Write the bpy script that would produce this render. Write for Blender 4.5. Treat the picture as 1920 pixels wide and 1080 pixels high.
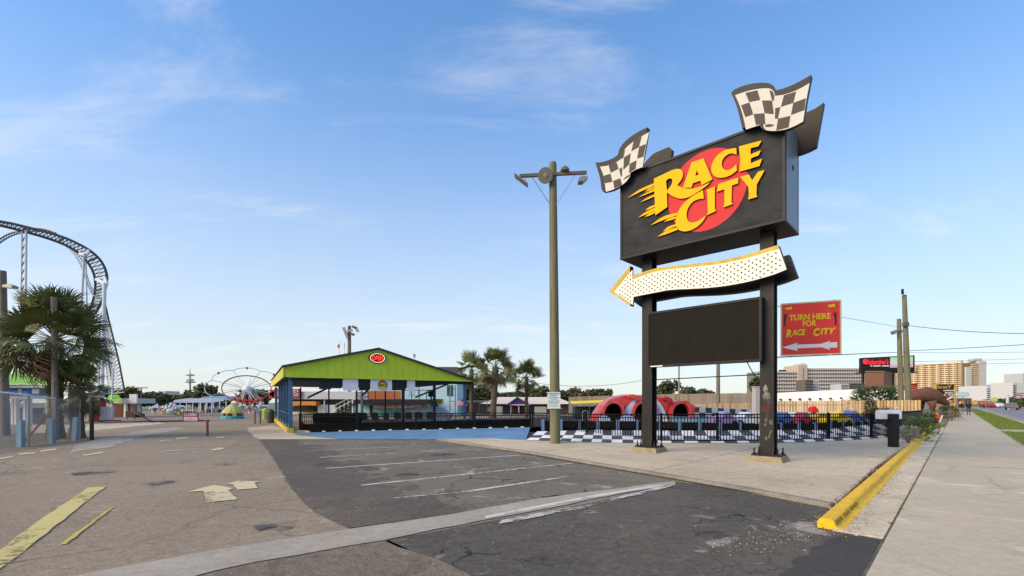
import bpy, bmesh, math, random
from mathutils import Vector, Matrix

for o in list(bpy.data.objects):
    bpy.data.objects.remove(o, do_unlink=True)
scene = bpy.context.scene
COL = scene.collection
R = math.radians

# ------------------------------------------------------------------ camera
F, HZ, H = 880.0, 755.0, 1.55          # focal length in photo pixels, horizon row, eye height
cam_data = bpy.data.cameras.new('camera')
cam = bpy.data.objects.new('camera', cam_data)
COL.objects.link(cam)
cam.location = (0, 0, H)
cam.rotation_euler = (R(90), 0, 0)
cam_data.sensor_width = 36.0
cam_data.lens = F / 1920 * 36
cam_data.shift_y = (HZ - 540) / 1920
cam_data.clip_start = 0.05
cam_data.clip_end = 6000
scene.camera = cam

# ------------------------------------------------------------------ sky and sun
SUN_EL, SUN_AZ = R(32), R(-120)          # azimuth clockwise from +Y (camera axis)
world = bpy.data.worlds.new('World')
scene.world = world
world.use_nodes = True
nt = world.node_tree
nt.nodes.clear()
def wn(t, **k):
    n = nt.nodes.new(t)
    for a, b in k.items():
        setattr(n, a, b)
    return n
wl = nt.links.new
sky = wn('ShaderNodeTexSky', sky_type='NISHITA')
sky.sun_disc = False
sky.sun_elevation = SUN_EL
sky.sun_rotation = SUN_AZ
sky.altitude = 0
sky.air_density = 1.0
sky.dust_density = 0.6
sky.ozone_density = 2.6
tc = wn('ShaderNodeTexCoord')
sep = wn('ShaderNodeSeparateXYZ'); wl(tc.outputs['Generated'], sep.inputs[0])
zz = wn('ShaderNodeMath', operation='ADD'); zz.inputs[1].default_value = 0.18
wl(sep.outputs['Z'], zz.inputs[0])
dv = wn('ShaderNodeVectorMath', operation='DIVIDE')
cz = wn('ShaderNodeCombineXYZ')
for i in range(3):
    wl(zz.outputs[0], cz.inputs[i])
wl(tc.outputs['Generated'], dv.inputs[0]); wl(cz.outputs[0], dv.inputs[1])
mp = wn('ShaderNodeMapping'); mp.inputs['Scale'].default_value = (0.9, 2.3, 0.0)
mp.inputs['Rotation'].default_value = (0, 0, R(-24))
mp.inputs['Location'].default_value = (2.1, 0.2, 0)
wl(dv.outputs[0], mp.inputs[0])
n1 = wn('ShaderNodeTexNoise'); n1.inputs['Scale'].default_value = 1.5
n1.inputs['Detail'].default_value = 9; n1.inputs['Roughness'].default_value = 0.62
n1.inputs['Distortion'].default_value = 0.55
wl(mp.outputs[0], n1.inputs['Vector'])
n2 = wn('ShaderNodeTexNoise'); n2.inputs['Scale'].default_value = 0.7
n2.inputs['Detail'].default_value = 3
wl(mp.outputs[0], n2.inputs['Vector'])
r1 = wn('ShaderNodeMapRange'); r1.interpolation_type = 'SMOOTHSTEP'
r1.inputs['From Min'].default_value = 0.46; r1.inputs['From Max'].default_value = 0.76
wl(n1.outputs['Fac'], r1.inputs['Value'])
r2 = wn('ShaderNodeMapRange'); r2.interpolation_type = 'SMOOTHSTEP'
r2.inputs['From Min'].default_value = 0.40; r2.inputs['From Max'].default_value = 0.60
wl(n2.outputs['Fac'], r2.inputs['Value'])
mm = wn('ShaderNodeMath', operation='MULTIPLY'); wl(r1.outputs[0], mm.inputs[0]); wl(r2.outputs[0], mm.inputs[1])
mk = wn('ShaderNodeMath', operation='MULTIPLY'); wl(mm.outputs[0], mk.inputs[0]); mk.inputs[1].default_value = 0.5
# thin high veil: the whole sky is a little milky, more so towards the horizon
hz = wn('ShaderNodeMapRange'); hz.interpolation_type = 'SMOOTHSTEP'
hz.inputs['From Min'].default_value = 0.66; hz.inputs['From Max'].default_value = -0.02
hz.inputs['To Min'].default_value = 0.17; hz.inputs['To Max'].default_value = 0.86
wl(sep.outputs['Z'], hz.inputs['Value'])
veil = wn('ShaderNodeMixRGB'); veil.inputs['Color2'].default_value = (6.2, 6.45, 6.6, 1)
hsv = wn('ShaderNodeHueSaturation'); hsv.inputs['Saturation'].default_value = 1.40; hsv.inputs['Value'].default_value = 2.35
wl(sky.outputs[0], hsv.inputs['Color'])
wl(hz.outputs[0], veil.inputs['Fac']); wl(hsv.outputs[0], veil.inputs['Color1'])
mix = wn('ShaderNodeMixRGB'); mix.inputs['Color2'].default_value = (8.0, 8.1, 8.3, 1)
wl(mk.outputs[0], mix.inputs['Fac']); wl(veil.outputs[0], mix.inputs['Color1'])
bg = wn('ShaderNodeBackground'); bg.inputs['Strength'].default_value = 0.085
wl(mix.outputs[0], bg.inputs['Color'])
wo = wn('ShaderNodeOutputWorld'); wl(bg.outputs[0], wo.inputs['Surface'])

sd = bpy.data.lights.new('sun', 'SUN')
sd.energy = 3.1; sd.angle = R(42); sd.color = (1.0, 0.77, 0.48)
sun = bpy.data.objects.new('sun', sd); COL.objects.link(sun)
to_sun = Vector((math.sin(SUN_AZ) * math.cos(SUN_EL), math.cos(SUN_AZ) * math.cos(SUN_EL), math.sin(SUN_EL)))
sun.rotation_euler = (-to_sun).to_track_quat('-Z', 'Y').to_euler()
sun.location = to_sun * 50

vs = scene.view_settings
vs.view_transform = 'Standard'; vs.look = 'None'; vs.gamma = 1.0; vs.use_curve_mapping = False
vs.exposure = 0.52
scene.render.engine = 'CYCLES'

# ------------------------------------------------------------------ helpers
def W(px, py, Y):
    """world point seen at photo pixel (px, py) at distance Y along the camera axis"""
    return Vector(((px - 960) / F * Y, Y, H - (py - HZ) / F * Y))
def G(px, py, z=0.0):
    """point of the level z seen at a photo pixel"""
    Y = F * (H - z) / (py - HZ)
    return Vector(((px - 960) / F * Y, Y, z))
def GX(px, Y, z=0.0):
    return Vector(((px - 960) / F * Y, Y, z))
UP = Vector((0, 0, 1))
EYE = Vector((0, 0, H))
def on_plane(px, py, p0, n):
    d = Vector(((px - 960) / F, 1, -(py - HZ) / F))
    t = (p0 - EYE).dot(n) / d.dot(n)
    return EYE + d * t

MATS = {}
def mat(name, col, rough=0.7, metal=0.0, col2=None, scale=4.0, amount=0.5, bump=0.0, bscale=None,
        spec=0.3, stretch=(1, 1, 1), detail=6, coat=0.0, emit=0.0, trans=0.0):
    """Principled material with a noise mix between two colours and a little relief"""
    if name in MATS:
        return MATS[name]
    m = bpy.data.materials.new(name); m.use_nodes = True
    t = m.node_tree; N = t.nodes; L = t.links.new
    b = N['Principled BSDF']
    b.inputs['Roughness'].default_value = rough
    b.inputs['Metallic'].default_value = metal
    b.inputs['Specular IOR Level'].default_value = spec
    if coat: b.inputs['Coat Weight'].default_value = coat
    b.inputs['Base Color'].default_value = (*col, 1)
    if emit:
        b.inputs['Emission Color'].default_value = (*col, 1); b.inputs['Emission Strength'].default_value = emit
    if trans:
        b.inputs['Transmission Weight'].default_value = trans
    tcn = N.new('ShaderNodeTexCoord'); mpn = N.new('ShaderNodeMapping')
    mpn.inputs['Scale'].default_value = stretch
    L(tcn.outputs['Object'], mpn.inputs[0])
    if col2 is None:
        col2 = tuple(c * 0.72 for c in col)
    nz = N.new('ShaderNodeTexNoise'); nz.inputs['Scale'].default_value = scale; nz.inputs['Detail'].default_value = detail
    nz.inputs['Roughness'].default_value = 0.6
    L(mpn.outputs[0], nz.inputs['Vector'])
    mr = N.new('ShaderNodeMapRange'); mr.inputs['From Min'].default_value = 0.35; mr.inputs['From Max'].default_value = 0.68
    mr.inputs['To Max'].default_value = amount
    L(nz.outputs['Fac'], mr.inputs['Value'])
    mx = N.new('ShaderNodeMixRGB'); mx.inputs['Color1'].default_value = (*col, 1); mx.inputs['Color2'].default_value = (*col2, 1)
    L(mr.outputs[0], mx.inputs['Fac']); L(mx.outputs[0], b.inputs['Base Color'])
    if bump:
        nb = N.new('ShaderNodeTexNoise'); nb.inputs['Scale'].default_value = bscale or scale * 4
        nb.inputs['Detail'].default_value = 5
        L(mpn.outputs[0], nb.inputs['Vector'])
        bp = N.new('ShaderNodeBump'); bp.inputs['Strength'].default_value = bump; bp.inputs['Distance'].default_value = 0.02
        L(nb.outputs['Fac'], bp.inputs['Height']); L(bp.outputs[0], b.inputs['Normal'])
    MATS[name] = m
    return m

class MB:
    """collects geometry in world space, builds ONE mesh object"""
    def __init__(s): s.v = []; s.f = []; s.m = []
    def face(s, pts, mi=0):
        i = len(s.v); s.v += [Vector(p) for p in pts]; s.f.append(tuple(range(i, i + len(pts)))); s.m.append(mi); return s
    def mesh(s, verts, faces, mi=0):
        i = len(s.v); s.v += [Vector(p) for p in verts]
        for f in faces: s.f.append(tuple(k + i for k in f)); s.m.append(mi)
        return s
    def obox(s, c, ax, ay, az, mi=0):
        """centre and three half-axis vectors"""
        c, ax, ay, az = Vector(c), Vector(ax), Vector(ay), Vector(az)
        if ax.cross(ay).dot(az) < 0: ax = -ax
        p = [c + ax * i + ay * j + az * k for k in (-1, 1) for j in (-1, 1) for i in (-1, 1)]
        return s.mesh(p, [(0, 2, 3, 1), (4, 5, 7, 6), (0, 1, 5, 4), (2, 6, 7, 3), (0, 4, 6, 2), (1, 3, 7, 5)], mi)
    def box(s, c, size, rz=0.0, mi=0):
        ca, sa = math.cos(rz), math.sin(rz)
        return s.obox(c, Vector((ca, sa, 0)) * size[0] / 2, Vector((-sa, ca, 0)) * size[1] / 2, Vector((0, 0, size[2] / 2)), mi)
    def beam(s, a, b, w, h, mi=0, up=UP):
        """rectangular bar from a to b"""
        a, b = Vector(a), Vector(b); d = b - a; l = d.length
        if l < 1e-6: return s
        d /= l
        x = d.cross(up)
        if x.length < 1e-3: x = d.cross(Vector((1, 0, 0)))
        x.normalize(); y = x.cross(d)
        return s.obox((a + b) / 2, x * w / 2, d * l / 2, y * h / 2, mi)
    def tube(s, a, b, r, r2=None, n=8, mi=0, cap=True):
        a, b = Vector(a), Vector(b); d = b - a
        if d.length < 1e-6: return s
        r2 = r if r2 is None else r2
        d.normalize(); x = d.orthogonal().normalized(); y = d.cross(x)
        vs_ = [a + (x * math.cos(2 * math.pi * k / n) + y * math.sin(2 * math.pi * k / n)) * r for k in range(n)] + \
              [b + (x * math.cos(2 * math.pi * k / n) + y * math.sin(2 * math.pi * k / n)) * r2 for k in range(n)]
        fs = [(k, (k + 1) % n, n + (k + 1) % n, n + k) for k in range(n)]
        if cap: fs += [tuple(range(n - 1, -1, -1)), tuple(range(n, 2 * n))]
        return s.mesh(vs_, fs, mi)
    def path(s, pts, r, n=6, mi=0):
        """round bar along a polyline; r may be a list"""
        pts = [Vector(p) for p in pts]
        rs = r if isinstance(r, (list, tuple)) else [r] * len(pts)
        rings = []; x = None
        for i, p in enumerate(pts):
            d = (pts[min(i + 1, len(pts) - 1)] - pts[max(i - 1, 0)]).normalized()
            x = d.orthogonal().normalized() if x is None else (x - d * x.dot(d)).normalized()
            y = d.cross(x)
            rings.append([p + (x * math.cos(2 * math.pi * k / n) + y * math.sin(2 * math.pi * k / n)) * rs[i] for k in range(n)])
        vv = [q for g in rings for q in g]; fs = []
        for i in range(len(rings) - 1):
            for k in range(n):
                fs.append((i * n + k, i * n + (k + 1) % n, (i + 1) * n + (k + 1) % n, (i + 1) * n + k))
        fs += [tuple(range(n - 1, -1, -1)), tuple(range((len(rings) - 1) * n, len(rings) * n))]
        return s.mesh(vv, fs, mi)
    def prism(s, poly, ext, mi=0, side=None):
        """polygon (3D points) pushed along ext"""
        ext = Vector(ext); p = [Vector(q) for q in poly]; n = len(p)
        nrm = Vector((0, 0, 0))
        for i in range(n):
            nrm += (p[i] - p[0]).cross(p[(i + 1) % n] - p[0])
        if nrm.dot(ext) > 0: p.reverse()
        i = len(s.v); s.v += p + [q + ext for q in p]
        s.f.append(tuple(range(i, i + n))); s.m.append(mi)
        s.f.append(tuple(range(i + 2 * n - 1, i + n - 1, -1))); s.m.append(mi)
        for k in range(n):
            s.f.append((i + k, i + n + k, i + n + (k + 1) % n, i + (k + 1) % n)); s.m.append(mi if side is None else side)
        return s
    def lathe(s, c, prof, n=16, mi=0, axis=UP):
        """profile of (radius, height) round an axis through c"""
        c = Vector(c); a = Vector(axis).normalized(); x = a.orthogonal().normalized(); y = a.cross(x)
        vv = []
        for r, h in prof:
            for k in range(n):
                t = 2 * math.pi * k / n
                vv.append(c + a * h + (x * math.cos(t) + y * math.sin(t)) * r)
        fs = [(i * n + k, i * n + (k + 1) % n, (i + 1) * n + (k + 1) % n, (i + 1) * n + k) for i in range(len(prof) - 1) for k in range(n)]
        fs += [tuple(range(n - 1, -1, -1)), tuple(range((len(prof) - 1) * n, len(prof) * n))]
        return s.mesh(vv, fs, mi)
    def build(s, name, mats, parent=None, origin=None, smooth=False):
        me = bpy.data.meshes.new(name)
        off = Vector(origin) if origin is not None else Vector((0, 0, 0))
        sub = off.copy()
        p = parent
        while p is not None:
            sub = sub + p.location; p = p.parent
        me.from_pydata([tuple(v - sub) for v in s.v], [], s.f)
        mats = mats if isinstance(mats, (list, tuple)) else [mats]
        for m in mats: me.materials.append(m)
        if len(mats) > 1: me.polygons.foreach_set('material_index', s.m)
        if smooth: me.polygons.foreach_set('use_smooth', [True] * len(me.polygons))
        me.update()
        o = bpy.data.objects.new(name, me); COL.objects.link(o)
        o.location = off
        if parent is not None: o.parent = parent
        return o

def tag(o, label=None, cat=None, group=None, kind=None):
    if label: o['label'] = label
    if cat: o['category'] = cat
    if group: o['group'] = group
    if kind: o['kind'] = kind
    return o
def thing(name, loc, label, cat, group=None, kind=None):
    o = bpy.data.objects.new(name, None); COL.objects.link(o)
    o.location = loc; o.empty_display_size = 0.2
    return tag(o, label, cat, group, kind)
def place(name, me, parent=None, loc=(0, 0, 0), rot=(0, 0, 0), sc=(1, 1, 1)):
    """object from shared mesh data, location relative to parent"""
    o = bpy.data.objects.new(name, me); COL.objects.link(o)
    o.location = loc; o.rotation_euler = rot; o.scale = sc
    if parent is not None: o.parent = parent
    return o
def copy_tree(o, parent=None):
    c = o.copy(); COL.objects.link(c); c.parent = parent
    for ch in o.children: copy_tree(ch, c)
    return c
def lerp(a, b, t): return a + (b - a) * t

# smooth closed outline: points are (x, y) corners or (x, y, 1) smooth
def outline(pts, n=5):
    P = [Vector((p[0], p[1])) for p in pts]; S = [len(p) > 2 for p in pts]; K = len(P); out = []
    for i in range(K):
        j = (i + 1) % K
        a, b = P[i], P[j]
        if not S[i] and not S[j]:
            out.append(a); continue
        ta = (P[j] - P[i - 1]) * 0.5 if S[i] else (b - a)
        tb = (P[(j + 1) % K] - P[i]) * 0.5 if S[j] else (b - a)
        L = (b - a).length
        if ta.length > 0: ta = ta.normalized() * L
        if tb.length > 0: tb = tb.normalized() * L
        for k in range(n):
            t = k / n
            out.append(a * (2 * t**3 - 3 * t**2 + 1) + ta * (t**3 - 2 * t**2 + t) + b * (-2 * t**3 + 3 * t**2) + tb * (t**3 - t**2))
    return out

def eval_mesh(ob):
    dg = bpy.context.evaluated_depsgraph_get(); dg.update()
    me = bpy.data.meshes.new_from_object(ob.evaluated_get(dg))
    return me
def shape_mesh(loops, depth):
    """flat shape with holes, from 2D outlines, as a mesh z in [0, depth]"""
    cu = bpy.data.curves.new('shape', 'CURVE'); cu.dimensions = '2D'; cu.fill_mode = 'BOTH'; cu.extrude = depth / 2
    for lp in loops:
        sp = cu.splines.new('POLY'); sp.points.add(len(lp) - 1); sp.use_cyclic_u = True
        for k, q in enumerate(lp): sp.points[k].co = (q[0], q[1], 0, 1)
    ob = bpy.data.objects.new('shape', cu); COL.objects.link(ob)
    me = eval_mesh(ob)
    bpy.data.objects.remove(ob); bpy.data.curves.remove(cu)
    for v in me.vertices: v.co.z += depth / 2
    return me
def text_mesh(body, size=1.0, depth=0.01, align='CENTER', shear=0.0, offset=0.0, space=1.0):
    cu = bpy.data.curves.new('text', 'FONT'); cu.body = body; cu.size = size; cu.extrude = depth / 2
    cu.align_x = align; cu.align_y = 'CENTER'; cu.shear = shear; cu.offset = offset; cu.space_character = space
    cu.resolution_u = 3
    ob = bpy.data.objects.new('text', cu); COL.objects.link(ob)
    me = eval_mesh(ob)
    bpy.data.objects.remove(ob); bpy.data.curves.remove(cu)
    for v in me.vertices: v.co.z += depth / 2
    return me
def frame_matrix(o, x, y):
    """columns x, y, x cross y, origin o"""
    x = Vector(x).normalized(); z = x.cross(Vector(y)).normalized(); y = z.cross(x)
    return Matrix(((x.x, y.x, z.x, o[0]), (x.y, y.y, z.y, o[1]), (x.z, y.z, z.z, o[2]), (0, 0, 0, 1)))
def put_mesh(name, me, M, mats, parent=None, side_mat=False):
    me.transform(M)
    if parent is not None:
        sub = Vector((0, 0, 0)); p = parent
        while p is not None: sub += p.location; p = p.parent
        me.transform(Matrix.Translation(-sub))
    me.materials.clear()
    for m in (mats if isinstance(mats, (list, tuple)) else [mats]): me.materials.append(m)
    if side_mat:
        nrm = M.to_3x3() @ Vector((0, 0, 1))
        for p in me.polygons: p.material_index = 0 if abs(p.normal.dot(nrm)) > 0.7 else 1
    o = bpy.data.objects.new(name, me); COL.objects.link(o)
    if parent is not None: o.parent = parent
    return o
def text_at(name, body, center, xdir, ydir, width, height, m, parent, depth=0.01, shear=0.0, offset=0.0):
    """lettering fitted to width x height on a plane"""
    me = text_mesh(body, 1.0, 1.0, shear=shear, offset=offset)
    xs = [v.co.x for v in me.vertices]; ys = [v.co.y for v in me.vertices]
    w, h = max(xs) - min(xs), max(ys) - min(ys); cx, cy = (max(xs) + min(xs)) / 2, (max(ys) + min(ys)) / 2
    for v in me.vertices:
        v.co = ((v.co.x - cx) / w * width, (v.co.y - cy) / h * height, v.co.z * depth)
    return put_mesh(name, me, frame_matrix(center, xdir, ydir), m, parent)

S = Vector((-0.7245, 0.6893, 0))        # across the street, away from the road
RD = Vector((0.6893, 0.7245, 0))        # along the street, away from the camera
rnd = random.Random(7)
# ================================================================== GROUND MATERIALS
def ground_mat(name, c1, c2, c3, speck=0.35, crack=0.0, crack_scale=0.9, rough=0.9, big=0.35, fine=62, sand=None, bump=0.35, crack_w=0.014, mott=0.4, spots=0.0):
    """weathered pavement: broad tone patches, aggregate speckle, hairline cracks, optional sand spill (centre, radius)"""
    m = bpy.data.materials.new(name); m.use_nodes = True
    t = m.node_tree; N = t.nodes; L = t.links.new
    b = N['Principled BSDF']; b.inputs['Roughness'].default_value = rough; b.inputs['Specular IOR Level'].default_value = 0.25
    tcn = N.new('ShaderNodeTexCoord')
    def noise(sc, det, ro=0.6, dist=0.0, vec=None):
        n = N.new('ShaderNodeTexNoise'); n.inputs['Scale'].default_value = sc; n.inputs['Detail'].default_value = det
        n.inputs['Roughness'].default_value = ro; n.inputs['Distortion'].default_value = dist
        L(vec if vec is not None else tcn.outputs['Object'], n.inputs['Vector']); return n.outputs['Fac']
    def rng(v, a, b_, c=0.0, d=1.0, smooth=True):
        r = N.new('ShaderNodeMapRange'); r.inputs['From Min'].default_value = a; r.inputs['From Max'].default_value = b_
        r.inputs['To Min'].default_value = c; r.inputs['To Max'].default_value = d
        if smooth: r.interpolation_type = 'SMOOTHSTEP'
        L(v, r.inputs['Value']); return r.outputs[0]
    def mixc(f, a, b_):
        x = N.new('ShaderNodeMixRGB')
        L(f, x.inputs['Fac'])
        for s_, i in ((a, 'Color1'), (b_, 'Color2')):
            if isinstance(s_, tuple): x.inputs[i].default_value = (*s_, 1)
            else: L(s_, x.inputs[i])
        return x.outputs[0]
    def mul(a, b_):
        x = N.new('ShaderNodeMath'); x.operation = 'MULTIPLY'
        for s_, i in ((a, 0), (b_, 1)):
            if isinstance(s_, float): x.inputs[i].default_value = s_
            else: L(s_, x.inputs[i])
        return x.outputs[0]
    base = mixc(rng(noise(big, 7, 0.62, 0.4), 0.36, 0.66), c1, c2)
    base = mixc(mul(rng(noise(2.3, 6, 0.65), 0.48, 0.75), 0.55), base, c3)
    base = mixc(mul(rng(noise(9.0, 6, 0.7), 0.42, 0.70), mott), base, tuple(c * 0.62 for c in c2))
    base = mixc(mul(rng(noise(17.0, 5, 0.75, 0.3), 0.50, 0.70), mott), base, tuple(min(1, c * 1.45 + 0.01) for c in c1))
    base = mixc(mul(rng(noise(0.9, 8, 0.7, 1.2), 0.55, 0.72), mott * 1.2), base, tuple(c * 0.55 for c in c2))
    sp = noise(fine, 4, 0.8)
    light = rng(sp, 0.52, 0.72, 0.0, speck, False)
    dark = rng(sp, 0.46, 0.28, 0.0, speck, False)
    base = mixc(light, base, tuple(min(1, c * 2.1 + 0.05) for c in c1))
    base = mixc(dark, base, tuple(c * 0.35 for c in c2))
    if crack:
        wob = N.new('ShaderNodeTexNoise'); wob.inputs['Scale'].default_value = 1.7; wob.inputs['Detail'].default_value = 4
        L(tcn.outputs['Object'], wob.inputs['Vector'])
        add = N.new('ShaderNodeMixRGB'); add.blend_type = 'ADD'; add.inputs['Fac'].default_value = 0.55
        L(tcn.outputs['Object'], add.inputs['Color1']); L(wob.outputs['Color'], add.inputs['Color2'])
        for sc, wd, am in ((crack_scale, crack_w, 1.0), (crack_scale * 2.7, crack_w * 1.3, 0.75)):
            vo = N.new('ShaderNodeTexVoronoi'); vo.feature = 'DISTANCE_TO_EDGE'; vo.inputs['Scale'].default_value = sc
            L(add.outputs[0], vo.inputs['Vector'])
            line = rng(vo.outputs['Distance'], wd, wd * 0.25, 0, 1)
            msk = rng(noise(0.45 * sc, 3), 0.46, 0.60)
            base = mixc(mul(mul(line, msk), crack * am), base, tuple(c * 0.12 for c in c2))
            line2 = rng(vo.outputs['Distance'], wd * 2.6, wd * 0.9, 0, 1)
            msk2 = rng(noise(0.8 * sc + 0.31, 4), 0.56, 0.68)
            base = mixc(mul(mul(line2, msk2), crack * 0.7), base, tuple(min(1, c * 2.0 + 0.08) for c in c1))
    if spots:
        vo = N.new('ShaderNodeTexVoronoi'); vo.inputs['Scale'].default_value = 1.9; L(tcn.outputs['Object'], vo.inputs['Vector'])
        base = mixc(mul(mul(rng(vo.outputs['Distance'], 0.055, 0.025), rng(noise(0.7, 3), 0.45, 0.6)), spots), base, tuple(c * 0.35 for c in c2))
        base = mixc(mul(rng(noise(0.35, 9, 0.75, 1.5), 0.52, 0.70), spots * 0.5), base, tuple(c * 0.66 for c in c2))
    if sand:
        for (cx, cy, rx, ry, col) in sand:
            mpn = N.new('ShaderNodeMapping'); mpn.vector_type = 'TEXTURE'
            mpn.inputs['Location'].default_value = (cx, cy, 0); mpn.inputs['Scale'].default_value = (rx, ry, 1000)
            mpn.inputs['Rotation'].default_value = (0, 0, R(40))
            L(tcn.outputs['Object'], mpn.inputs[0])
            ln = N.new('ShaderNodeVectorMath'); ln.operation = 'LENGTH'; L(mpn.outputs[0], ln.inputs[0])
            fall = rng(ln.outputs['Value'], 0.0, 1.0, 0.34, 0.0)
            sm = N.new('ShaderNodeMath'); sm.operation = 'ADD'; L(fall, sm.inputs[0]); L(noise(2.6, 9, 0.72, 0.6), sm.inputs[1])
            base = mixc(rng(sm.outputs[0], 0.70, 0.86, 0, 0.85), base, col)
    L(base, b.inputs['Base Color'])
    bp = N.new('ShaderNodeBump'); bp.inputs['Strength'].default_value = bump; bp.inputs['Distance'].default_value = 0.008
    L(sp, bp.inputs['Height']); L(bp.outputs[0], b.inputs['Normal'])
    MATS[name] = m
    return m

M_drive = ground_mat('old_brown_asphalt', (0.272, 0.222, 0.156), (0.192, 0.158, 0.115), (0.318, 0.264, 0.19), mott=0.6, speck=0.6, spots=0.5, crack=0.45, crack_scale=0.35, big=0.16, fine=40)
M_low = ground_mat('dark_brown_asphalt', (0.175, 0.144, 0.104), (0.120, 0.100, 0.074), (0.215, 0.177, 0.128), mott=0.6, speck=0.7, crack=0.4, crack_scale=0.4, big=0.3, fine=40)
M_bay = ground_mat('grey_cracked_asphalt', (0.178, 0.157, 0.121), (0.114, 0.102, 0.081), (0.217, 0.192, 0.146), mott=0.6, speck=0.3, crack=0.9, crack_scale=0.42, big=0.3)
M_lane = ground_mat('dark_sealed_asphalt', (0.124, 0.103, 0.083), (0.083, 0.071, 0.057), (0.172, 0.140, 0.113), mott=0.55, speck=0.3, crack=0.3, crack_scale=0.3, big=0.28)
M_black = ground_mat('black_cracked_asphalt', (0.105, 0.094, 0.077), (0.069, 0.063, 0.053), (0.146, 0.130, 0.103), mott=0.6, speck=0.22, crack=0.95, crack_scale=0.85, big=0.35,
                     sand=[(3.55, 5.75, 1.15, 0.7, (0.40, 0.36, 0.31)), (2.3, 5.2, 1.1, 0.22, (0.30, 0.27, 0.23))])
M_new = ground_mat('fresh_asphalt_patch', (0.058, 0.055, 0.051), (0.046, 0.045, 0.042), (0.072, 0.069, 0.063), speck=0.25, big=0.8)
M_trench = ground_mat('grey_trench_patch', (0.360, 0.325, 0.268), (0.290, 0.262, 0.216), (0.420, 0.383, 0.317), mott=0.35, speck=0.3, big=0.6, crack=0.15)
M_conc = ground_mat('stained_concrete', (0.520, 0.441, 0.317), (0.400, 0.341, 0.251), (0.600, 0.514, 0.378), mott=0.5, spots=0.7, speck=0.2, crack=0.12, crack_scale=0.22, big=0.33, fine=70)
M_walk = ground_mat('sidewalk_concrete', (0.465, 0.406, 0.302), (0.406, 0.357, 0.269), (0.502, 0.442, 0.335), mott=0.3, spots=0.8, crack=0.35, crack_scale=0.16, speck=0.2, big=0.4, fine=80)
M_strip = ground_mat('pale_rough_concrete', (0.580, 0.495, 0.361), (0.440, 0.378, 0.282), (0.660, 0.582, 0.440), mott=0.5, speck=0.3, big=0.9, fine=60, crack=0.2)
M_kerb = ground_mat('kerb_concrete', (0.26, 0.235, 0.195), (0.16, 0.145, 0.12), (0.32, 0.29, 0.24), speck=0.35, big=1.1, fine=55)
M_road = ground_mat('street_asphalt', (0.215, 0.215, 0.22), (0.18, 0.18, 0.185), (0.235, 0.235, 0.24), speck=0.2, big=0.15)
M_joint = mat('joint_dirt', (0.075, 0.07, 0.055), 0.95, col2=(0.16, 0.14, 0.11), scale=3, amount=0.9)
M_soil = mat('grey_soil', (0.20, 0.175, 0.145), 0.95, col2=(0.30, 0.27, 0.23), scale=2.5, amount=0.9, bump=0.5)
M_lawn = mat('lawn_ground', (0.075, 0.125, 0.022), 0.95, col2=(0.12, 0.14, 0.04), scale=1.4, amount=0.9)

def paint_mat(name, col, wear=0.5, sc=9):
    """road paint worn through in flecks"""
    m = bpy.data.materials.new(name); m.use_nodes = True
    t = m.node_tree; N = t.nodes; L = t.links.new
    b = N['Principled BSDF']; b.inputs['Roughness'].default_value = 0.75
    tcn = N.new('ShaderNodeTexCoord')
    n = N.new('ShaderNodeTexNoise'); n.inputs['Scale'].default_value = sc; n.inputs['Detail'].default_value = 8; n.inputs['Roughness'].default_value = 0.75
    L(tcn.outputs['Object'], n.inputs['Vector'])
    n2 = N.new('ShaderNodeTexNoise'); n2.inputs['Scale'].default_value = 1.1; n2.inputs['Detail'].default_value = 3
    L(tcn.outputs['Object'], n2.inputs['Vector'])
    ad = N.new('ShaderNodeMath'); ad.operation = 'ADD'; L(n.outputs['Fac'], ad.inputs[0]); L(n2.outputs['Fac'], ad.inputs[1])
    r = N.new('ShaderNodeMapRange'); r.inputs['From Min'].default_value = 0.72 + wear * 0.42; r.inputs['From Max'].default_value = 0.62 + wear * 0.42
    r.inputs['To Min'].default_value = 0.08; r.inputs['To Max'].default_value = 1.0
    r.inputs['From Min'].default_value, r.inputs['From Max'].default_value = 0.70 + wear * 0.3, 0.86 + wear * 0.3
    L(ad.outputs[0], r.inputs['Value'])
    mx = N.new('ShaderNodeMixRGB'); mx.inputs['Color1'].default_value = (*col, 1); mx.inputs['Color2'].default_value = (*[c * 0.7 for c in col], 1)
    L(n.outputs['Fac'], mx.inputs['Fac']); L(mx.outputs[0], b.inputs['Base Color'])
    L(r.outputs[0], b.inputs['Alpha'])
    return m
P_white = paint_mat('worn_white_paint', (0.62, 0.61, 0.58), 0.45)
P_faint = paint_mat('faint_white_paint', (0.55, 0.53, 0.49), 0.66)
P_cream = paint_mat('cream_arrow_paint', (0.64, 0.56, 0.33), 0.22, 9)
P_yellow = paint_mat('worn_yellow_paint', (0.60, 0.51, 0.19), 0.28, 10)
P_thin = paint_mat('thin_yellow_paint', (0.55, 0.45, 0.08), 0.45, 10)

# ================================================================== GROUND
def sheet(name, pts, m, kind='structure', parent=None):
    b = MB(); b.face(pts)
    o = b.build(name, m, parent)
    if kind and parent is None: o['kind'] = kind
    # faces up
    if o.data.polygons[0].normal.z < 0:
        o.data.flip_normals()
    return o
def jag(pts, amp, step, seed=1):
    """break an edge line of (x, y, z) points into an uneven one"""
    r = random.Random(seed); out = []
    for a, b in zip(pts[:-1], pts[1:]):
        n = max(1, int((b - a).length / step)); d = (b - a); nrm = Vector((-d.y, d.x, 0)).normalized()
        for k in range(n):
            out.append(a + d * (k / n) + nrm * (r.uniform(-amp, amp) if k else 0))
    out.append(pts[-1]); return out

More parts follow.
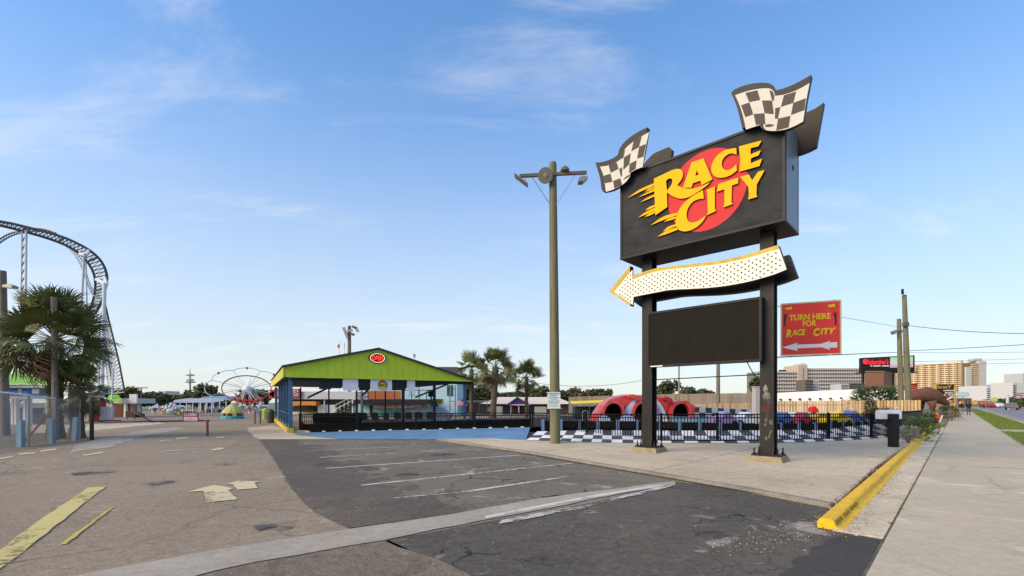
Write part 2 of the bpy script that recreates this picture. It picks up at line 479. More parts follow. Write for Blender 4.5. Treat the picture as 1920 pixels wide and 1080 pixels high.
sheet('ground', [(-2500, -60, -0.02), (2500, -60, -0.02), (2500, 4000, -0.02), (-2500, 4000, -0.02)],
      mat('far_ground', (0.20, 0.19, 0.165), 0.95, col2=(0.13, 0.15, 0.08), scale=0.02, amount=0.8))
lot = sheet('parking_lot', [(-46, -6, 0), (30, -6, 0), (30, 62, 0), (-46, 62, 0)], M_drive)

g4 = lambda x, y: G(x, y, 0.004)
g8 = lambda x, y: G(x, y, 0.008)
g12 = lambda x, y: G(x, y, 0.012)
g16 = lambda x, y: G(x, y, 0.016)
# grey bays between the drive and the concrete pad
left = jag([g4(484, 823.5), g4(512, 860), g4(545, 915), g4(580, 952), g4(612, 972), g4(652, 990)], 0.035, 0.3, 3)
bot = [g4(840, 967), g4(1010, 936), g4(1262, 902)]
sheet('parking_bays', left + bot + [g4(1250, 893), g4(1050, 857), g4(830, 823)], M_bay)
ln_r = jag([g8(655, 990), g8(810, 968)], 0.03, 0.3, 5) + jag([g8(815, 966), g8(735, 915), g8(660, 880), g8(600, 850), g8(556, 823.6)], 0.16, 0.16, 6)
sheet('sealed_lane', jag([g8(487, 823.6), g8(514, 860), g8(547, 915), g8(582, 952), g8(614, 972)], 0.03, 0.3, 4) + ln_r, M_lane)
sheet('lower_drive', [g4(-60, 1190), g4(150, 1130), g4(300, 1095), g4(400, 1066), g4(560, 1036), g4(722, 1010), g4(780, 1036), g4(860, 1068), G(960, 1140, .004), G(300, 1300, .004)], M_low)
rb_ = random.Random(31)
for k in range(46):
    f = rb_.random(); ex_ = [(815, 966), (735, 915), (660, 880), (600, 850), (556, 826)]; i_ = min(3, int(f * 4)); a_, b_ = ex_[i_], ex_[i_ + 1]; tt = f * 4 - i_
    c = G(lerp(a_[0], b_[0], tt), lerp(a_[1], b_[1], tt), .0045 + k * .00007) + Vector((rb_.gauss(.12, .28), rb_.gauss(0, .25), 0)); r_ = rb_.uniform(.06, .32)
    sheet('sealant_patch', [c + Vector((math.cos(q * .45) * r_ * rb_.uniform(.4, 1.3), math.sin(q * .45) * r_ * rb_.uniform(.4, 1.3) * 1.6, 0)) for q in range(14)], M_lane, parent=lot)
blk_l = jag([g4(895, 1085), g4(850, 1062), g4(780, 1035), g4(722, 1014)], 0.03, 0.25, 8)
sheet('cracked_apron', blk_l + [g4(900, 980), g4(1100, 944), g4(1270, 903), g4(1420, 922), g4(1560, 948), g4(1590, 990), g4(1655, 1012), G(1620, 1140, .004), G(1000, 1140, .004)], M_black)
sheet('fresh_patch', jag([g8(1588, 1002), g8(1654, 1013)], 0.01, 0.2, 2) + [G(1634, 1086, .008), G(1450, 1086, .008)] + jag([G(1450, 1086, .008), g8(1500, 1045), g8(1545, 1015), g8(1588, 1002)], 0.05, 0.15, 9)[1:-1], M_new)
up = [g12(-80, 1118), g12(140, 1079), g12(330, 1044), g12(480, 1019), g12(640, 994), g12(840, 965), g12(1010, 934), g12(1140, 918), g12(1262, 902)]
lo = [g12(1268, 907), g12(1140, 930), g12(1010, 956), g12(900, 976), g12(722, 1012), g12(560, 1040), g12(480, 1053), g12(400, 1070), g12(300, 1098), g12(150, 1135), g12(-60, 1190)]
sheet('trench_patch', jag(up, 0.02, 0.3, 11) + jag(lo, 0.03, 0.3, 12), M_trench)
# concrete apron in front of the pavilion and pale concrete further up the drive
sheet('pavilion_apron', jag([g4(462, 802), g4(470, 812), g4(484, 824), g4(640, 823)], 0.08, 0.6, 13) + [g4(560, 816), g4(545, 811), g4(512, 797)], M_conc)
sheet('pale_drive_slab', jag([g4(60, 812), g4(160, 808), g4(220, 803), g4(310, 794)], 0.1, 1.0, 14) + [g4(296, 791), g4(160, 791), g4(60, 791)], M_conc)
sheet('sand_drift', jag([g8(130, 850), g8(200, 840), g8(250, 824), g8(300, 812), g8(350, 804)], 0.16, 0.7, 15) + jag([g8(330, 801), g8(270, 806), g8(200, 820), g8(140, 836)], 0.16, 0.8, 16),
      ground_mat('sand_drift', (0.34, 0.31, 0.26), (0.26, 0.235, 0.20), (0.42, 0.39, 0.34), speck=0.3, big=0.5, crack=0.3, crack_scale=0.5))

def stripe(name, a, b, w, m, z=0.012, parent=lot, amp=0.012, seed=1):
    a = G(*a, z); b = G(*b, z); d = (b - a).normalized(); n = Vector((-d.y, d.x, 0)) * w / 2
    e1 = jag([a + n, b + n], amp, 0.35, seed); e2 = jag([b - n, a - n], amp, 0.35, seed + 1)
    return sheet(name, e1 + e2, m, parent=parent)
for i, (a, b, w, m) in enumerate([((675, 910), (1073, 868.5), 0.10, P_white), ((610, 878), (975, 853.5), 0.10, P_white), ((600, 857.5), (905, 841), 0.10, P_faint),
                                  ((575, 845), (850, 833.5), 0.10, P_faint), ((560, 833), (775, 827), 0.10, P_faint),
                                  ((735, 934), (870, 922), 0.08, P_faint), ((870, 922), (1066, 893), 0.13, P_faint)]):
    stripe('stall_line', a, b, w, m, seed=i * 3)
sheet('edge_line', jag([g16(910, 967), g16(1100, 930), g16(1250, 906)], 0.01, 0.3, 21) + jag([g16(1250, 909.5), g16(1100, 935), g16(910, 972)], 0.01, 0.3, 22), P_white, parent=lot)
sheet('edge_line', jag([g16(940, 975), g16(1110, 943), g16(1265, 905)], 0.02, 0.3, 23) + jag([g16(1268, 908.5), g16(1110, 949), g16(935, 982)], 0.04, 0.3, 24), P_faint, parent=lot)
sheet('yellow_band', jag([g12(165, 914), g12(70, 978), g12(-60, 1074)], 0.012, 0.25, 25) + jag([g12(-20, 1082), g12(60, 1020), g12(198, 912.5)], 0.012, 0.25, 26), P_yellow, parent=lot)
sheet('thin_yellow_band', jag([g12(113, 1020), g12(160, 986), g12(208, 951)], 0.012, 0.15, 27) + jag([g12(215, 950), g12(170, 984), g12(124, 1020)], 0.012, 0.15, 28), P_thin, parent=lot)
sheet('painted_arrow', [g12(*p) for p in [(352, 922), (382, 913.5), (403, 909), (438, 915.5), (428, 919), (446, 936), (388, 941.7), (381.5, 920.5)]], P_cream, parent=lot)
sheet('painted_arrow', [g12(*p) for p in [(424, 907), (448, 901), (490, 902.7), (477, 905), (483.5, 915), (446, 918), (437, 908)]], P_cream, parent=lot)
for q in ([(154, 853), (190, 847.5), (196, 849), (160, 854.5)], [(300, 826.5), (318, 824), (320, 826), (301, 828)], [(330, 821), (352, 819.5), (354, 821.5), (332, 823)],
          [(396, 842.5), (418, 838.5), (419, 842), (398, 844.5)], [(300, 846), (388, 839), (388, 840.5), (300, 847)], [(35, 850), (66, 848), (68, 850), (37, 852.5)],
          [(75, 845), (105, 841), (107, 843), (77, 847)], [(0, 858), (26, 855), (27, 857), (0, 861)], [(405, 820), (420, 818.5), (421, 820), (406, 821.5)]):
    sheet('worn_dash', [g12(*p) for p in q], P_faint if q[0][0] == 300 else P_cream, parent=lot)

# ------------------------------------------------------------------ slabs cut on a grid
def clip(poly, n, d):
    """keep the part of a polygon where p.n >= d"""
    out = []
    for i in range(len(poly)):
        a, b = poly[i], poly[(i + 1) % len(poly)]
        da, db = a.dot(n) - d, b.dot(n) - d
        if da >= 0: out.append(a)
        if (da >= 0) != (db >= 0): out.append(a + (b - a) * (da / (da - db)))
    return out
def slabs(parent, poly, ex, ey, cuts_x, cuts_y, gap, top, thick, m, name='concrete_slab', uneven=0.0):
    r = random.Random(5)
    for x0, x1 in zip(cuts_x[:-1], cuts_x[1:]):
        for y0, y1 in zip(cuts_y[:-1], cuts_y[1:]):
            p = [Vector((q[0], q[1], 0)) for q in poly]
            for n, d in ((ex, x0 + gap / 2), (-ex, -x1 + gap / 2), (ey, y0 + gap / 2), (-ey, -y1 + gap / 2)):
                if p: p = clip(p, n, d)
            if len(p) < 3: continue
            dz = r.uniform(-uneven, uneven)
            b = MB(); b.prism([q + UP * (top + dz) for q in p], (0, 0, -thick)); b.build(name, m, parent)

PAD = 0.06
pad = sheet('concrete_pad', [(q.x, q.y, 0.02) for q in (G(826, 822, PAD), G(1200, 884, PAD), G(1566, 945, PAD), G(1650, 870, PAD), G(1760, 800, PAD), G(1640, 800, PAD), G(1400, 800, PAD), G(1130, 800, PAD), G(1000, 822, PAD))], M_joint)
padpoly = [G(826, 822, PAD), G(1010, 848.5, PAD), G(1200, 880, PAD), G(1390, 911, PAD), G(1568, 943, PAD), G(1640, 876, PAD), G(1720, 822, PAD), G(1700, 805, PAD), G(1400, 806, PAD), G(1130, 808, PAD), G(1000, 822, PAD)]
kd = (padpoly[4] - padpoly[0]).normalized(); kn = Vector((-kd.y, kd.x, 0))
cx = [-60, 8.2, 11.9, 15.6, 19.3, 23, 27, 31, 60]
a0 = padpoly[0].dot(kd)
slabs(pad, padpoly, RD, S, [-60, 10.6, 13.4, 16.9, 20.4, 24, 28, 60], [-60, 1.2, 4.85, 8.5, 12.2, 16, 60], 0.022, PAD, 0.05, M_conc, uneven=0.004)
# kerb along the pad edge, in lengths
kpts = [G(824, 822.5, PAD), G(1010, 849.2, PAD), G(1200, 880.6, PAD), G(1390, 911.8, PAD), G(1566, 944, PAD)]
kt = 0.0
kobj = thing('pad_kerb', kpts[2] * 1.0, 'weathered concrete kerb between the parking bays and the concrete pad', 'kerb')
for a, b in zip(kpts[:-1], kpts[1:]):
    n = max(1, round((b - a).length / 2.4))
    for k in range(n):
        p = lerp(a, b, k / n); q = lerp(a, b, (k + 1) / n); d = (q - p).normalized(); side = Vector((d.y, -d.x, 0)) * 0.14
        if side.y > 0: side = -side
        g = d * 0.006
        B = MB()
        prof = [(1.0, -0.05), (0.93, 0.052), (0.8, 0.068), (0.0, 0.072), (0.0, -0.05)]
        va = [p + g + side * s_ + UP * (h - PAD) for s_, h in prof]; vb = [q - g + side * s_ + UP * (h - PAD) for s_, h in prof]
        va = [Vector((v.x, v.y, h)) for v, (s_, h) in zip(va, prof)]; vb = [Vector((v.x, v.y, h)) for v, (s_, h) in zip(vb, prof)]
        B.mesh(va + vb, [(0, 1, 6, 5), (1, 2, 7, 6), (2, 3, 8, 7), (3, 4, 9, 8), (0, 4, 3, 2, 1), (5, 6, 7, 8, 9)])
        B.build('kerb_stone', M_kerb, kobj)

# ------------------------------------------------------------------ sidewalk, strip, verge, street
O = Vector((4.07, 5.15, 0))             # on the joint left of the sidewalk
def sw(u, v, z=0.0):
    """u along the street, v to the right of the joint"""
    return O + RD * u - S * v + UP * z
walk = sheet('sidewalk', [sw(-9, -0.02, 0.016), sw(-9, 2.32, 0.016), sw(150, 2.32, 0.016), sw(150, -0.02, 0.016)], M_joint)
for k in range(70):
    u0 = -9.0 + k * 1.62; z = 0.03 + rnd.uniform(-0.003, 0.003)
    if u0 > 100: break
    B = MB(); B.prism([sw(u0 + .006, 0.012, z), sw(u0 + 1.614, 0.012, z), sw(u0 + 1.614, 2.3, z), sw(u0 + .006, 2.3, z)], (0, 0, -0.05))
    B.build('sidewalk_slab', M_walk, walk)
stp = sheet('kerb_strip', [sw(.2, -0.5, 0.002), sw(.2, -0.01, 0.002), sw(33, -0.01, 0.002), sw(33, -0.5, 0.002)], M_joint)
u = .22
while u < 32:
    ln = 1.5 if u < 8 else 2.4
    B = MB(); B.prism([sw(u, -0.5, 0.026), sw(u + ln - .014, -0.5, 0.026), sw(u + ln - .014, -0.015, 0.022), sw(u, -0.015, 0.022)], (0, 0, -0.04))
    B.build('strip_slab', M_strip, stp); u += ln
sheet('verge', [sw(-9, 2.3, 0.006), sw(-9, 4.05, 0.006), sw(150, 4.05, 0.006), sw(150, 2.3, 0.006)], M_lawn)
B = MB(); B.prism([sw(30.2, 2.3, 0.034), sw(31.8, 2.3, 0.034), sw(32.4, 4.06, 0.034), sw(29.6, 4.06, 0.034)], (0, 0, -0.04))
o = B.build('verge_crossing', M_walk); o['kind'] = 'structure'
sheet('street', [sw(-30, 4.05, 0.008), sw(-30, 19.2, 0.008), sw(600, 19.2, 0.008), sw(600, 4.05, 0.008)], M_road)
B = MB(); B.prism([sw(-30, 4.02, 0.05), sw(-30, 4.35, 0.03), sw(240, 4.35, 0.03), sw(240, 4.02, 0.05)], (0, 0, -0.05))
o = B.build('street_gutter', M_walk); o['kind'] = 'structure'
st = bpy.data.objects['street']
for v_ in (4.75, 18.6):
    sheet('street_line', [sw(-30, v_, .013), sw(-30, v_ + .12, .013), sw(400, v_ + .12, .013), sw(400, v_, .013)], P_white, parent=st)
for v_ in (11.5, 11.8):
    sheet('street_line', [sw(-30, v_, .013), sw(-30, v_ + .12, .013), sw(400, v_ + .12, .013), sw(400, v_, .013)], P_yellow, parent=st)
sheet('far_verge', [sw(-30, 19.2, 0.02), sw(-30, 26, 0.02), sw(600, 26, 0.02), sw(600, 19.2, 0.02)], M_lawn)
# soil bed behind the yellow kerb
sheet('planting_bed', [G(1710, 822, 0.066), G(1726, 818, .066), G(1768, 797, .066), G(1772, 792, .066), G(1745, 790, .066), G(1690, 806, .066), G(1672, 818, .066)], M_soil)

# yellow kerb: rounded bar, in lengths
def chipped(name, paint, paint2, under, amt=0.60):
    m = bpy.data.materials.new(name); m.use_nodes = True
    N = m.node_tree.nodes; L = m.node_tree.links.new; b = N['Principled BSDF']; b.inputs['Roughness'].default_value = 0.65; b.inputs['Specular IOR Level'].default_value = 0.25
    tcn = N.new('ShaderNodeTexCoord')
    def nz(sc, d, r_):
        n = N.new('ShaderNodeTexNoise'); n.inputs['Scale'].default_value = sc; n.inputs['Detail'].default_value = d; n.inputs['Roughness'].default_value = r_; L(tcn.outputs['Object'], n.inputs['Vector']); return n.outputs['Fac']
    def rg(v, a, c, lo=0, hi=1):
        q = N.new('ShaderNodeMapRange'); q.inputs['From Min'].default_value = a; q.inputs['From Max'].default_value = c; q.inputs['To Min'].default_value = lo; q.inputs['To Max'].default_value = hi; L(v, q.inputs['Value']); return q.outputs[0]
    def mx(f, a, c):
        q = N.new('ShaderNodeMixRGB'); L(f, q.inputs['Fac'])
        for s_, i in ((a, 'Color1'), (c, 'Color2')):
            if isinstance(s_, tuple): q.inputs[i].default_value = (*s_, 1)
            else: L(s_, q.inputs[i])
        return q.outputs[0]
    c = mx(rg(nz(5, 6, .65), .4, .65), paint, paint2)
    c = mx(rg(nz(1.6, 9, .75), .52, .72, 0, .55), c, tuple(v * .45 for v in paint))
    c = mx(rg(nz(22, 7, .75), amt, amt + .04, 0, .9), c, under)
    L(c, b.inputs['Base Color']); bp = N.new('ShaderNodeBump'); bp.inputs['Strength'].default_value = .5; bp.inputs['Distance'].default_value = .01; L(nz(45, 5, .7), bp.inputs['Height']); L(bp.outputs[0], b.inputs['Normal'])
    return m
M_ykerb = chipped('chipped_yellow_paint', (0.76, 0.47, 0.018), (0.66, 0.40, 0.02), (0.36, 0.31, 0.23))
M_ribshade = mat('rib_shade_brown', (0.13, 0.075, 0.012), 0.9)  # brown for the painted rib shadows
yk = thing('yellow_kerb', sw(.3, -0.53), 'long yellow painted kerb bar running beside the sidewalk', 'kerb')
prof = [(-0.135, -0.03), (-0.13, 0.085), (-0.115, 0.112), (-0.085, 0.124), (0.005, 0.122), (0.035, 0.110), (0.05, 0.085), (0.06, 0.052), (0.085, 0.034), (0.145, 0.028), (0.15, -0.03)]
u0 = 0.28; n_k = 0
while u0 < 32:
    u1 = min(32, u0 + 3.0)
    B = MB(); K = len(prof); seg = 8 if u0 < 8 else 3; vv = []
    for k in range(seg + 1):
        uu = lerp(u0 + 0.003, u1 - 0.003, k / seg)
        for (a, h) in prof:
            j = rnd.uniform(-.006, .006)
            vv.append(sw(uu, -0.535 + a + j * .6, h + (j if h > 0 else 0)))
    fs = [(k * K + i, (k + 1) * K + i, (k + 1) * K + i + 1, k * K + i + 1) for k in range(seg) for i in range(K - 1)]
    fs += [tuple(range(K)), tuple(range((seg + 1) * K - 1, seg * K - 1, -1))]
    B.mesh(vv, fs); o = B.build('kerb_length', M_ykerb, yk); bmx = bmesh.new(); bmx.from_mesh(o.data); bmesh.ops.recalc_face_normals(bmx, faces=bmx.faces); bmx.to_mesh(o.data); bmx.free()
    u0 = u1
B = MB()  # thin dark bars paint the shadows of the ribs on the kerb side
for k in range(19):
    uu = .36 + k * 0.085
    if rnd.random() < .1: continue
    w_ = rnd.uniform(.008, .02)
    p = [sw(uu, -0.535 + 0.044, 0.104), sw(uu + w_, -0.535 + 0.044, 0.104), sw(uu + w_ + .02, -0.535 + 0.066, 0.055), sw(uu + .02, -0.535 + 0.066, 0.055)]
    B.prism(p, -S * 0.006)
B.build('rib_shadow_lines', M_ribshade, yk)

# grass: blades on the verge, weeds in the sidewalk joint, tufts by the kerb
M_blade = mat('grass_blade', (0.10, 0.17, 0.02), 0.8, col2=(0.17, 0.20, 0.04), scale=0.9, amount=0.9)
def blades(B, p, h, w, r):
    a = r.uniform(0, 6.283); dx = Vector((math.cos(a), math.sin(a), 0)); lean = Vector((r.uniform(-.5, .5), r.uniform(-.5, .5), 0)) * h
    B.face([p - dx * w, p + dx * w, p + lean + UP * h])
B = MB(); r = random.Random(3)
for k in range(15000):
    uu = 3 + 95 * r.random() ** 1.6; v = 2.3 - abs(r.gauss(0, .05)) if r.random() < .12 else r.uniform(2.25, 4.05)
    if 30 < uu < 32: continue
    d = 1 + uu / 40
    blades(B, sw(uu, v, 0.0), r.uniform(.04, .085) * (1 + uu / 90), 0.007 * d, r)
tag(B.build('verge_grass', M_blade), 'short bright green grass on the verge between sidewalk and street', 'grass', kind='stuff')
B = MB()
for k in range(1500):
    uu = 1.0 + 24 * r.random() ** 1.5
    if math.sin(uu * 3.1) + math.sin(uu * 7.7) * .6 < -0.2: continue
    blades(B, sw(uu, -0.005 + r.gauss(0, .018), 0.01), r.uniform(.015, .05), 0.004, r)
tag(B.build('joint_weeds', mat('weed_green', (0.07, 0.095, 0.02), 0.9, col2=(0.13, 0.11, 0.05), scale=3, amount=.9)), 'thin weeds growing in the joint beside the sidewalk', 'weeds', kind='stuff')
B = MB()
for k in range(900):
    uu = r.uniform(32.2, 37); v = r.uniform(-1.4, -0.02)
    blades(B, sw(uu, v, 0.0), r.uniform(.08, .2), 0.02, r)
tag(B.build('grass_tuft', M_blade), 'patch of grass at the far end of the yellow kerb', 'grass', kind='stuff')

# oil stains and loose grit along the kerbs
P_oil = paint_mat('oil_stain', (0.085, 0.076, 0.066), 0.98, 4)
for k, (x, y, r_) in enumerate(((760, 890, .30), (900, 872, .35), (830, 852, .4), (990, 880, .25), (300, 905, .3), (520, 985, .28), (1120, 985, .3), (930, 1030, .26), (610, 870, .3), (1000, 845, .4), (420, 870, .35), (180, 885, .4), (1330, 1000, .25))):
    rk = random.Random(k + 70); c = G(x, y, .0145)
    sheet('oil_stain', [c + Vector((math.cos(t * .393) * r_ * rk.uniform(.6, 1.2), math.sin(t * .393) * r_ * rk.uniform(.6, 1.2), 0)) for t in range(16)], P_oil, parent=lot)
def grit(line, n, spread, label, seed, cols, size=.012):
    rk = random.Random(seed); B = MB(); L_ = [0]
    for a, b in zip(line[:-1], line[1:]): L_.append(L_[-1] + (b - a).length)
    for k in range(n):
        s_ = rk.random() * L_[-1]; i = 0
        while i < len(line) - 2 and L_[i + 1] < s_: i += 1
        p = lerp(line[i], line[i + 1], (s_ - L_[i]) / (L_[i + 1] - L_[i])) + Vector((rk.gauss(0, spread), rk.gauss(0, spread), 0)); q = size * rk.uniform(.4, 1.6)
        v = [p + Vector((rk.uniform(-q, q), rk.uniform(-q, q), rk.uniform(0, q * .8))) for _ in range(4)]
        B.mesh(v, [(0, 1, 2), (0, 2, 3), (0, 3, 1), (1, 3, 2)], rk.randrange(len(cols)))
    tag(B.build('loose_grit', cols), label, 'grit', kind='stuff')
GC = [mat('grit_grey', (.30, .27, .22), .9), mat('grit_brown', (.16, .11, .07), .9), mat('grit_dark', (.06, .05, .045), .9), mat('grit_pale', (.50, .46, .38), .9)]
grit([G(x, y, .004) for x, y in ((860, 831), (1050, 861), (1250, 894), (1400, 921), (1560, 952))], 2600, .10, 'loose grit and dry leaves along the foot of the pad kerb', 81, GC)
grit([sw(.2, -.72, .062), sw(6, -.74, .062), sw(14, -.75, .062)], 1500, .05, 'dry leaves and grit along the pad side of the yellow kerb', 82, GC, .014)
grit([sw(.1, -.34, .03), sw(7, -.34, .03)], 700, .05, 'grit along the sidewalk side of the yellow kerb', 83, GC, .010)
grit([G(x, y, .014) for x, y in ((1380, 1030), (1450, 1010), (1530, 990), (1560, 1000))], 1500, .16, 'loose sand and grit in front of the yellow kerb end', 84, GC, .009)
grit([G(x, y, .006) for x, y in ((200, 960), (500, 930), (400, 1020), (700, 950), (900, 1010), (1200, 960))], 2200, .8, 'scattered grit over the worn parking lot', 85, GC, .008)
# ================================================================== MAIN SIGN
M_steel = mat('black_weathered_steel', (0.010, 0.011, 0.0125), 0.5, col2=(0.028, 0.022, 0.018), scale=2.6, amount=0.75, stretch=(1, 1, 0.35), bump=0.2, spec=0.25)
M_blackp = mat('black_paint', (0.008, 0.009, 0.011), 0.5, col2=(0.017, 0.018, 0.02), scale=3, spec=0.25)
M_board = mat('charcoal_brushed_board', (0.017, 0.0185, 0.023), 0.6, col2=(0.040, 0.041, 0.046), scale=1.6, amount=0.9, stretch=(1, 1, 2.2), detail=9, spec=0.12)
M_cabside = mat('cabinet_side_panel', (0.16, 0.17, 0.19), 0.4, col2=(0.10, 0.11, 0.13), scale=1.5, spec=0.5)
M_yel = mat('sign_yellow', (0.82, 0.43, 0.005), 0.6, col2=(0.74, 0.37, 0.004), scale=3, spec=0.12)
M_brown = mat('letter_edge_brown', (0.07, 0.028, 0.008), 0.6)
M_red = mat('sign_red_disc', (0.56, 0.045, 0.05), 0.65, col2=(0.47, 0.035, 0.04), scale=2, spec=0.12)
M_flagw = mat('flag_white', (0.56, 0.54, 0.50), 0.65, col2=(0.47, 0.455, 0.42), scale=2)
M_flagb = mat('flag_black', (0.05, 0.043, 0.037), 0.6)
M_ped = mat('mossy_pedestal', (0.30, 0.25, 0.15), 0.9, col2=(0.19, 0.155, 0.09), scale=4, amount=0.9, bump=0.4)

PR, PL = Vector((6.56, 12.0, 0)), Vector((4.18, 14.27, 0))
def sgn(a, d, z):
    """a metres from the right post towards the left one, d in front of the post line (towards the viewer), height z"""
    return PR + S * a - RD * d + UP * z
def splane(d):
    p0 = PR - RD * d
    return lambda x, y: on_plane(x, y, p0, RD)
sign = thing('roadside_sign', (PR + PL) / 2, 'tall black roadside sign with red disc, yellow letters and checkered flags on two steel posts', 'sign')
SEP = (PL - PR).dot(S)
XN, YN = -S, UP                          # reading direction on the sign faces
for base in (PR, PL):
    a = (base - PR).dot(S)
    B = MB()
    for d in (-0.15, 0.15): B.obox(sgn(a, d, 4.25), S * 0.16, RD * 0.014, UP * 4.05)
    B.obox(sgn(a, 0, 4.25), S * 0.012, RD * 0.136, UP * 4.05)
    post = B.build('post', M_steel, sign)
    B = MB(); B.obox(sgn(a, 0, 0.222), S * 0.33, RD * 0.30, UP * 0.018); B.build('base_plate', M_steel, post)
    B = MB()
    lo = [sgn(a + i * .42, j * .38, 0.03) for i, j in ((-1, -1), (1, -1), (1, 1), (-1, 1))]; hi = [sgn(a + i * .36, j * .33, 0.203) for i, j in ((-1, -1), (1, -1), (1, 1), (-1, 1))]
    B.mesh(lo + hi, [(3, 2, 1, 0), (4, 5, 6, 7), (0, 1, 5, 4), (1, 2, 6, 5), (2, 3, 7, 6), (3, 0, 4, 7)])
    B.build('pedestal', M_ped, sign)
    for i in (-1, 1):
        for j in (-1, 1):
            p = sgn(a + i * .27, j * .24, 0)
            B = MB(); B.tube(p + UP * .235, p + UP * .40, 0.018, n=6); B.tube(p + UP * .241, p + UP * .285, 0.04, n=6); B.build('anchor_bolt', M_steel, post)
    for i in (-1, 1):
        B = MB(); B.prism([sgn(a + i * .17, 0.17, 0.242), sgn(a + i * .17, 0.17, 0.5), sgn(a + i * .17, 0.27, 0.242)], S * 0.012); B.build('gusset', M_steel, post)

# scraped paint on the right post
rp_ = random.Random(5)
for z0, n_, col_, w_ in ((1.75, 9, (0.33, 0.31, 0.28), .05), (1.42, 6, (0.30, 0.045, 0.02), .06), (1.1, 6, (0.16, 0.15, 0.13), .04), (0.7, 5, (0.13, 0.12, 0.11), .04)):
    m_ = paint_mat('post_scrape_%d' % int(z0 * 100), col_, .8, 22); B = MB()
    for k in range(n_):
        a_ = rp_.uniform(-.11, .09); z_ = z0 + rp_.gauss(0, .10 if col_[0] != .30 else .03); s_ = w_ * rp_.uniform(.5, 1.3)
        B.face([sgn(a_ + s_ * math.cos(t) * rp_.uniform(.7, 1.1), .1655 + .0004 * k, z_ + s_ * 1.6 * math.sin(t) * rp_.uniform(.7, 1.1)) for t in [q * math.pi / 4 for q in range(8)]])
    B.build('paint_scrape', m_, sign)
for k, z_ in enumerate((2.5, 3.4, 4.0)):
    for a_ in (0, SEP): B = MB(); B.obox(sgn(a_, .17, z_), S * .15, RD * .006, UP * .05); B.build('clamp_plate', M_steel, sign)
# cabinet
DEP = 1.3
fp = splane(DEP / 2)
c_bl, c_br = fp(1163.4, 487), fp(1472, 414)
c_tl, c_tr = fp(1163.4, 333), fp(1472, 215)
aL = (c_bl - PR).dot(S); aR = (c_br - PR).dot(S)
zB = (c_bl.z + c_br.z) / 2; zT = (c_tl.z + c_tr.z) / 2
B = MB(); B.obox(sgn((aL + aR) / 2, 0, (zB + zT) / 2), S * (aL - aR) / 2, RD * (DEP / 2 - 0.03), UP * (zT - zB) / 2)
cab = B.build('cabinet', M_blackp, sign)
B = MB(); B.obox(sgn(aR - 0.004, 0, (zB + zT) / 2), S * 0.004, RD * (DEP / 2 - 0.12), UP * ((zT - zB) / 2 - 0.04)); B.build('side_panel', M_cabside, cab)
B = MB(); B.obox(sgn(aR - 0.012, -0.05, lerp(zB, zT, .6)), S * 0.01, RD * 0.05, UP * 0.05); B.build('latch', M_blackp, cab)
fd = 0.055
for sg in (1, -1):
    d = sg * DEP / 2
    B = MB(); B.obox(sgn((aL + aR) / 2, sg * (DEP / 2 - 0.015), (zB + zT) / 2), S * ((aL - aR) / 2 - fd), RD * 0.012, UP * ((zT - zB) / 2 - fd))
    B.build('face_board', M_board, sign)
    B = MB()
    for (p, q) in (((aL, zB), (aR, zB)), ((aL, zT), (aR, zT))):
        B.obox(sgn((aL + aR) / 2, sg * (DEP / 2 - 0.005), p[1] + (fd / 2 if p[1] == zB else -fd / 2)), S * ((aL - aR) / 2 + 0.004), RD * 0.03, UP * (fd / 2 + 0.003))
    for a_ in (aL - fd / 2, aR + fd / 2):
        B.obox(sgn(a_, sg * (DEP / 2 - 0.007), (zB + zT) / 2), S * fd / 2, RD * 0.028, UP * ((zT - zB) / 2 - fd - 0.002))
    B.build('face_frame', M_blackp, sign)

# lettering traced on the face plane
FACE_D = DEP / 2 + 0.002
def to_local(pts, d):
    """photo pixels -> (reading x, z) on the plane d in front of the posts"""
    pl = splane(d); out = []
    for p in pts:
        w = pl(p[0], p[1]); out.append((-(w - PR).dot(S), w.z) + tuple(p[2:]))
    return out
def sign_shape(name, loops, d, depth, mats, parent, side=True):
    lps = [outline(to_local(lp, d)) for lp in loops]
    me = shape_mesh(lps, depth)
    return put_mesh(name, me, frame_matrix(PR - RD * d, XN, YN), mats, parent, side_mat=side)
A1 = lambda *p: [(1170 + q[0] / 5.4, 250 + q[1] / 5.4) + tuple(q[2:]) for q in p]
A2 = lambda *p: [(1300 + q[0] / 6.0, 250 + q[1] / 6.0) + tuple(q[2:]) for q in p]
cpt = fp(1323, 357.5); crad = 1.045
B = MB(); pts = [cpt - RD * 0.0 + XN * crad * math.cos(t * math.pi / 24) + UP * crad * 1.02 * math.sin(t * math.pi / 24) for t in range(48)]
B.prism([p - RD * 0.003 for p in pts], -RD * 0.005); B.build('red_disc', M_red, sign)
LM = [M_yel, M_brown]; LD = FACE_D + 0.012
sign_shape('letter_r', [A1((310, 465), (430, 408, 1), (520, 370, 1), (575, 370, 1), (604, 410, 1), (590, 470, 1), (545, 530), (600, 556, 1), (680, 566, 1), (780, 545, 1), (882, 497), (837, 540, 1), (720, 620, 1), (650, 655, 1), (570, 665, 1), (500, 640, 1), (441, 602), (445, 750), (325, 835)),
                        A1((432, 490), (452, 468, 1), (482, 462, 1), (497, 485, 1), (485, 530, 1), (442, 585))], LD, 0.045, LM, sign)
sign_shape('letter_a', [[(1297.8, 305.6), (1320, 297.8), (1336.9, 337.5), (1317.5, 347.8), (1314.4, 339.6), (1300.6, 344.4), (1297.8, 352.8), (1282, 352.8)], A1((745, 378), (766, 425), (728, 437))], LD, 0.045, LM, sign)
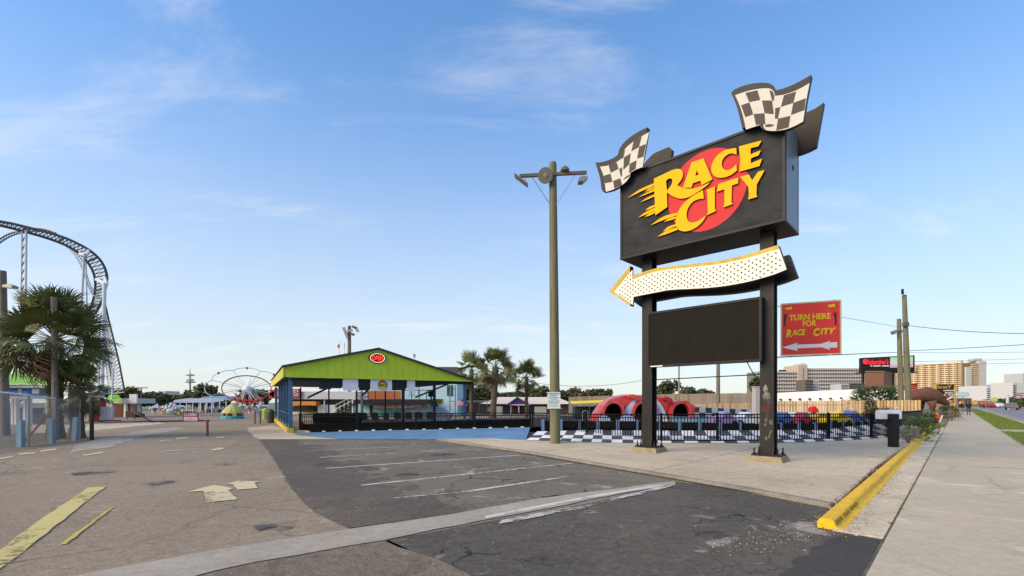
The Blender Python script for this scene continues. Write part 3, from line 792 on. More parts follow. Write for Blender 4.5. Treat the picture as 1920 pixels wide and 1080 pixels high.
sign_shape('letter_c', [A2((490, 172), (430, 180, 1), (340, 208, 1), (260, 275, 1), (212, 370, 1), (220, 455, 1), (270, 500, 1), (350, 503, 1), (430, 475, 1), (497, 425), (490, 355), (450, 395, 1), (390, 423, 1), (345, 405, 1), (326, 350, 1), (345, 290, 1), (400, 242, 1), (450, 233, 1), (493, 248))], LD, 0.045, LM, sign)
sign_shape('letter_e', [A2((520, 155), (775, 88), (737, 155), (652, 172), (648, 245), (765, 198), (740, 255), (655, 287), (650, 345), (780, 292), (750, 375), (525, 438), (535, 300))], LD, 0.045, LM, sign)
sign_shape('letter_c', [A1((805, 580), (815, 665), (760, 672, 1), (700, 702, 1), (652, 770, 1), (641, 850, 1), (672, 903, 1), (740, 898, 1), (840, 835), (800, 900, 1), (740, 955, 1), (650, 994, 1), (570, 985, 1), (532, 930, 1), (541, 840, 1), (590, 740, 1), (660, 670, 1), (740, 617, 1))], LD, 0.045, LM, sign)
sign_shape('letter_i', [A2((155, 645), (256, 600), (248, 630), (248, 850), (262, 880), (160, 925), (170, 890), (166, 680))], LD, 0.045, LM, sign)
sign_shape('letter_t', [A2((290, 575), (515, 505), (508, 570), (440, 592), (435, 780), (450, 800), (345, 840), (356, 800), (356, 635), (270, 662))], LD, 0.045, LM, sign)
sign_shape('letter_y', [A2((535, 495), (630, 470), (668, 535), (735, 440), (805, 420), (798, 440), (720, 580), (715, 690), (725, 720), (622, 750), (632, 700), (626, 612))], LD, 0.045, LM, sign)
for q in (((38, 662), (165, 572, 1), (308, 508), (309, 536), (180, 590, 1)), ((150, 655), (225, 608, 1), (312, 562), (313, 588), (220, 625, 1)), ((172, 700), (240, 655, 1), (316, 620), (317, 640), (230, 678, 1)),
          ((215, 598), (255, 565, 1), (310, 546), (311, 556), (250, 585, 1)), ((218, 785), (260, 750, 1), (318, 726), (319, 745), (262, 772, 1)), ((148, 857), (225, 800, 1), (321, 755), (322, 785), (225, 825, 1)), ((212, 850), (260, 815, 1), (322, 792), (323, 806), (262, 836, 1)),
          ((272, 935), (400, 848, 1), (545, 806), (540, 832), (400, 882, 1)), ((408, 902), (460, 866, 1), (534, 844), (533, 862), (470, 884, 1)), ((400, 998), (450, 950, 1), (530, 922), (532, 942), (460, 974, 1)), ((342, 1050), (430, 992, 1), (535, 955), (550, 978), (440, 1020, 1))):
    sign_shape('speed_line', [A1(*q)], LD, 0.03, LM, sign)

# checkered flags
def flag(name, outer, white, cells, f, d, label):
    o = sign_shape(name, [f(*outer)], d - 0.16, 0.16, [M_blackp, M_blackp], sign)
    o['label'] = label
    sign_shape('white_field', [f(*white)], d + 0.003, 0.008, [M_flagw, M_flagw], o)
    for c in cells: sign_shape('black_check', [f(*c)], d + 0.014, 0.006, [M_flagb, M_flagb], o)
A3 = lambda *p: [(1360 + q[0] / 6.75, 140 + q[1] / 6.75) + tuple(q[2:]) for q in p]
A4 = lambda *p: [(1115 + q[0] / 7.7125, 235 + q[1] / 7.7125) + tuple(q[2:]) for q in p]
FD = DEP / 2 + 0.20
flag('checkered_flag', [(100, 268), (140, 228, 1), (280, 172, 1), (430, 145, 1), (560, 147, 1), (630, 180, 1), (665, 238), (760, 215, 1), (920, 150, 1), (1105, 45), (1055, 300, 1), (1005, 610), (900, 672, 1), (760, 728, 1), (620, 748, 1), (520, 735, 1), (470, 695, 1), (450, 648), (350, 680, 1), (240, 715), (215, 600, 1), (165, 420, 1)],
     [(125, 262), (270, 213, 1), (430, 180, 1), (560, 178, 1), (612, 212, 1), (632, 270), (760, 250, 1), (920, 190, 1), (1068, 108), (1030, 300, 1), (985, 595), (880, 650, 1), (760, 695, 1), (620, 713, 1), (520, 703, 1), (488, 665, 1), (480, 625), (370, 660, 1), (262, 695), (240, 590, 1), (190, 410, 1)],
     [[(255, 232), (405, 198), (440, 318), (302, 345)], [(200, 388), (305, 352), (352, 500), (252, 535)], [(465, 328), (590, 328), (612, 498), (497, 485)], [(358, 500), (495, 488), (505, 622), (388, 635)],
      [(558, 195), (600, 215), (620, 262), (612, 335), (590, 322)], [(742, 262), (895, 215), (858, 355), (705, 405)], [(860, 358), (1018, 300), (1000, 445), (832, 508)], [(632, 425), (695, 410), (665, 555), (628, 555)], [(668, 558), (822, 522), (800, 665), (645, 705)], [(495, 640), (550, 627, 1), (615, 634), (600, 650, 1), (520, 660, 1)]],
     A3, FD, 'black and white checkered flag above the right end of the sign')
flag('checkered_flag', [(50, 565), (160, 555, 1), (300, 505, 1), (375, 455), (400, 370, 1), (480, 262, 1), (640, 142, 1), (800, 62), (760, 300, 1), (700, 615), (620, 655, 1), (532, 700), (525, 750, 1), (470, 830, 1), (400, 890, 1), (290, 950, 1), (160, 982), (140, 950), (120, 800, 1), (90, 690, 1)],
     [(80, 600), (200, 580, 1), (320, 530, 1), (395, 480), (420, 375, 1), (500, 285, 1), (650, 182, 1), (788, 97), (740, 320, 1), (695, 605), (600, 640, 1), (517, 688), (510, 740, 1), (460, 810, 1), (395, 865, 1), (280, 925, 1), (165, 963), (130, 730, 1)],
     [[(203, 578), (315, 535), (345, 625), (232, 685)], [(130, 730), (230, 700), (255, 815), (150, 835)], [(355, 632), (396, 608), (395, 735), (378, 740)], [(268, 805), (370, 765), (395, 860), (285, 915)],
      [(565, 235), (678, 165), (640, 310), (530, 375)], [(645, 310), (740, 270), (705, 450), (615, 480)], [(425, 465), (520, 405), (500, 560), (415, 640)], [(505, 560), (605, 505), (592, 625), (498, 690)], [(435, 345), (430, 400), (407, 490), (396, 470), (415, 372)], [(415, 787), (450, 745, 1), (510, 710), (500, 735, 1)]],
     A4, FD, 'black and white checkered flag at the left end of the sign')
M_back = mat('flag_back_brown', (0.030, 0.024, 0.018), 0.6)
sign_shape('rear_flag', [A3((640, 700), (900, 560), (1040, 512, 1), (1160, 460, 1), (1262, 388), (1215, 650, 1), (1165, 938), (1060, 990, 1), (920, 1040, 1), (780, 1060), (640, 1000))], -(DEP / 2 + 0.05), 0.16, [M_back, M_blackp], sign)
sign_shape('rear_flag', [A4((700, 640), (870, 450, 1), (1000, 385, 1), (1105, 340), (1150, 378), (1140, 450), (1100, 620), (800, 760))], -(DEP / 2 + 0.05), 0.16, [M_back, M_blackp], sign)

# bulb arrow
arrow = [(1148.8, 547.9), (1187.6, 501.4), (1187.6, 521.5), (1230, 507.3, 1), (1287, 499.5, 1), (1300, 498.4, 1), (1348.6, 492.5, 1), (1397, 482.6, 1), (1425, 474.5, 1), (1463.2, 463.2), (1478.5, 506.3),
         (1449.3, 517.8, 1), (1411, 528.6, 1), (1369.4, 537, 1), (1327.8, 542, 1), (1300, 543.6, 1), (1255, 546, 1), (1230, 550.5, 1), (1189.7, 558.3), (1188.3, 575.7)]
M_awhite = mat('arrow_face_white', (0.80, 0.77, 0.69), 0.5)
M_arim = mat('arrow_rim_gold', (0.55, 0.39, 0.055), 0.5, col2=(0.32, 0.22, 0.03), scale=5, amount=0.8)
AD = 0.52
ab = sign_shape('arrow_box', [arrow], AD - 0.22, 0.21, [M_arim, M_blackp], sign); ab['label'] = 'white curved arrow with gold rim and rows of bulbs, pointing left'
lp = outline(to_local(arrow, AD), 6)
ctr = Vector((sum(p[0] for p in lp) / len(lp), sum(p[1] for p in lp) / len(lp)))
def inset(loop, w):
    out = []; n = len(loop); area = sum(loop[i][0] * loop[(i + 1) % n][1] - loop[(i + 1) % n][0] * loop[i][1] for i in range(n)); sg = 1 if area > 0 else -1
    for i in range(n):
        a, b, c = Vector(loop[i - 1]), Vector(loop[i]), Vector(loop[(i + 1) % n])
        d1, d2 = (b - a).normalized(), (c - b).normalized()
        n1, n2 = Vector((-d1.y, d1.x)) * sg, Vector((-d2.y, d2.x)) * sg
        m = n1 + n2
        if m.length < 1e-4: m = n1
        m.normalize(); k = w / max(0.45, m.dot(n1)); out.append(b + m * k)
    return out
lpi = inset([Vector(p) for p in lp], 0.034)
put_mesh('arrow_face', shape_mesh([lpi], 0.01), frame_matrix(PR - RD * (AD - 0.006), XN, YN), M_awhite, ab)
def inside(p, loop):
    c = False; n = len(loop)
    for i in range(n):
        a, b = loop[i], loop[(i + 1) % n]
        if (a[1] > p[1]) != (b[1] > p[1]) and p[0] < (b[0] - a[0]) * (p[1] - a[1]) / (b[1] - a[1]) + a[0]: c = not c
    return c
lpb = inset([Vector(p) for p in lp], 0.075)
B = MB(); x0 = min(p[0] for p in lp); x1 = max(p[0] for p in lp); z0 = min(p[1] for p in lp); z1 = max(p[1] for p in lp)
i = 0; x = x0
while x < x1:
    z = z0 + (i % 2) * 0.065
    while z < z1:
        if inside((x, z), lpb):
            p = PR + XN * x + UP * z - RD * (AD + 0.004); B.lathe(p, [(0.0195, 0), (0.0195, 0.012), (0.013, 0.026)], 6, axis=-RD)
        z += 0.13
    x += 0.0875; i += 1
o = B.build('bulbs', mat('dark_bulb_socket', (0.05, 0.04, 0.035), 0.4), ab); o['kind'] = 'stuff'
lpm = [(p[0], p[1]) for p in lp]
put_mesh('rear_arrow_box', shape_mesh([lpm], 0.24), frame_matrix(PR - RD * (-0.52), XN, YN), M_blackp, sign)

# LED screen
lp_ = splane(0.42)
q = [lp_(1213, 587), lp_(1428, 555), lp_(1428, 677), lp_(1213, 689)]
a0_, a1_ = (q[0] - PR).dot(S), (q[1] - PR).dot(S); zt, zb = (q[0].z + q[1].z) / 2, (q[2].z + q[3].z) / 2
B = MB(); B.obox(sgn((a0_ + a1_) / 2, 0.28, (zt + zb) / 2), S * (a0_ - a1_) / 2, RD * 0.12, UP * (zt - zb) / 2); led = B.build('led_cabinet', M_blackp, sign)
m = bpy.data.materials.new('led_matrix'); m.use_nodes = True
N = m.node_tree.nodes; L = m.node_tree.links.new; bs = N['Principled BSDF']; bs.inputs['Roughness'].default_value = 0.8; bs.inputs['Specular IOR Level'].default_value = 0.12
tcn = N.new('ShaderNodeTexCoord'); vm = N.new('ShaderNodeVectorMath'); vm.operation = 'DOT_PRODUCT'; vm.inputs[1].default_value = tuple(S); L(tcn.outputs['Object'], vm.inputs[0])
sn = N.new('ShaderNodeMath'); sn.operation = 'MULTIPLY'; sn.inputs[1].default_value = 34; L(vm.outputs['Value'], sn.inputs[0])
si = N.new('ShaderNodeMath'); si.operation = 'FRACT'; L(sn.outputs[0], si.inputs[0])
nzz = N.new('ShaderNodeTexNoise'); nzz.inputs['Scale'].default_value = 2.5; nzz.inputs['Detail'].default_value = 6; L(tcn.outputs['Object'], nzz.inputs['Vector'])
m1 = N.new('ShaderNodeMixRGB'); m1.inputs['Color1'].default_value = (0.010, 0.0085, 0.0075, 1); m1.inputs['Color2'].default_value = (0.020, 0.017, 0.014, 1); L(nzz.outputs['Fac'], m1.inputs['Fac'])
m2 = N.new('ShaderNodeMixRGB'); m2.inputs['Color2'].default_value = (0.010, 0.008, 0.007, 1)
rr = N.new('ShaderNodeMapRange'); rr.inputs['From Min'].default_value = 0.6; rr.inputs['From Max'].default_value = 0.8; rr.inputs['To Max'].default_value = .8; L(si.outputs[0], rr.inputs['Value'])
L(rr.outputs[0], m2.inputs['Fac']); L(m1.outputs[0], m2.inputs['Color1']); L(m2.outputs[0], bs.inputs['Base Color'])
M_led = m
NX, NZ = 8, 4
for i in range(NX):
    for j in range(NZ):
        w = (a0_ - a1_ - 0.14) / NX; h = (zt - zb - 0.14) / NZ
        B = MB(); B.obox(sgn(a1_ + 0.07 + w * (i + .5), 0.402, zb + 0.07 + h * (j + .5)), S * (w / 2 - 0.0006), RD * 0.008, UP * (h / 2 - 0.0006)); B.build('led_panel', M_led, led)
B = MB()
for a_, z_, sa, sz in (((a0_ + a1_) / 2, zt - .03, (a0_ - a1_) / 2, .03), ((a0_ + a1_) / 2, zb + .03, (a0_ - a1_) / 2, .03)):
    B.obox(sgn(a_, 0.41, z_), S * sa, RD * .02, UP * sz)
for a_ in (a0_ - .03, a1_ + .03): B.obox(sgn(a_, 0.409, (zt + zb) / 2), S * .03, RD * .02, UP * ((zt - zb) / 2 - .06))
B.build('screen_frame', M_blackp, led)
B = MB(); B.beam(sgn(a0_ - .12, .44, zb + .02), sgn(a0_ - .5, .44, zb + .02), .012, .03); B.build('white_strip', M_awhite, led)
B = MB(); B.tube(sgn(0, 0, 2.28), sgn(SEP, 0, 2.24), 0.014, n=6); B.build('conduit', M_blackp, sign)
B = MB(); B.path([sgn(.45, .2, zb), sgn(.3, .1, zb - .35), sgn(.17, .02, 2.2)], 0.012); B.build('cable', M_blackp, sign)

# ================================================================== RED "TURN HERE" SIGN hung on two wires behind
YT = 15.5
tx0, tx1 = 1463.5, 1577.5
tl = W(tx0, 571.5, YT); tdir = Vector((0.93, -0.367, 0)).normalized()
# plane through the left edge, turning slightly towards the viewer on the right
def tp(x, y): return on_plane(x, y, tl, Vector((tdir.y, -tdir.x, 0)))
tz0, tz1 = (tp(tx0, 668).z + tp(tx1, 664).z) / 2, (tp(tx0, 571.5).z + tp(tx1, 559.5).z) / 2
tn = Vector((tdir.y, -tdir.x, 0));  tn = -tn if tn.y > 0 else tn
wT = (tp(tx1, 600) - tp(tx0, 600)).length; hT = tz1 - tz0
T0 = Vector((tl.x, tl.y, tz0))
def tq(u, v, d=0.0): return T0 + tdir * (u * wT) + UP * (v * hT) + tn * d
turn = thing('banner_sign', tq(.5, 0), 'red hanging sign with yellow lettering and a white left arrow', 'sign')
M_cream = mat('cream_border', (0.78, 0.62, 0.36), 0.6); M_tred = mat('banner_red', (0.86, 0.062, 0.046), 0.6, col2=(0.78, 0.054, 0.04), scale=1.2)
M_ty = mat('banner_yellow', (0.92, 0.66, 0.02), 0.55); M_tw = mat('banner_white', (0.90, 0.89, 0.88), 0.55); M_tk = mat('banner_dark', (0.08, 0.02, 0.02), 0.6)
B = MB(); B.obox(tq(.5, .5, 0), tdir * wT / 2, tn * .012, UP * hT / 2); B.build('border_panel', M_cream, turn)
B = MB(); B.obox(tq(.5, .5, .014), tdir * (wT / 2 - .045), tn * .003, UP * (hT / 2 - .045)); B.build('red_panel', M_tred, turn)
text_at('lettering', 'TURN HERE', tq(.485, .715, .02), tdir, UP, wT * .68, hT * .11, M_ty, turn, .006, offset=.026)
text_at('lettering', 'FOR', tq(.485, .595, .02), tdir, UP, wT * .225, hT * .11, M_ty, turn, .006, offset=.026)
for wd, xa, wd_w in (('RACE', .255, .33), ('CITY', .73, .37)):
    text_at('lettering', wd[0], tq(xa - wd_w * .35, .425, .02), tdir, UP, wT * wd_w * .29, hT * .15, M_ty, turn, .006, shear=.18, offset=.045)
    text_at('lettering', wd[1:], tq(xa + wd_w * .15, .435, .02), tdir, UP, wT * wd_w * .68, hT * .115, M_ty, turn, .006, shear=.18, offset=.04)
B = MB(); B.prism([tq(u_, v_, .018) for u_, v_ in ((.03, .165), (.30, .245), (.28, .225), (.27, .205), (.68, .205), (.82, .255), (.80, .225), (.93, .225), (.93, .125), (.80, .125), (.82, .085), (.68, .14), (.27, .135), (.29, .085))], tn * .006); B.build('white_arrow', M_tw, turn)
for u_, v_ in ((.14, .925), (.84, .925)):
    B = MB(); B.prism([tq(u_ - .055, v_ - .01, .018), tq(u_ - .05, v_ - .055, .018), tq(u_ + .05, v_ - .05, .018), tq(u_ + .055, v_, .018)], tn * .005); B.build('yellow_mark', M_ty, turn)
for u_, fl in ((.075, 1), (.90, -1)):
    B = MB(); v0 = .56 if fl > 0 else .54
    fig = [(0, .0), (.012, .06), (.008, .10), (.014, .15), (.03, .19), (.036, .23), (.024, .23), (.016, .20), (.008, .20), (.008, .235), (-.012, .24), (-.014, .20), (-.022, .18), (-.02, .10), (-.024, .0)]
    B.prism([tq(u_ + fl * a_, v0 + b_, .018) for a_, b_ in fig], tn * .005); B.build('dark_emblem', M_tk, turn)
for u_, v_ in ((.14, -.01), (.80, -.01), (.86, 1.0)):
    B = MB(); B.tube(tq(u_, v_, .0), tq(u_ + .04, v_ + .012, .02), .02, n=6); B.build('wire_clamp', M_tw, turn)

M_wire = mat('dark_wire', (0.05, 0.05, 0.052), 0.6)
def sag(a, b, s_, n=14): return [lerp(a, b, t / n) - UP * (4 * s_ * (t / n) * (1 - t / n)) for t in range(n + 1)]
def wire(a, b, s_, r_, label, name='overhead_wire'):
    B = MB(); B.path(sag(a, b, s_), r_, 5)
    return tag(B.build(name, M_wire, origin=a), label, 'wire', 'overhead wires')

# ================================================================== TALL LIGHT POLE
M_pole = mat('greenish_treated_pole', (0.175, 0.172, 0.102), 0.85, col2=(0.11, 0.107, 0.062), scale=3, amount=0.9, stretch=(3, 3, 0.25), bump=0.35, bscale=12)
M_poleg = mat('grey_weathered_pole', (0.20, 0.175, 0.14), 0.85, col2=(0.12, 0.105, 0.085), scale=3, amount=0.9, stretch=(3, 3, 0.25), bump=0.35, bscale=12)
M_arm = mat('weathered_arm_wood', (0.13, 0.115, 0.095), 0.85, col2=(0.08, 0.07, 0.06), scale=4, stretch=(.4, 3, 3))
M_galv = mat('galvanised_metal', (0.30, 0.30, 0.28), 0.45, metal=0.6, col2=(0.20, 0.19, 0.17), scale=5)
M_glassd = mat('floodlight_glass', (0.16, 0.16, 0.15), 0.25, spec=0.6)
pb = G(1041, 831, PAD); pt = W(1036.5, 305, pb.y)
lp0 = thing('light_pole', pb, 'tall greenish wooden light pole with crossarm and floodlights on the concrete pad', 'light pole')
B = MB(); B.path([lerp(pb, pt, t) for t in (0, .02, .25, .5, .75, .995, 1)], [.195, .19, .178, .165, .15, .135, .12], 14); B.build('pole', M_pole, lp0, smooth=False)
ya = pb.y - 0.16
al, ar = W(974, 330, ya), W(1100, 323.5, ya)
B = MB(); B.beam(al, W(1031, 327, ya), .09, .11); B.beam(W(1031, 327, ya) + Vector((.002, 0, 0)), ar, .09, .11); B.build('crossarm', M_arm, lp0)
for xa, ya_, xb, yb in ((997, 331, 1029, 380), (1079, 327, 1043.5, 383)):
    B = MB(); B.tube(W(xa, ya_, ya), W(xb, yb, ya + .05), .016, n=6); B.build('brace', M_galv, lp0)
# round floodlight facing the viewer
fl = W(1023, 329, ya - .12)
B = MB(); ax = Vector((-.25, -.9, -.35)).normalized(); B.lathe(fl - ax * .3, [(.06, 0), (.14, .06), (.25, .22), (.28, .34), (.26, .345)], 20, axis=ax); f1 = B.build('floodlight', M_glassd, lp0, smooth=False)
B = MB(); B.lathe(fl + ax * .05, [(.085, 0), (.07, .02)], 12, axis=ax); B.build('bulb', M_galv, f1)
# flat floodlights at the arm ends, and a small hood on the arm
B = MB(); B.obox(W(977, 338, ya), (W(990, 348.5, ya) - W(966, 330, ya)) / 2, Vector((0, .17, 0)), Vector((-.02, 0, .03))); B.tube(W(985, 335, ya), W(984, 341, ya), .03, n=6); B.build('floodlight', M_galv, lp0)
B = MB(); c = W(1092, 338, ya)
B.prism([c + Vector(v) for v in ((-.16, -.15, -.10), (.02, -.15, -.10), (.19, -.15, .06), (.08, -.15, .09), (-.14, -.15, .05))], (0, .3, 0)); B.tube(c + UP * .08, c + UP * .2, .03, n=6); B.build('floodlight', M_galv, lp0)
c = W(1059, 317.5, ya)
B = MB(); B.lathe(c - UP * .10, [(.13, 0), (.17, .03), (.15, .13), (.06, .2), (.02, .24)], 12); B.build('hood_lamp', M_arm, lp0)
# notice on the pole
M_note = mat('notice_white', (0.62, 0.70, 0.72), 0.6); M_notet = mat('notice_print', (0.10, 0.26, 0.24), 0.7); M_notek = mat('notice_print_dark', (0.12, 0.17, 0.18), 0.7)
yn = pb.y - .205
n0, n1_ = W(1026.5, 766, yn), W(1050.5, 735, yn); nw, nh = n1_.x - n0.x, n1_.z - n0.z
notice = thing('notice_board', (n0.x + nw / 2, yn, n0.z), 'small white notice with green print fixed to the light pole', 'sign')
B = MB(); B.box((n0.x + nw / 2, yn, n0.z + nh / 2), (nw, .012, nh)); B.build('plate', M_note, notice)
r = random.Random(2)
for k, (v_, h_, x0_, x1_, mm_) in enumerate(((.90, .09, .06, .94, M_notek), (.78, .10, .25, .70, M_notet), (.66, .06, .08, .9, M_notet), (.57, .07, .25, .75, M_notet), (.46, .05, .08, .92, M_notet), (.37, .05, .1, .9, M_notek), (.28, .04, .08, .85, M_notet), (.19, .03, .1, .9, M_notek), (.11, .03, .08, .8, M_notek))):
    B = MB(); x_ = x0_
    while x_ < x1_:
        w_ = min(r.uniform(.04, .10), x1_ - x_); B.box((n0.x + nw * (x_ + w_ / 2), yn - .007, n0.z + nh * v_), (nw * w_ * .8, .002, nh * h_)); x_ += w_ + .012
    B.build('print_line', mm_, notice)
# ================================================================== TRACK FENCE, CHECKERED BANK, BLUE RAMP
M_fence = mat('black_fence_metal', (0.006, 0.006, 0.007), 0.5, spec=0.12)
M_bluew = mat('blue_painted_concrete', (0.12, 0.25, 0.42), 0.75, col2=(0.085, 0.175, 0.29), scale=.9, amount=0.9, detail=10, bump=0.2)
M_ckw = mat('check_white_paint', (0.84, 0.83, 0.82), 0.6, col2=(0.50, 0.49, 0.47), scale=1.3, amount=.8, detail=10)
M_ckb = mat('check_black_paint', (0.045, 0.046, 0.05), 0.6, col2=(0.095, 0.093, 0.09), scale=1.3, amount=.8, detail=10)
M_rubber = mat('black_rubber', (0.008, 0.008, 0.008), 0.8, spec=0.1)
M_bpost = mat('blue_post_paint', (0.085, 0.165, 0.32), 0.55, col2=(0.12, 0.21, 0.37), scale=3)
M_deck = mat('track_deck', (0.04, 0.04, 0.042), 0.9, col2=(0.06, 0.058, 0.055), scale=.6)

fence_r = [GX(998, 24.0, .30), G(1100, 820, .06), G(1240, 829, .06), G(1345, 829.3, .06), G(1443, 828.5, .06), G(1553, 825.5, .06), G(1634, 821, .06), G(1728, 812, .06)]
top_r = [1.03, 1.05, 1.10, 1.11, 1.11, 1.10, 1.07, 1.03]
fence_l = [G(563, 810.5), GX(670, 24.35, .09), GX(780, 24.2, .16), GX(890, 24.1, .23), GX(994, 24.0, .30)]
top_l = [0.93, 0.96, 0.99, 1.01, 1.03]
bm_bal = MB().box((0, 0, .5), (.024, .024, 1.0)).build('baluster_source', M_fence).data
bpy.data.objects.remove(bpy.data.objects['baluster_source'])
def rail_fence(label, pts, tops, lift, step, postw=.075, up_=.0):
    t = thing('metal_fence', pts[0], label, 'fence', 'black metal fences round the track')
    for i, (p, h) in enumerate(zip(pts, tops)):
        B = MB(); B.box((p.x, p.y, (p.z + h + .06) / 2 - .02), (postw, postw, h + .06 - p.z + .04)); B.build('fence_post', M_fence, t)
    for (a, b, ha, hb) in zip(pts[:-1], pts[1:], tops[:-1], tops[1:]):
        A, Bv = a.copy(), b.copy(); d = (b - a); d.z = 0; ln = d.length; d.normalize(); g = d * (postw / 2 + .002)
        for ra, rb in ((ha, hb), (ha - .13, hb - .13), (a.z + lift, b.z + lift)):
            B = MB(); B.beam(Vector((a.x, a.y, ra)) + g, Vector((b.x, b.y, rb)) - g, .045, .042); B.build('rail', M_fence, t)
        n = int(ln / step)
        for k in range(1, n):
            f = k / n; p = lerp(a, b, f); z0 = p.z + lift; z1 = lerp(ha, hb, f)
            place('baluster', bm_bal, t, (p.x - t.location.x, p.y - t.location.y, z0 - t.location.z), (0, 0, math.atan2(d.y, d.x)), (1, 1, z1 - z0))
    return t
rail_fence('long black metal fence in front of the open pavilion, above the blue ramp', fence_l, top_l, .09, .115, .10)
rail_fence('curved black metal fence round the checkered track edge behind the tall sign', fence_r, top_r, .07, .118)
# small white plates at the foot of the left fence
B = MB()
b0 = [G(558, 815, .014), G(640, 823, .014), G(830, 823.5, .014), GX(986, G(986, 824.5, .066).y, .066)]
b1 = [G(562, 812, .014)] + [p - Vector((0, .12, 0)) for p in fence_l[1:-1]] + [fence_l[-1] - Vector((0, .12, 0))]
B.face([b0[0], b0[1], b1[1], b1[0]]); B.face([b0[1], b0[2], b1[3], b1[2], b1[1]]); B.face([b0[2], b0[3], b1[4], b1[3]])
o = B.build('blue_ramp', M_bluew); o['kind'] = 'structure'
if o.data.polygons[0].normal.z < 0: o.data.flip_normals()
for k in range(14):
    f = (k + .5) / 14 * 4; i = min(3, int(f)); p = lerp(fence_l[i], fence_l[i + 1], f - i) - Vector((0, .10, -.02))
    B = MB(); B.box(p, (.16, .05, .05)); B.build('foot_plate', M_ckw, bpy.data.objects['metal_fence']).location -= Vector((0, 0, 0))
# raised dark edge behind the left fence
B = MB()
for a, b in zip(fence_l[:-1], fence_l[1:]): B.beam(a + Vector((0, .35, .20)), b + Vector((0, .35, .20)), .18, .42)
tag(B.build('track_edge', M_rubber, origin=fence_l[0]), 'low black rubber edge along the foot of the pavilion fence', 'barrier')
B = MB(); dk = [fence_l[0] + Vector((.6, .5, -.0)), fence_l[2] + Vector((0, .5, -.02)), fence_l[-1] + Vector((.6, .5, -.02)), GX(1120, 24, .33), GX(1440, 21.5, .36), GX(1640, 24, .36), GX(1760, 36, .36), GX(1080, 38, .36), GX(880, 37, .30)]
B.face(dk); o = B.build('track_deck', M_deck); o['kind'] = 'structure'
if o.data.polygons[0].normal.z < 0: o.data.flip_normals()

# checkered bank
bx = [988, 1009, 1030, 1050, 1070, 1090, 1109, 1128, 1147, 1167, 1188, 1210, 1234, 1259, 1284, 1309.5, 1334, 1359, 1384, 1406, 1428, 1450, 1472, 1492, 1511, 1530, 1548, 1566, 1583, 1600, 1617, 1633, 1648, 1662, 1676, 1690]
def by(x):
    P = [(980, 824.5), (1040, 826.5), (1100, 828.5), (1150, 829.8), (1240, 830.3), (1440, 830), (1500, 828.8), (1560, 826.5), (1620, 823), (1700, 817)]
    for (x0, y0), (x1, y1) in zip(P[:-1], P[1:]):
        if x0 <= x <= x1: return lerp(y0, y1, (x - x0) / (x1 - x0))
    return P[-1][1]
def lean(x):
    P = [(980, 20), (1040, 14), (1100, 8), (1147, 0), (1260, -5), (1310, -10), (1360, -17), (1400, -21), (1470, -25), (1530, -29), (1700, -40)]
    for (x0, y0), (x1, y1) in zip(P[:-1], P[1:]):
        if x0 <= x <= x1: return lerp(y0, y1, (x - x0) / (x1 - x0))
    return -40
rows = [(0, 0), (.26, .7), (.57, 1.7), (1.0, 3.3)]
B = MB(); grid = []
for x in bx:
    y = by(x); Yb = F * (H - .075) / (y - HZ); col = []
    span = 23 if x > 1110 else lerp(16, 23, (x - 988) / 122)
    for f, dy in rows:
        Y = Yb + dy * (1.0 if x > 1110 else lerp(.75, 1, (x - 988) / 122)); col.append(W(x + lean(x) * f, y - span * f, Y))
    grid.append(col)
for i in range(len(bx) - 1):
    for j in range(3):
        B.face([grid[i][j], grid[i + 1][j], grid[i + 1][j + 1], grid[i][j + 1]], (i + j) % 2)
o = B.build('checkered_bank', [M_ckw, M_ckb]); o['kind'] = 'structure'
if sum(p.normal.z for p in o.data.polygons) < 0: o.data.flip_normals()

# barrier of blue posts and black belts behind the fence
bpx = [(1018, 806), (1052, 806), (1086, 806.5), (1121, 806.5), (1158, 806.5), (1195, 806.5), (1237, 807), (1274.6, 809), (1312, 809), (1350, 811), (1388, 811), (1426, 812), (1464, 812), (1497, 811), (1528.5, 812), (1556.6, 808), (1579.6, 808), (1599, 808), (1615, 806), (1630, 806), (1643, 805), (1655, 804), (1667, 803)]
bar = thing('track_barrier', W(1121, 807, 21.2), 'row of short blue posts joined by black rubber belts behind the track fence', 'barrier')
bpts = []
for x, y in bpx:
    Y = 21.3 if x < 1240 else (20.9 if x < 1540 else lerp(20.9, 25.5, (x - 1540) / 130)); bpts.append(W(x, y, Y))
for p in bpts:
    B = MB(); B.box((p.x, p.y, p.z + .22), (.13, .13, .52)); B.build('barrier_post', M_bpost, bar)
for a, b in zip(bpts[:-1], bpts[1:]):
    d = (b - a).normalized() * .066; up_ = UP * .26
    B = MB(); B.beam(a + d + up_ + Vector((0, .03, 0)), b - d + up_ + Vector((0, .03, 0)), .06, .30); B.build('rubber_belt', M_rubber, bar)

# ================================================================== RED TUNNEL RIDE
M_tred2 = mat('tunnel_red', (0.44, 0.022, 0.028), 0.35, col2=(0.52, 0.14, 0.15), scale=2.4, amount=0.55, coat=0.2)
M_tblue = mat('tunnel_light_blue', (0.30, 0.47, 0.72), 0.5, col2=(0.48, 0.58, 0.72), scale=1.1, amount=0.9, coat=0.2)
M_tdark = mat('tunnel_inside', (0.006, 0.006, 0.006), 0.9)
M_teal = mat('tunnel_teal', (0.13, 0.30, 0.42), 0.5, col2=(0.20, 0.38, 0.50), scale=1.5)
YR = 26.0
tun = thing('tunnel_ride', GX(1215, YR, .36), 'red and light blue tunnel ride with three dark arched openings', 'ride')
tp2 = lambda q, dy=0.0: [W(x, y, YR) + Vector((0, dy, 0)) for x, y in q]
arches = [(1148.5, 18, 755.5, 0), (1206, 20, 755, 0), (1274, 17, 756, 0)]
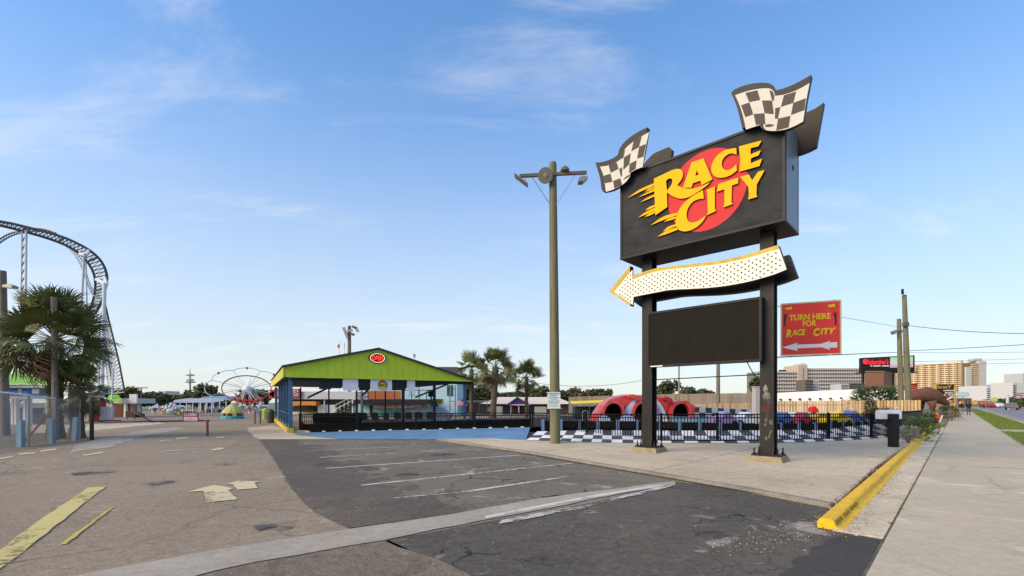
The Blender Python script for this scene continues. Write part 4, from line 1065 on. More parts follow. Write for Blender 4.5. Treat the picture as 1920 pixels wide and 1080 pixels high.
def arch_pts(cx, hw, top, base=782, n=12):
    return [(cx + hw * math.cos(math.pi * k / n), base - (base - top) * math.sin(math.pi * k / n) ** .75) for k in range(n + 1)]
def px_shape(name, loops, Y, depth, m, parent):
    lps = [[((x - 960) / F * Y, H - (y - HZ) / F * Y) for x, y in lp] for lp in loops]
    me = shape_mesh(lps, depth)
    return put_mesh(name, me, frame_matrix((0, Y, 0), (1, 0, 0), UP), m, parent)
body = outline([(1127, 796), (1128, 775), (1136, 757, 1), (1150, 747, 1), (1172, 742, 1), (1190, 741, 1), (1206, 743, 1), (1225, 743, 1), (1243, 748, 1), (1262, 752, 1), (1285, 755, 1), (1298, 760), (1302, 796)])
o = px_shape('shell', [[tuple(p) for p in body]] + [arch_pts(c, w, t, 790) for c, w, t, _ in arches], YR, .25, M_tred2, tun)
for (c, w, t, _), ext in zip(arches, ((3, 0), (2, 4), (6, 3))):
    outer = outline([(c - w - ext[0] * .5, 782), (c - w - 2, 766, 1), (c - w * .55 - ext[0] * .4, t - 3, 1), (c, t - 4.5, 1), (c + w * .6 + ext[1] * .5, t - 4, 1), (c + w + ext[1] * .6, t + 6, 1), (c + w + 2.5, 782)])
    px_shape('red_hood', [[tuple(p) for p in outer], arch_pts(c, w - .5, t + .5, 783)], YR - .32, .34, M_tred2, tun)
    B = MB(); ar = arch_pts(c, w + .6, t - .6, 792); fr = tp2(ar, .02); bk = tp2(ar, 3.2); n = len(ar)
    B.mesh(fr + bk, [(k, k + 1, n + k + 1, n + k) for k in range(n - 1)] + [tuple(range(n, 2 * n))]); B.build('tunnel_lining', M_tdark, tun)
# domed roof behind the front
B = MB(); nn = len(body); rows_ = []
for dy, sc_ in ((.26, 1.0), (1.2, 1.05), (2.4, .95), (3.3, .7), (3.8, .2)):
    rows_.append([W(p[0], lerp(790, p[1], sc_), YR) + Vector((0, dy, 0)) for p in body])
for a, b in zip(rows_[:-1], rows_[1:]):
    B.mesh(a + b, [(k, nn + k, nn + k + 1, k + 1) for k in range(nn - 1)])
B.build('roof_dome', M_tred2, tun)
for q, mm_ in (([(1165, 790), (1167, 775), (1176, 762), (1188, 750), (1194, 748), (1190, 757), (1184, 768), (1182, 790)], M_tblue), ([(1231, 750), (1238, 756), (1246, 770), (1250, 790), (1232, 790)], M_tblue)):
    px_shape('pale_band', [q], YR - .36, .05, mm_, tun)
px_shape('fin', [[(1174, 742), (1180, 739.5), (1186, 740), (1189, 745), (1180, 748)]], YR - .4, .5, mat('fin_orange_red', (0.62, 0.07, 0.03), .5), tun)
px_shape('fin', [[(1238, 745), (1246, 744), (1254, 748), (1256, 752), (1246, 753)]], YR - .4, .5, mat('fin_dark_red', (0.35, 0.02, 0.03), .5), tun)
px_shape('front_skirt', [[(1122, 798), (1124, 782), (1134, 779), (1142, 783), (1146, 798)]], YR - .7, .3, M_tblue, tun)
px_shape('front_skirt', [[(1160, 798), (1163, 782), (1172, 779), (1186, 781), (1190, 798)]], YR - .7, .3, M_tblue, tun)
px_shape('front_skirt', [[(1225, 798), (1226, 781), (1246, 780), (1254, 798)]], YR - .7, .3, M_tblue, tun)
px_shape('front_skirt', [[(1255, 798), (1256, 781), (1325, 782), (1328, 798)]], YR - .7, .3, M_teal, tun)
px_shape('red_flank', [[(1291, 796), (1289, 762), (1298, 760), (1299, 796)]], YR - .34, .3, M_tred2, tun)

# checkered wall right of the tunnel
cw = thing('checkered_wall', W(1360, 795, 27.5), 'low wall of black and white squares beside the tunnel ride', 'wall')
B = MB(); a, b = W(1299, 795, 27.6), W(1420, 795, 30.5); tz = W(1299, 762.5, 27.6).z; tzb = W(1420, 768, 30.5).z
B.prism([Vector((a.x, a.y, .36)), Vector((b.x, b.y, .36)), Vector((b.x, b.y, tzb)), Vector((a.x, a.y, tz))], (0, .12, 0)); B.build('wall_panel', M_ckw, cw)
NC = 11; dd = (b - a)
for i in range(NC):
    for j in range(3):
        if (i + j) % 2: continue
        p0, p1 = lerp(a, b, i / NC), lerp(a, b, (i + 1) / NC); h0, h1 = lerp(tz, tzb, i / NC) - .02, lerp(tz, tzb, (i + 1) / NC) - .02
        q = lambda p, h, jj: Vector((p.x, p.y - .006, h - jj * .31))
        B = MB(); B.prism([q(p0, h0, j + 1), q(p1, h1, j + 1), q(p1, h1, j), q(p0, h0, j)], (0, -.006, 0)); B.build('black_square', M_ckb, cw)
# small ride cars
def ride_car(px, py, Y, L, col, seat, label, top=0.0):
    c = GX(px, Y, .36); t = thing('ride_car', c, label, 'ride car', 'small ride cars on the track')
    m = mat('car_' + '%.2f_%.2f_%.2f' % col, col, .3, coat=.5, col2=tuple(q * .8 for q in col)); hh = W(px, py, Y).z - .36
    prof = outline([(-.5, .1), (-.5, .45, 1), (-.38, .62, 1), (-.2, .68, 1), (-.05, 1.0, 1), (.12, 1.0, 1), (.25, .72, 1), (.42, .55, 1), (.5, .35, 1), (.5, .1)], 3)
    B = MB(); vv = []
    for w_, s_ in ((-.5, .86), (-.38, 1.0), (.38, 1.0), (.5, .86)):
        vv += [c + Vector((p[0] * L, w_ * .9, p[1] * hh * s_)) for p in prof]
    n = len(prof); fs = [tuple(range(n)), tuple(range(4 * n - 1, 3 * n - 1, -1))]
    for k in range(3): fs += [(k * n + i, k * n + (i + 1) % n, (k + 1) * n + (i + 1) % n, (k + 1) * n + i) for i in range(n)]
    B.mesh(vv, fs); B.build('body', m, t)
    B = MB(); B.box(c + Vector((.04 * L, 0, hh * .80)), (L * .26, .93, hh * .22)); B.build('window_band', M_glassd, t)
    B = MB(); B.box(c + Vector((0, 0, .06)), (L * 1.02, 1.0, .12)); B.build('bumper', M_rubber, t)
    if seat:
        B = MB(); p = c + Vector((-.1 * L, 0, hh)); B.prism([p + Vector(q) for q in ((-.16, -.2, 0), (.2, -.2, 0), (.12, -.2, .2), (-.02, -.2, .34), (-.14, -.2, .26))], (0, .4, 0)); B.build('fin', mat('car_fin_red', (.6, .02, .02), .4), t)
    for sx in (-.3, .3):
        B = MB(); B.tube(c + Vector((sx * L, -.53, .14)), c + Vector((sx * L, -.44, .14)), .14, n=12); B.build('wheel', M_rubber, t)
    return t
ride_car(1355, 772, 24, 1.3, (.22, .16, .40), False, 'purple ride car left of the tall sign post')
ride_car(1395, 773, 25, 1.4, (.50, .60, .78), False, 'pale blue ride car just left of the right sign post')
ride_car(1466, 773, 25, 1.1, (.04, .12, .34), False, 'dark blue ride car just right of the right sign post')
ride_car(1487, 773, 27, 1.2, (.45, .58, .56), False, 'pale green ride car between blue and dark red cars')
ride_car(1502, 773, 24.5, .85, (.30, .02, .04), False, 'dark red ride car behind the track fence')
ride_car(1530, 773, 26, 1.5, (.46, .38, .07), True, 'yellow ride car with a red fin on top')
ride_car(1567, 772, 25, 1.3, (.62, .47, .01), False, 'bright yellow ride car behind the track fence')
ride_car(1592, 770, 27, 1.3, (.06, .10, .38), False, 'royal blue ride car right of the yellow one')
# grey equipment box left of the right post
B = MB(); p = W(1421, 793, 24.5); B.box((p.x, p.y, (W(1421, 726, 24.5).z + .36) / 2), (.42, .4, W(1421, 726, 24.5).z - .36)); 
B.box((p.x, p.y, W(1421, 726, 24.5).z + .02), (.46, .44, .05)); B.box((p.x - .08, p.y - .21, 1.5), (.02, .03, .1))
tag(B.build('equipment_cabinet', mat('pale_grey_metal', (.42, .43, .42), .5), origin=(p.x, p.y, .36)), 'tall narrow pale grey equipment cabinet left of the right sign post', 'cabinet')

# ================================================================== WOODEN FENCES BEHIND
def board_fence(label, pts, w, m_list, gap=.012, th=.03, zlow=.3, jitter=.02, name='wooden_fence', group=None):
    """pts: list of (top point); vertical boards between them"""
    t = thing(name, Vector((pts[0].x, pts[0].y, zlow)), label, 'fence', group); r_ = random.Random(int(pts[0].x * 10)); meshes = []
    for m_ in m_list:
        o_ = MB().box((0, 0, .5), (w - gap, th, 1)).build('board_source', m_); meshes.append(o_.data); bpy.data.objects.remove(o_)
    for a, b in zip(pts[:-1], pts[1:]):
        d = b - a; d.z = 0; n = max(1, int(d.length / w)); ang = math.atan2(d.y, d.x)
        for k in range(n):
            p = lerp(a, b, (k + .5) / n); h = p.z - zlow + r_.uniform(-jitter, jitter)
            place('board', r_.choice(meshes), t, (p.x - pts[0].x, p.y - pts[0].y, 0), (0, 0, ang), (1, 1, h))
        for f in (.25, .8):
            B = MB(); nrm = Vector((-d.y, d.x, 0)).normalized() * (.05 if d.x > 0 else -.05)
            B.beam(Vector((a.x, a.y, lerp(zlow, a.z, f))) + nrm, Vector((b.x, b.y, lerp(zlow, b.z, f))) + nrm, .05, .09); B.build('fence_rail', m_list[0], t)
    return t
Wg = [mat('old_board_%s' % c, q, .9, col2=tuple(v * .8 for v in q), scale=5, stretch=(3, 3, .3)) for c, q in (('a', (.24, .20, .155)), ('b', (.20, .165, .13)), ('c', (.27, .225, .175)))]
Wn = [mat('new_board_%s' % c, q, .8, col2=tuple(v * .75 for v in q), scale=5, stretch=(3, 3, .3)) for c, q in (('a', (.52, .36, .19)), ('b', (.42, .27, .13)), ('c', (.60, .45, .27)))]
board_fence('long tall grey brown plank fence behind the track', [W(1066, 744, 46), W(1240, 739, 42), W(1414, 737, 38)], .22, Wg, .006)
board_fence('new pale plank fence section left of the right sign post', [W(1290, 758, 35), W(1415, 755.5, 35)], .19, Wn, .03)
board_fence('long new pale plank fence below the white wall', [W(1458, 752.5, 33), W(1560, 751.5, 32), W(1650, 750.5, 31), W(1727, 750, 30)], .165, Wn, .03)

# poles behind the screen gap
for x, yt, Y, rr_, lb, mm_ in ((1346.5, 680, 37, .16, 'brown wooden pole standing behind the plank fence', M_poleg), (1273, 684, 39, .08, 'thin pale metal pole behind the tunnel ride', M_galv)):
    b = GX(x, Y, 0); B = MB(); B.path([b, b + UP * 2, Vector((b.x, b.y, W(x, yt, Y).z))], [rr_, rr_ * .95, rr_ * .8], 10)
    tag(B.build('wooden_pole' if mm_ is M_poleg else 'metal_pole', mm_, origin=b), lb, 'pole')

# ================================================================== PAVILION
M_green = mat('lime_green_paint', (0.46, 0.60, 0.04), 0.6, col2=(0.38, 0.52, 0.03), scale=.7, amount=0.7)
M_yfas = mat('yellow_green_fascia', (0.52, 0.50, 0.07), 0.6)
M_roofd = mat('dark_roof', (0.05, 0.048, 0.045), 0.8)
M_bpil = mat('pavilion_blue', (0.05, 0.115, 0.22), 0.5, col2=(0.075, 0.155, 0.27), scale=3)
M_navy = mat('dark_navy_panel', (0.014, 0.016, 0.026), 0.6)
M_wban = mat('white_banner', (0.72, 0.73, 0.78), 0.6, col2=(0.66, 0.67, 0.72), scale=.8)
M_ybase = mat('yellow_base_paint', (0.55, 0.45, 0.05), 0.6, col2=(0.45, 0.36, 0.04), scale=3)
PA = G(545, 811); Pp = Vector((.876, .4825, 0)); Pq = Vector((-.4825, .876, 0)); LP = 10.27; DP = 18.0
def pv(a, d, z): return PA + Pp * a + Pq * d + UP * z
pav = thing('open_pavilion', PA, 'open sided pavilion with lime green gable and blue posts', 'pavilion')
zE = 2.87; zA = 4.56; aA = 4.44; z0_ = 3.38
gp = [pv(-.3, -.25, zE), pv(LP + .12, -.25, zE - .02), pv(aA, -.25, zA), pv(-.3, -.25, z0_)]
B = MB(); B.prism(gp, Pq * .08); gable = B.build('gable_wall', M_green, pav)
for k in range(1, 26):
    a = -.3 + k * .406; zt_ = lerp(z0_, zA, (a + .3) / (aA + .3)) if a < aA else lerp(zA, zE, (a - aA) / (LP + .12 - aA))
    if zt_ - zE < .1: continue
    B = MB(); B.obox(pv(a, -.256, (zE + zt_) / 2), Pp * (.009 if k % 3 == 0 else .005), Pq * .004, UP * ((zt_ - zE) / 2 - .01)); B.build('batten', M_green, gable)
B = MB(); B.obox(pv(-.34, DP / 2 - .25, (zE + z0_) / 2 - .02), Pp * .03, Pq * (DP / 2 + .02), UP * (z0_ - zE) / 2); B.build('side_fascia', M_yfas, pav)
B = MB(); B.prism([pv(-.42, -.33, z0_ + .015), pv(-.42, DP, z0_ + .015), pv(aA, DP, zA + .015), pv(aA, -.33, zA + .015)], UP * .06); B.prism([pv(aA, -.33, zA + .015), pv(aA, DP, zA + .015), pv(LP + .2, DP, zE - .01), pv(LP + .2, -.33, zE - .01)], UP * .06); B.build('roof', M_roofd, pav)
for a_, b_ in ((pv(-.42, -.36, z0_ + .0), pv(aA, -.36, zA + .0)), (pv(aA, -.36, zA), pv(LP + .2, -.36, zE - .02))):
    B = MB(); B.beam(a_, b_, .04, .09); B.build('verge_trim', M_roofd, pav)
B = MB(); B.obox(pv(LP / 2, -.30, zE + .015), Pp * (LP / 2 + .1), Pq * .03, UP * .035); B.build('drip_edge', M_green, pav)
B = MB(); B.prism([pv(-.28, -.1, zE + .05), pv(LP + .2, -.1, zE + .02), pv(LP + .2, DP - .1, zE + .02), pv(-.28, DP - .1, zE + .05)], UP * .04); B.build('ceiling', M_navy, pav)
B = MB(); B.obox(pv(LP / 2, -.1, zE - .10), Pp * LP / 2, Pq * .05, UP * .09); B.build('header_beam', M_navy, pav)
for d in (0, 2.4, 5.0, 8.0, 11.5, 17.8):
    B = MB(); B.obox(pv(0, d, zE / 2 + .05), Pp * .09, Pq * .09, UP * (zE / 2 - .06)); B.build('blue_post', M_bpil, pav)
for a, mm_ in ((LP - .5, M_bpil), (7.8, M_navy), (5.9, M_navy)):
    B = MB(); B.obox(pv(a, .0, zE / 2 + .1), Pp * .07, Pq * .07, UP * (zE / 2 - .1)); B.build('front_post', mm_, pav)
for a in (1.9, 4.2, 6.6, 9.2):
    B = MB(); B.obox(pv(a, DP - .3, zE / 2), Pp * .06, Pq * .06, UP * (zE / 2)); B.build('rear_post', M_navy, pav)
for z in (.35, .95):
    B = MB(); B.obox(pv(0, DP / 2, z), Pp * .03, Pq * (DP / 2 - .1), UP * .03); B.build('side_rail', M_bpil, pav)
B = MB(); B.obox(pv(-.02, DP / 2 - .1, .10), Pp * .16, Pq * (DP / 2 + .2), UP * .12); B.build('yellow_base', M_ybase, pav)
B = MB(); B.obox(pv(.55, -.12, .05), Pp * .38, Pq * .14, UP * .06); B.build('step', M_conc, pav)
for a, b in (((.9, 1.0, zE - 1.05), (3.0, 3.0, zE - .02)), ((3.8, 1.0, zE - .9), (5.0, 3.2, zE - .1)), ((7.0, 1.2, zE - 1), (9.2, 1.2, zE - .1))):
    B = MB(); B.beam(pv(*a), pv(*b), .06, .1); B.build('roof_brace', M_arm, pav)
# hanging panels: (left px, right px, bottom px, white?)
def pav_a(px, d=-.28):
    w = on_plane(px, 720, pv(0, d, 0), Pq); return (w - PA).dot(Pp)
for x0, x1, yb, k in ((599, 622, 729.5, 0), (622, 641, 728, 0), (643, 672, 732, 1), (674, 692, 731, 0), (695, 735.5, 733, 1), (736, 762, 732, 0), (764, 779, 733.5, 1)):
    a, b = pav_a(x0), pav_a(x1); zb_ = on_plane((x0 + x1) / 2, yb, pv(0, -.28, 0), Pq).z
    B = MB(); B.obox(pv((a + b) / 2, -.2 if k else -.1, (zE - .02 + zb_) / 2), Pp * (b - a) / 2, Pq * .015, UP * (zE - .02 - zb_) / 2); o = B.build('hanging_panel', M_wban if k else M_navy, pav)
    if x0 == 695: badge_parent = o
# round badge on the middle panel
bc = on_plane(717.5, 722, pv(0, -.225, 0), Pq); br = .27
def disc(name, c, r0, r1, nrm, m, parent, th=.008, sx=1.0, n=28):
    nrm = Vector(nrm).normalized(); x = UP.cross(nrm).normalized()
    B = MB(); pts = [c + x * r0 * sx * math.cos(2 * math.pi * k / n) + UP * r0 * math.sin(2 * math.pi * k / n) for k in range(n)]
    B.prism(pts, nrm * th); return B.build(name, m, parent)
bd = disc('badge', bc, br, 0, -Pq, mat('badge_green', (.16, .20, .10), .6), badge_parent)
disc('badge_red', bc + UP * .05 - Pq * .010, br * .80, 0, -Pq, mat('badge_redpaint', (.50, .05, .03), .6), badge_parent, .004)
disc('badge_yellow', bc - UP * .06 - Pq * .015, br * .76, 0, -Pq, mat('badge_yellowpaint', (.68, .52, .05), .6), badge_parent, .004, 1.02)
text_at('badge_lettering', 'BBQ', bc - UP * .02 - Pq * .022, Pp, UP, .36, .17, M_navy, badge_parent, .004, offset=.01)
# OPEN sign in neon oval
oc = on_plane(707.5, 671.5, pv(0, -.26, 0), Pq)
osn = thing('open_sign', oc - UP * .3, 'oval red neon OPEN sign on the green gable', 'sign')
disc('backing', oc, .30, 0, -Pq, mat('open_backing', (.05, .004, .006), .5), osn, .05, 1.62)
def ring(name, c, r_, sx, tube, m, parent, n=36):
    B = MB(); pts = [c + Pp * r_ * sx * math.cos(2 * math.pi * k / n) + UP * r_ * math.sin(2 * math.pi * k / n) for k in range(n + 1)]; B.path(pts, tube, 6, 0); return B.build(name, m, parent)
M_neonr = mat('neon_red', (1.0, .035, .02), .4, emit=1.6); M_neonw = mat('neon_white', (1.0, .75, .72), .4, emit=.6)
ring('oval_tube', oc - Pq * .07, .245, 1.62, .018, M_neonw, osn)
text_at('lettering', 'OPEN', oc - Pq * .075, Pp, UP, .60, .26, M_neonr, osn, .02, offset=.004)

# stacked tables and rows of chairs under the roof
M_dkpl = mat('dark_chair_plastic', (.022, .022, .03), .5); M_dkred = mat('dark_red_chair_plastic', (.07, .012, .014), .5); M_leg = mat('pale_leg_metal', (.45, .44, .43), .4, metal=.4)
def make_chair(a, d, m, rot, label):
    c = pv(a, d, .05); t = thing('stacking_chair', c, label, 'chair', 'dark chairs under the pavilion roof')
    ca, sa = math.cos(rot), math.sin(rot); ex = Vector((ca, sa, 0)); ey = Vector((-sa, ca, 0))
    P = lambda x, y, z: c + ex * x + ey * y + UP * z
    B = MB(); B.obox(P(0, 0, .45), ex * .22, ey * .21, UP * .02); B.build('seat', m, t)
    B = MB(); pr = outline([(-.2, .50), (-.21, .75, 1), (-.15, .90, 1), (0, .93, 1), (.15, .90, 1), (.21, .75, 1), (.2, .50)], 3)
    B.prism([P(p[0], .20 + (p[1] - .5) * .16, p[1]) for p in pr], ey * .03); B.build('backrest', m, t)
    for i in (-1, 1):
        for j in (-1, 1):
            B = MB(); B.tube(P(i * .19, j * .18, .44), P(i * .23, j * .22, 0), .013, n=5); B.build('leg', M_leg, t)
    return t
r = random.Random(11)
xs_ = [(3.9, .8), (4.6, 1.0), (5.3, .9), (5.95, 1.15), (6.6, 1.0), (7.25, .9), (7.9, 1.1)]
names = ['nearest the stacked tables', 'second from the stacked tables', 'third from the stacked tables', 'in the middle of the row', 'third from the right end of the row', 'second from the right end of the row', 'at the right end of the row']
for k, (a, d) in enumerate(xs_):
    make_chair(a, d, M_dkred if k in (4,) else M_dkpl, r.uniform(-.5, .5) + .5, ('dark red' if k == 4 else 'black') + ' stacking chair under the pavilion, ' + names[k])
def covered_table(a, label):
    c = pv(a, 1.2, .05); t = thing('stacked_table', c, label, 'table', 'covered tables under the pavilion roof')
    P = lambda x, y, z: c + Pp * x + Pq * y + UP * z
    B = MB(); pr = outline([(-.62, .35), (-.66, .72, 1), (-.60, .88, 1), (-.2, .93, 1), (.25, .90, 1), (.62, .92, 1), (.70, .70, 1), (.66, .35)], 3)
    B.prism([P(p[0], -.35, p[1]) for p in pr], Pq * .7); B.build('cover', M_rubber, t)
    for x in (-.5, .5):
        for y in (-.28, .28):
            B = MB(); B.beam(P(x, y, .36), P(x * 1.15, y, 0), .05, .05); B.build('leg', M_arm, t)
covered_table(1.85, 'black covered table stack nearest the blue corner posts'); covered_table(3.1, 'black covered table stack beside the row of chairs')
B = MB(); c = pv(.55, .35, .06); B.lathe(c, [(.12, 0), (.13, .3), (.10, .45), (.03, .5)], 12); tag(B.build('red_canister', mat('canister_red', (.4, .02, .02), .4), origin=c), 'small red canister behind the fence at the pavilion corner', 'canister')
# ================================================================== PLANTS
M_frond = mat('palm_leaf', (0.072, 0.10, 0.026), 0.55, col2=(0.125, 0.13, 0.04), scale=2.0, amount=0.9, spec=0.4)
M_frondl = mat('palm_leaf_light', (0.15, 0.155, 0.045), 0.55, col2=(0.09, 0.11, 0.03), scale=2.0, amount=0.9, spec=0.4)
M_dry = mat('dry_palm_leaf', (0.17, 0.11, 0.055), 0.8, col2=(0.10, 0.065, 0.035), scale=2, amount=0.9)
M_trunk = mat('palm_trunk', (0.13, 0.105, 0.08), 0.95, col2=(0.07, 0.055, 0.042), scale=7, amount=0.9, stretch=(1, 1, 2), bump=0.6)
M_bark = mat('tree_bark', (0.10, 0.08, 0.06), 0.95, col2=(0.06, 0.05, 0.04), scale=6, bump=0.4)
def frond_mesh(seed, pet, blade, n, droop, name):
    """one fan leaf along +X: stalk, then a fan of narrow blades"""
    r_ = random.Random(seed); B = MB()
    pp = [Vector((pet * t, 0, -.10 * pet * t * t)) for t in (0, .5, 1)]
    B.path(pp, [.02, .016, .012], 4)
    h = pp[-1]
    for k in range(n):
        a = lerp(-2.0, 2.0, k / (n - 1)) + r_.uniform(-.04, .04); l = blade * (1.0 - .22 * abs(a) / 2.0) * r_.uniform(.88, 1.08)
        d = Vector((math.cos(a), math.sin(a), .12)).normalized(); sd_ = Vector((-math.sin(a), math.cos(a), 0)) * blade * .033
        fold = UP * (.18 * abs(math.sin(a)) * blade)
        m1 = h + d * l * .5 + fold * .5; m2 = h + d * l * .8 + fold * .6 - UP * droop * l * .16; e = h + d * l * .98 + fold * .5 - UP * droop * l * r_.uniform(.35, .6)
        B.mesh([h - sd_ * .25, h + sd_ * .25, m1 + sd_, m1 - sd_, m2 + sd_ * .7, m2 - sd_ * .7, e], [(0, 1, 2, 3), (3, 2, 4, 5), (5, 4, 6)])
    o_ = B.build(name, M_frond); me = o_.data; bpy.data.objects.remove(o_); return me
def palm(base, zc, scale, n, label, seed, lean_=(0, 0), trunk_r=.17, boots=True, dry=6, group='cabbage palms'):
    r_ = random.Random(seed); base = Vector(base)
    t = thing('palm_tree', base, label, 'palm tree', group); hgt = zc - base.z
    top = base + Vector((lean_[0], lean_[1], hgt))
    B = MB(); pts = [lerp(base, top, k / 8) + Vector((r_.uniform(-.02, .02), r_.uniform(-.02, .02), 0)) for k in range(9)]
    B.path(pts, [trunk_r * q for q in (1.25, 1.05, .95, .92, .95, 1.0, 1.08, 1.15, .9)], 12); trunk = B.build('trunk', M_trunk, t)
    if boots:
        for k in range(int(14 + hgt * 9)):
            f = r_.uniform(.12, .97); a = r_.uniform(0, 6.283); p = lerp(base, top, f); d = Vector((math.cos(a), math.sin(a), 0)); s_ = Vector((-d.y, d.x, 0)) * .045
            q = p + d * trunk_r * .9
            B = MB(); B.mesh([q - s_, q + s_, q + d * .10 + UP * .16 + s_ * .4, q + d * .10 + UP * .16 - s_ * .4, q + UP * .05 - d * .03], [(0, 1, 2, 3), (0, 3, 4), (1, 4, 2), (2, 4, 3)]); B.build('leaf_boot', M_trunk if r_.random() < .6 else M_dry, trunk)
    key = 'frond_%.2f' % scale
    var = [frond_mesh(seed * 10 + k, 1.12 * scale, .86 * scale, 30, dr, 'fan_leaf') for k, dr in enumerate((.3, .5, .85))]
    var[1].materials.clear(); var[1].materials.append(M_frondl)
    dryv = frond_mesh(seed * 10 + 7, .9 * scale, .85 * scale, 22, 1.8, 'fan_leaf'); dryv.materials.clear(); dryv.materials.append(M_dry)
    for k in range(n + dry):
        f = k / n; isdry = k >= n
        az = k * 2.39996 + r_.uniform(-.25, .25)
        el = R(80) - R(125) * min(1, f) + r_.uniform(-.15, .15) if not isdry else R(-50) + r_.uniform(-.25, .2)
        o_ = place('fan_leaf', dryv if isdry else var[k % 3], t, tuple(top - base - UP * (.25 * min(1, f))), (0, 0, 0))
        o_.rotation_euler = (Matrix.Rotation(az, 3, 'Z') @ Matrix.Rotation(-el, 3, 'Y') @ Matrix.Rotation(r_.uniform(-1.1, 1.1), 3, 'X')).to_euler()
        s_ = r_.uniform(.8, 1.08); o_.scale = (s_, s_, s_)
    return t
palm(GX(884, 46), W(884, 693, 46).z, 1.05, 34, 'left and slimmest of the three palms right of the pavilion', 3, trunk_r=.20)
palm(GX(924, 43), W(929, 688, 43).z, 1.12, 38, 'tallest and thickest of the three palms right of the pavilion', 4, lean_=(.25, 0), trunk_r=.30)
palm(GX(987, 47), W(987, 706, 47).z, 1.0, 34, 'small round palm standing alone in front of the tan roofed building', 5, trunk_r=.18)

M_leafd = mat('dark_foliage', (0.042, 0.058, 0.020), 0.7, col2=(0.075, 0.085, 0.030), scale=.8, amount=0.9)
M_leafo = mat('olive_foliage', (0.085, 0.090, 0.032), 0.7, col2=(0.05, 0.06, 0.022), scale=.8, amount=0.9)
M_leafb = mat('brownish_foliage', (0.11, 0.085, 0.05), 0.8, col2=(0.07, 0.06, 0.035), scale=.8, amount=0.9)
M_leafg = mat('bright_shrub', (0.075, 0.125, 0.028), 0.65, col2=(0.11, 0.15, 0.045), scale=2, amount=0.9)
def tree(px, ytop, ybase, Y, wpx, m, label, seed, dense=1.0, bare=0.42, name='tree', group=None, leaf=.30):
    """crown between photo rows ytop and its lower edge, wpx wide, standing at distance Y"""
    r_ = random.Random(seed); base = GX(px, Y, 0); zt_ = W(px, ytop, Y).z; wd = wpx / F * Y
    t = thing(name, base, label, 'tree', group); zc0 = max(.5, W(px, ybase, Y).z); ch = zt_ - zc0
    B = MB(); zf = zc0 + ch * .45
    B.path([base, base + UP * zf * .5 + Vector((r_.uniform(-.2, .2), 0, 0)), base + UP * zf], [wd * .035 + .08, wd * .028 + .06, wd * .02 + .03], 7)
    blobs = []
    nb = max(6, int(15 * dense))
    for k in range(nb):
        a = r_.uniform(0, 6.283); rr_ = wd * .5 * math.sqrt(r_.random()) * .78; z = zc0 + ch * (.22 + .70 * r_.random() * (1 - .45 * rr_ / (wd * .5)))
        c = Vector((base.x + rr_ * math.cos(a), base.y + rr_ * math.sin(a) * .7, z)); blobs.append((c, wd * r_.uniform(.17, .28), ch * r_.uniform(.15, .25)))
        B.path([base + UP * zf * .7, lerp(base + UP * zf, c, .5), c], [wd * .014 + .03, wd * .010 + .02, .015], 5)
    B.build('trunk', M_bark, t)
    B = MB()
    for c, rx, rz in blobs:
        for k in range(int(85 * dense)):
            d = Vector((r_.gauss(0, 1), r_.gauss(0, 1), r_.gauss(0, 1))).normalized() * r_.uniform(.55, 1.12)
            p = c + Vector((d.x * rx, d.y * rx, d.z * rz)); s_ = leaf * r_.uniform(.6, 1.4) * (Y / 60) ** .5
            a = Vector((r_.gauss(0, 1), r_.gauss(0, 1), r_.gauss(0, .6))).normalized() * s_; b = a.orthogonal().normalized() * s_ * .55
            B.face([p - a, p - b, p + a, p + b])
    B.build('crown', m, t); return t
def shrub(px, ytop, ybot, Y, wpx, m, label, seed, n=500, leaf=.05, z0=0.05, cat='shrub', long=2.5):
    r_ = random.Random(seed); base = GX(px, Y, z0); h = W(px, ytop, Y).z - z0; wd = wpx / F * Y / 2
    t = thing('shrub', base, label, cat)
    B = MB()
    for k in range(9):
        a = r_.uniform(0, 6.283); B.path([base, base + Vector((math.cos(a) * wd * .5, math.sin(a) * wd * .5, h * .6))], [.015, .006], 4)
    B.build('stems', M_bark, t)
    B = MB()
    for k in range(n):
        a = r_.uniform(0, 6.283); rr_ = math.sqrt(r_.random()); z = r_.random() ** .7
        p = base + Vector((math.cos(a) * wd * rr_ * (1.15 - .55 * z), math.sin(a) * wd * rr_ * (1.15 - .55 * z), h * z))
        d = Vector((math.cos(a) * .8, math.sin(a) * .8, r_.uniform(.2, 1.2))).normalized() * leaf * long * r_.uniform(.6, 1.3); s_ = d.orthogonal().normalized() * leaf * .5
        B.face([p - s_, p + s_, p + d])
    B.build('foliage', m, t); return t

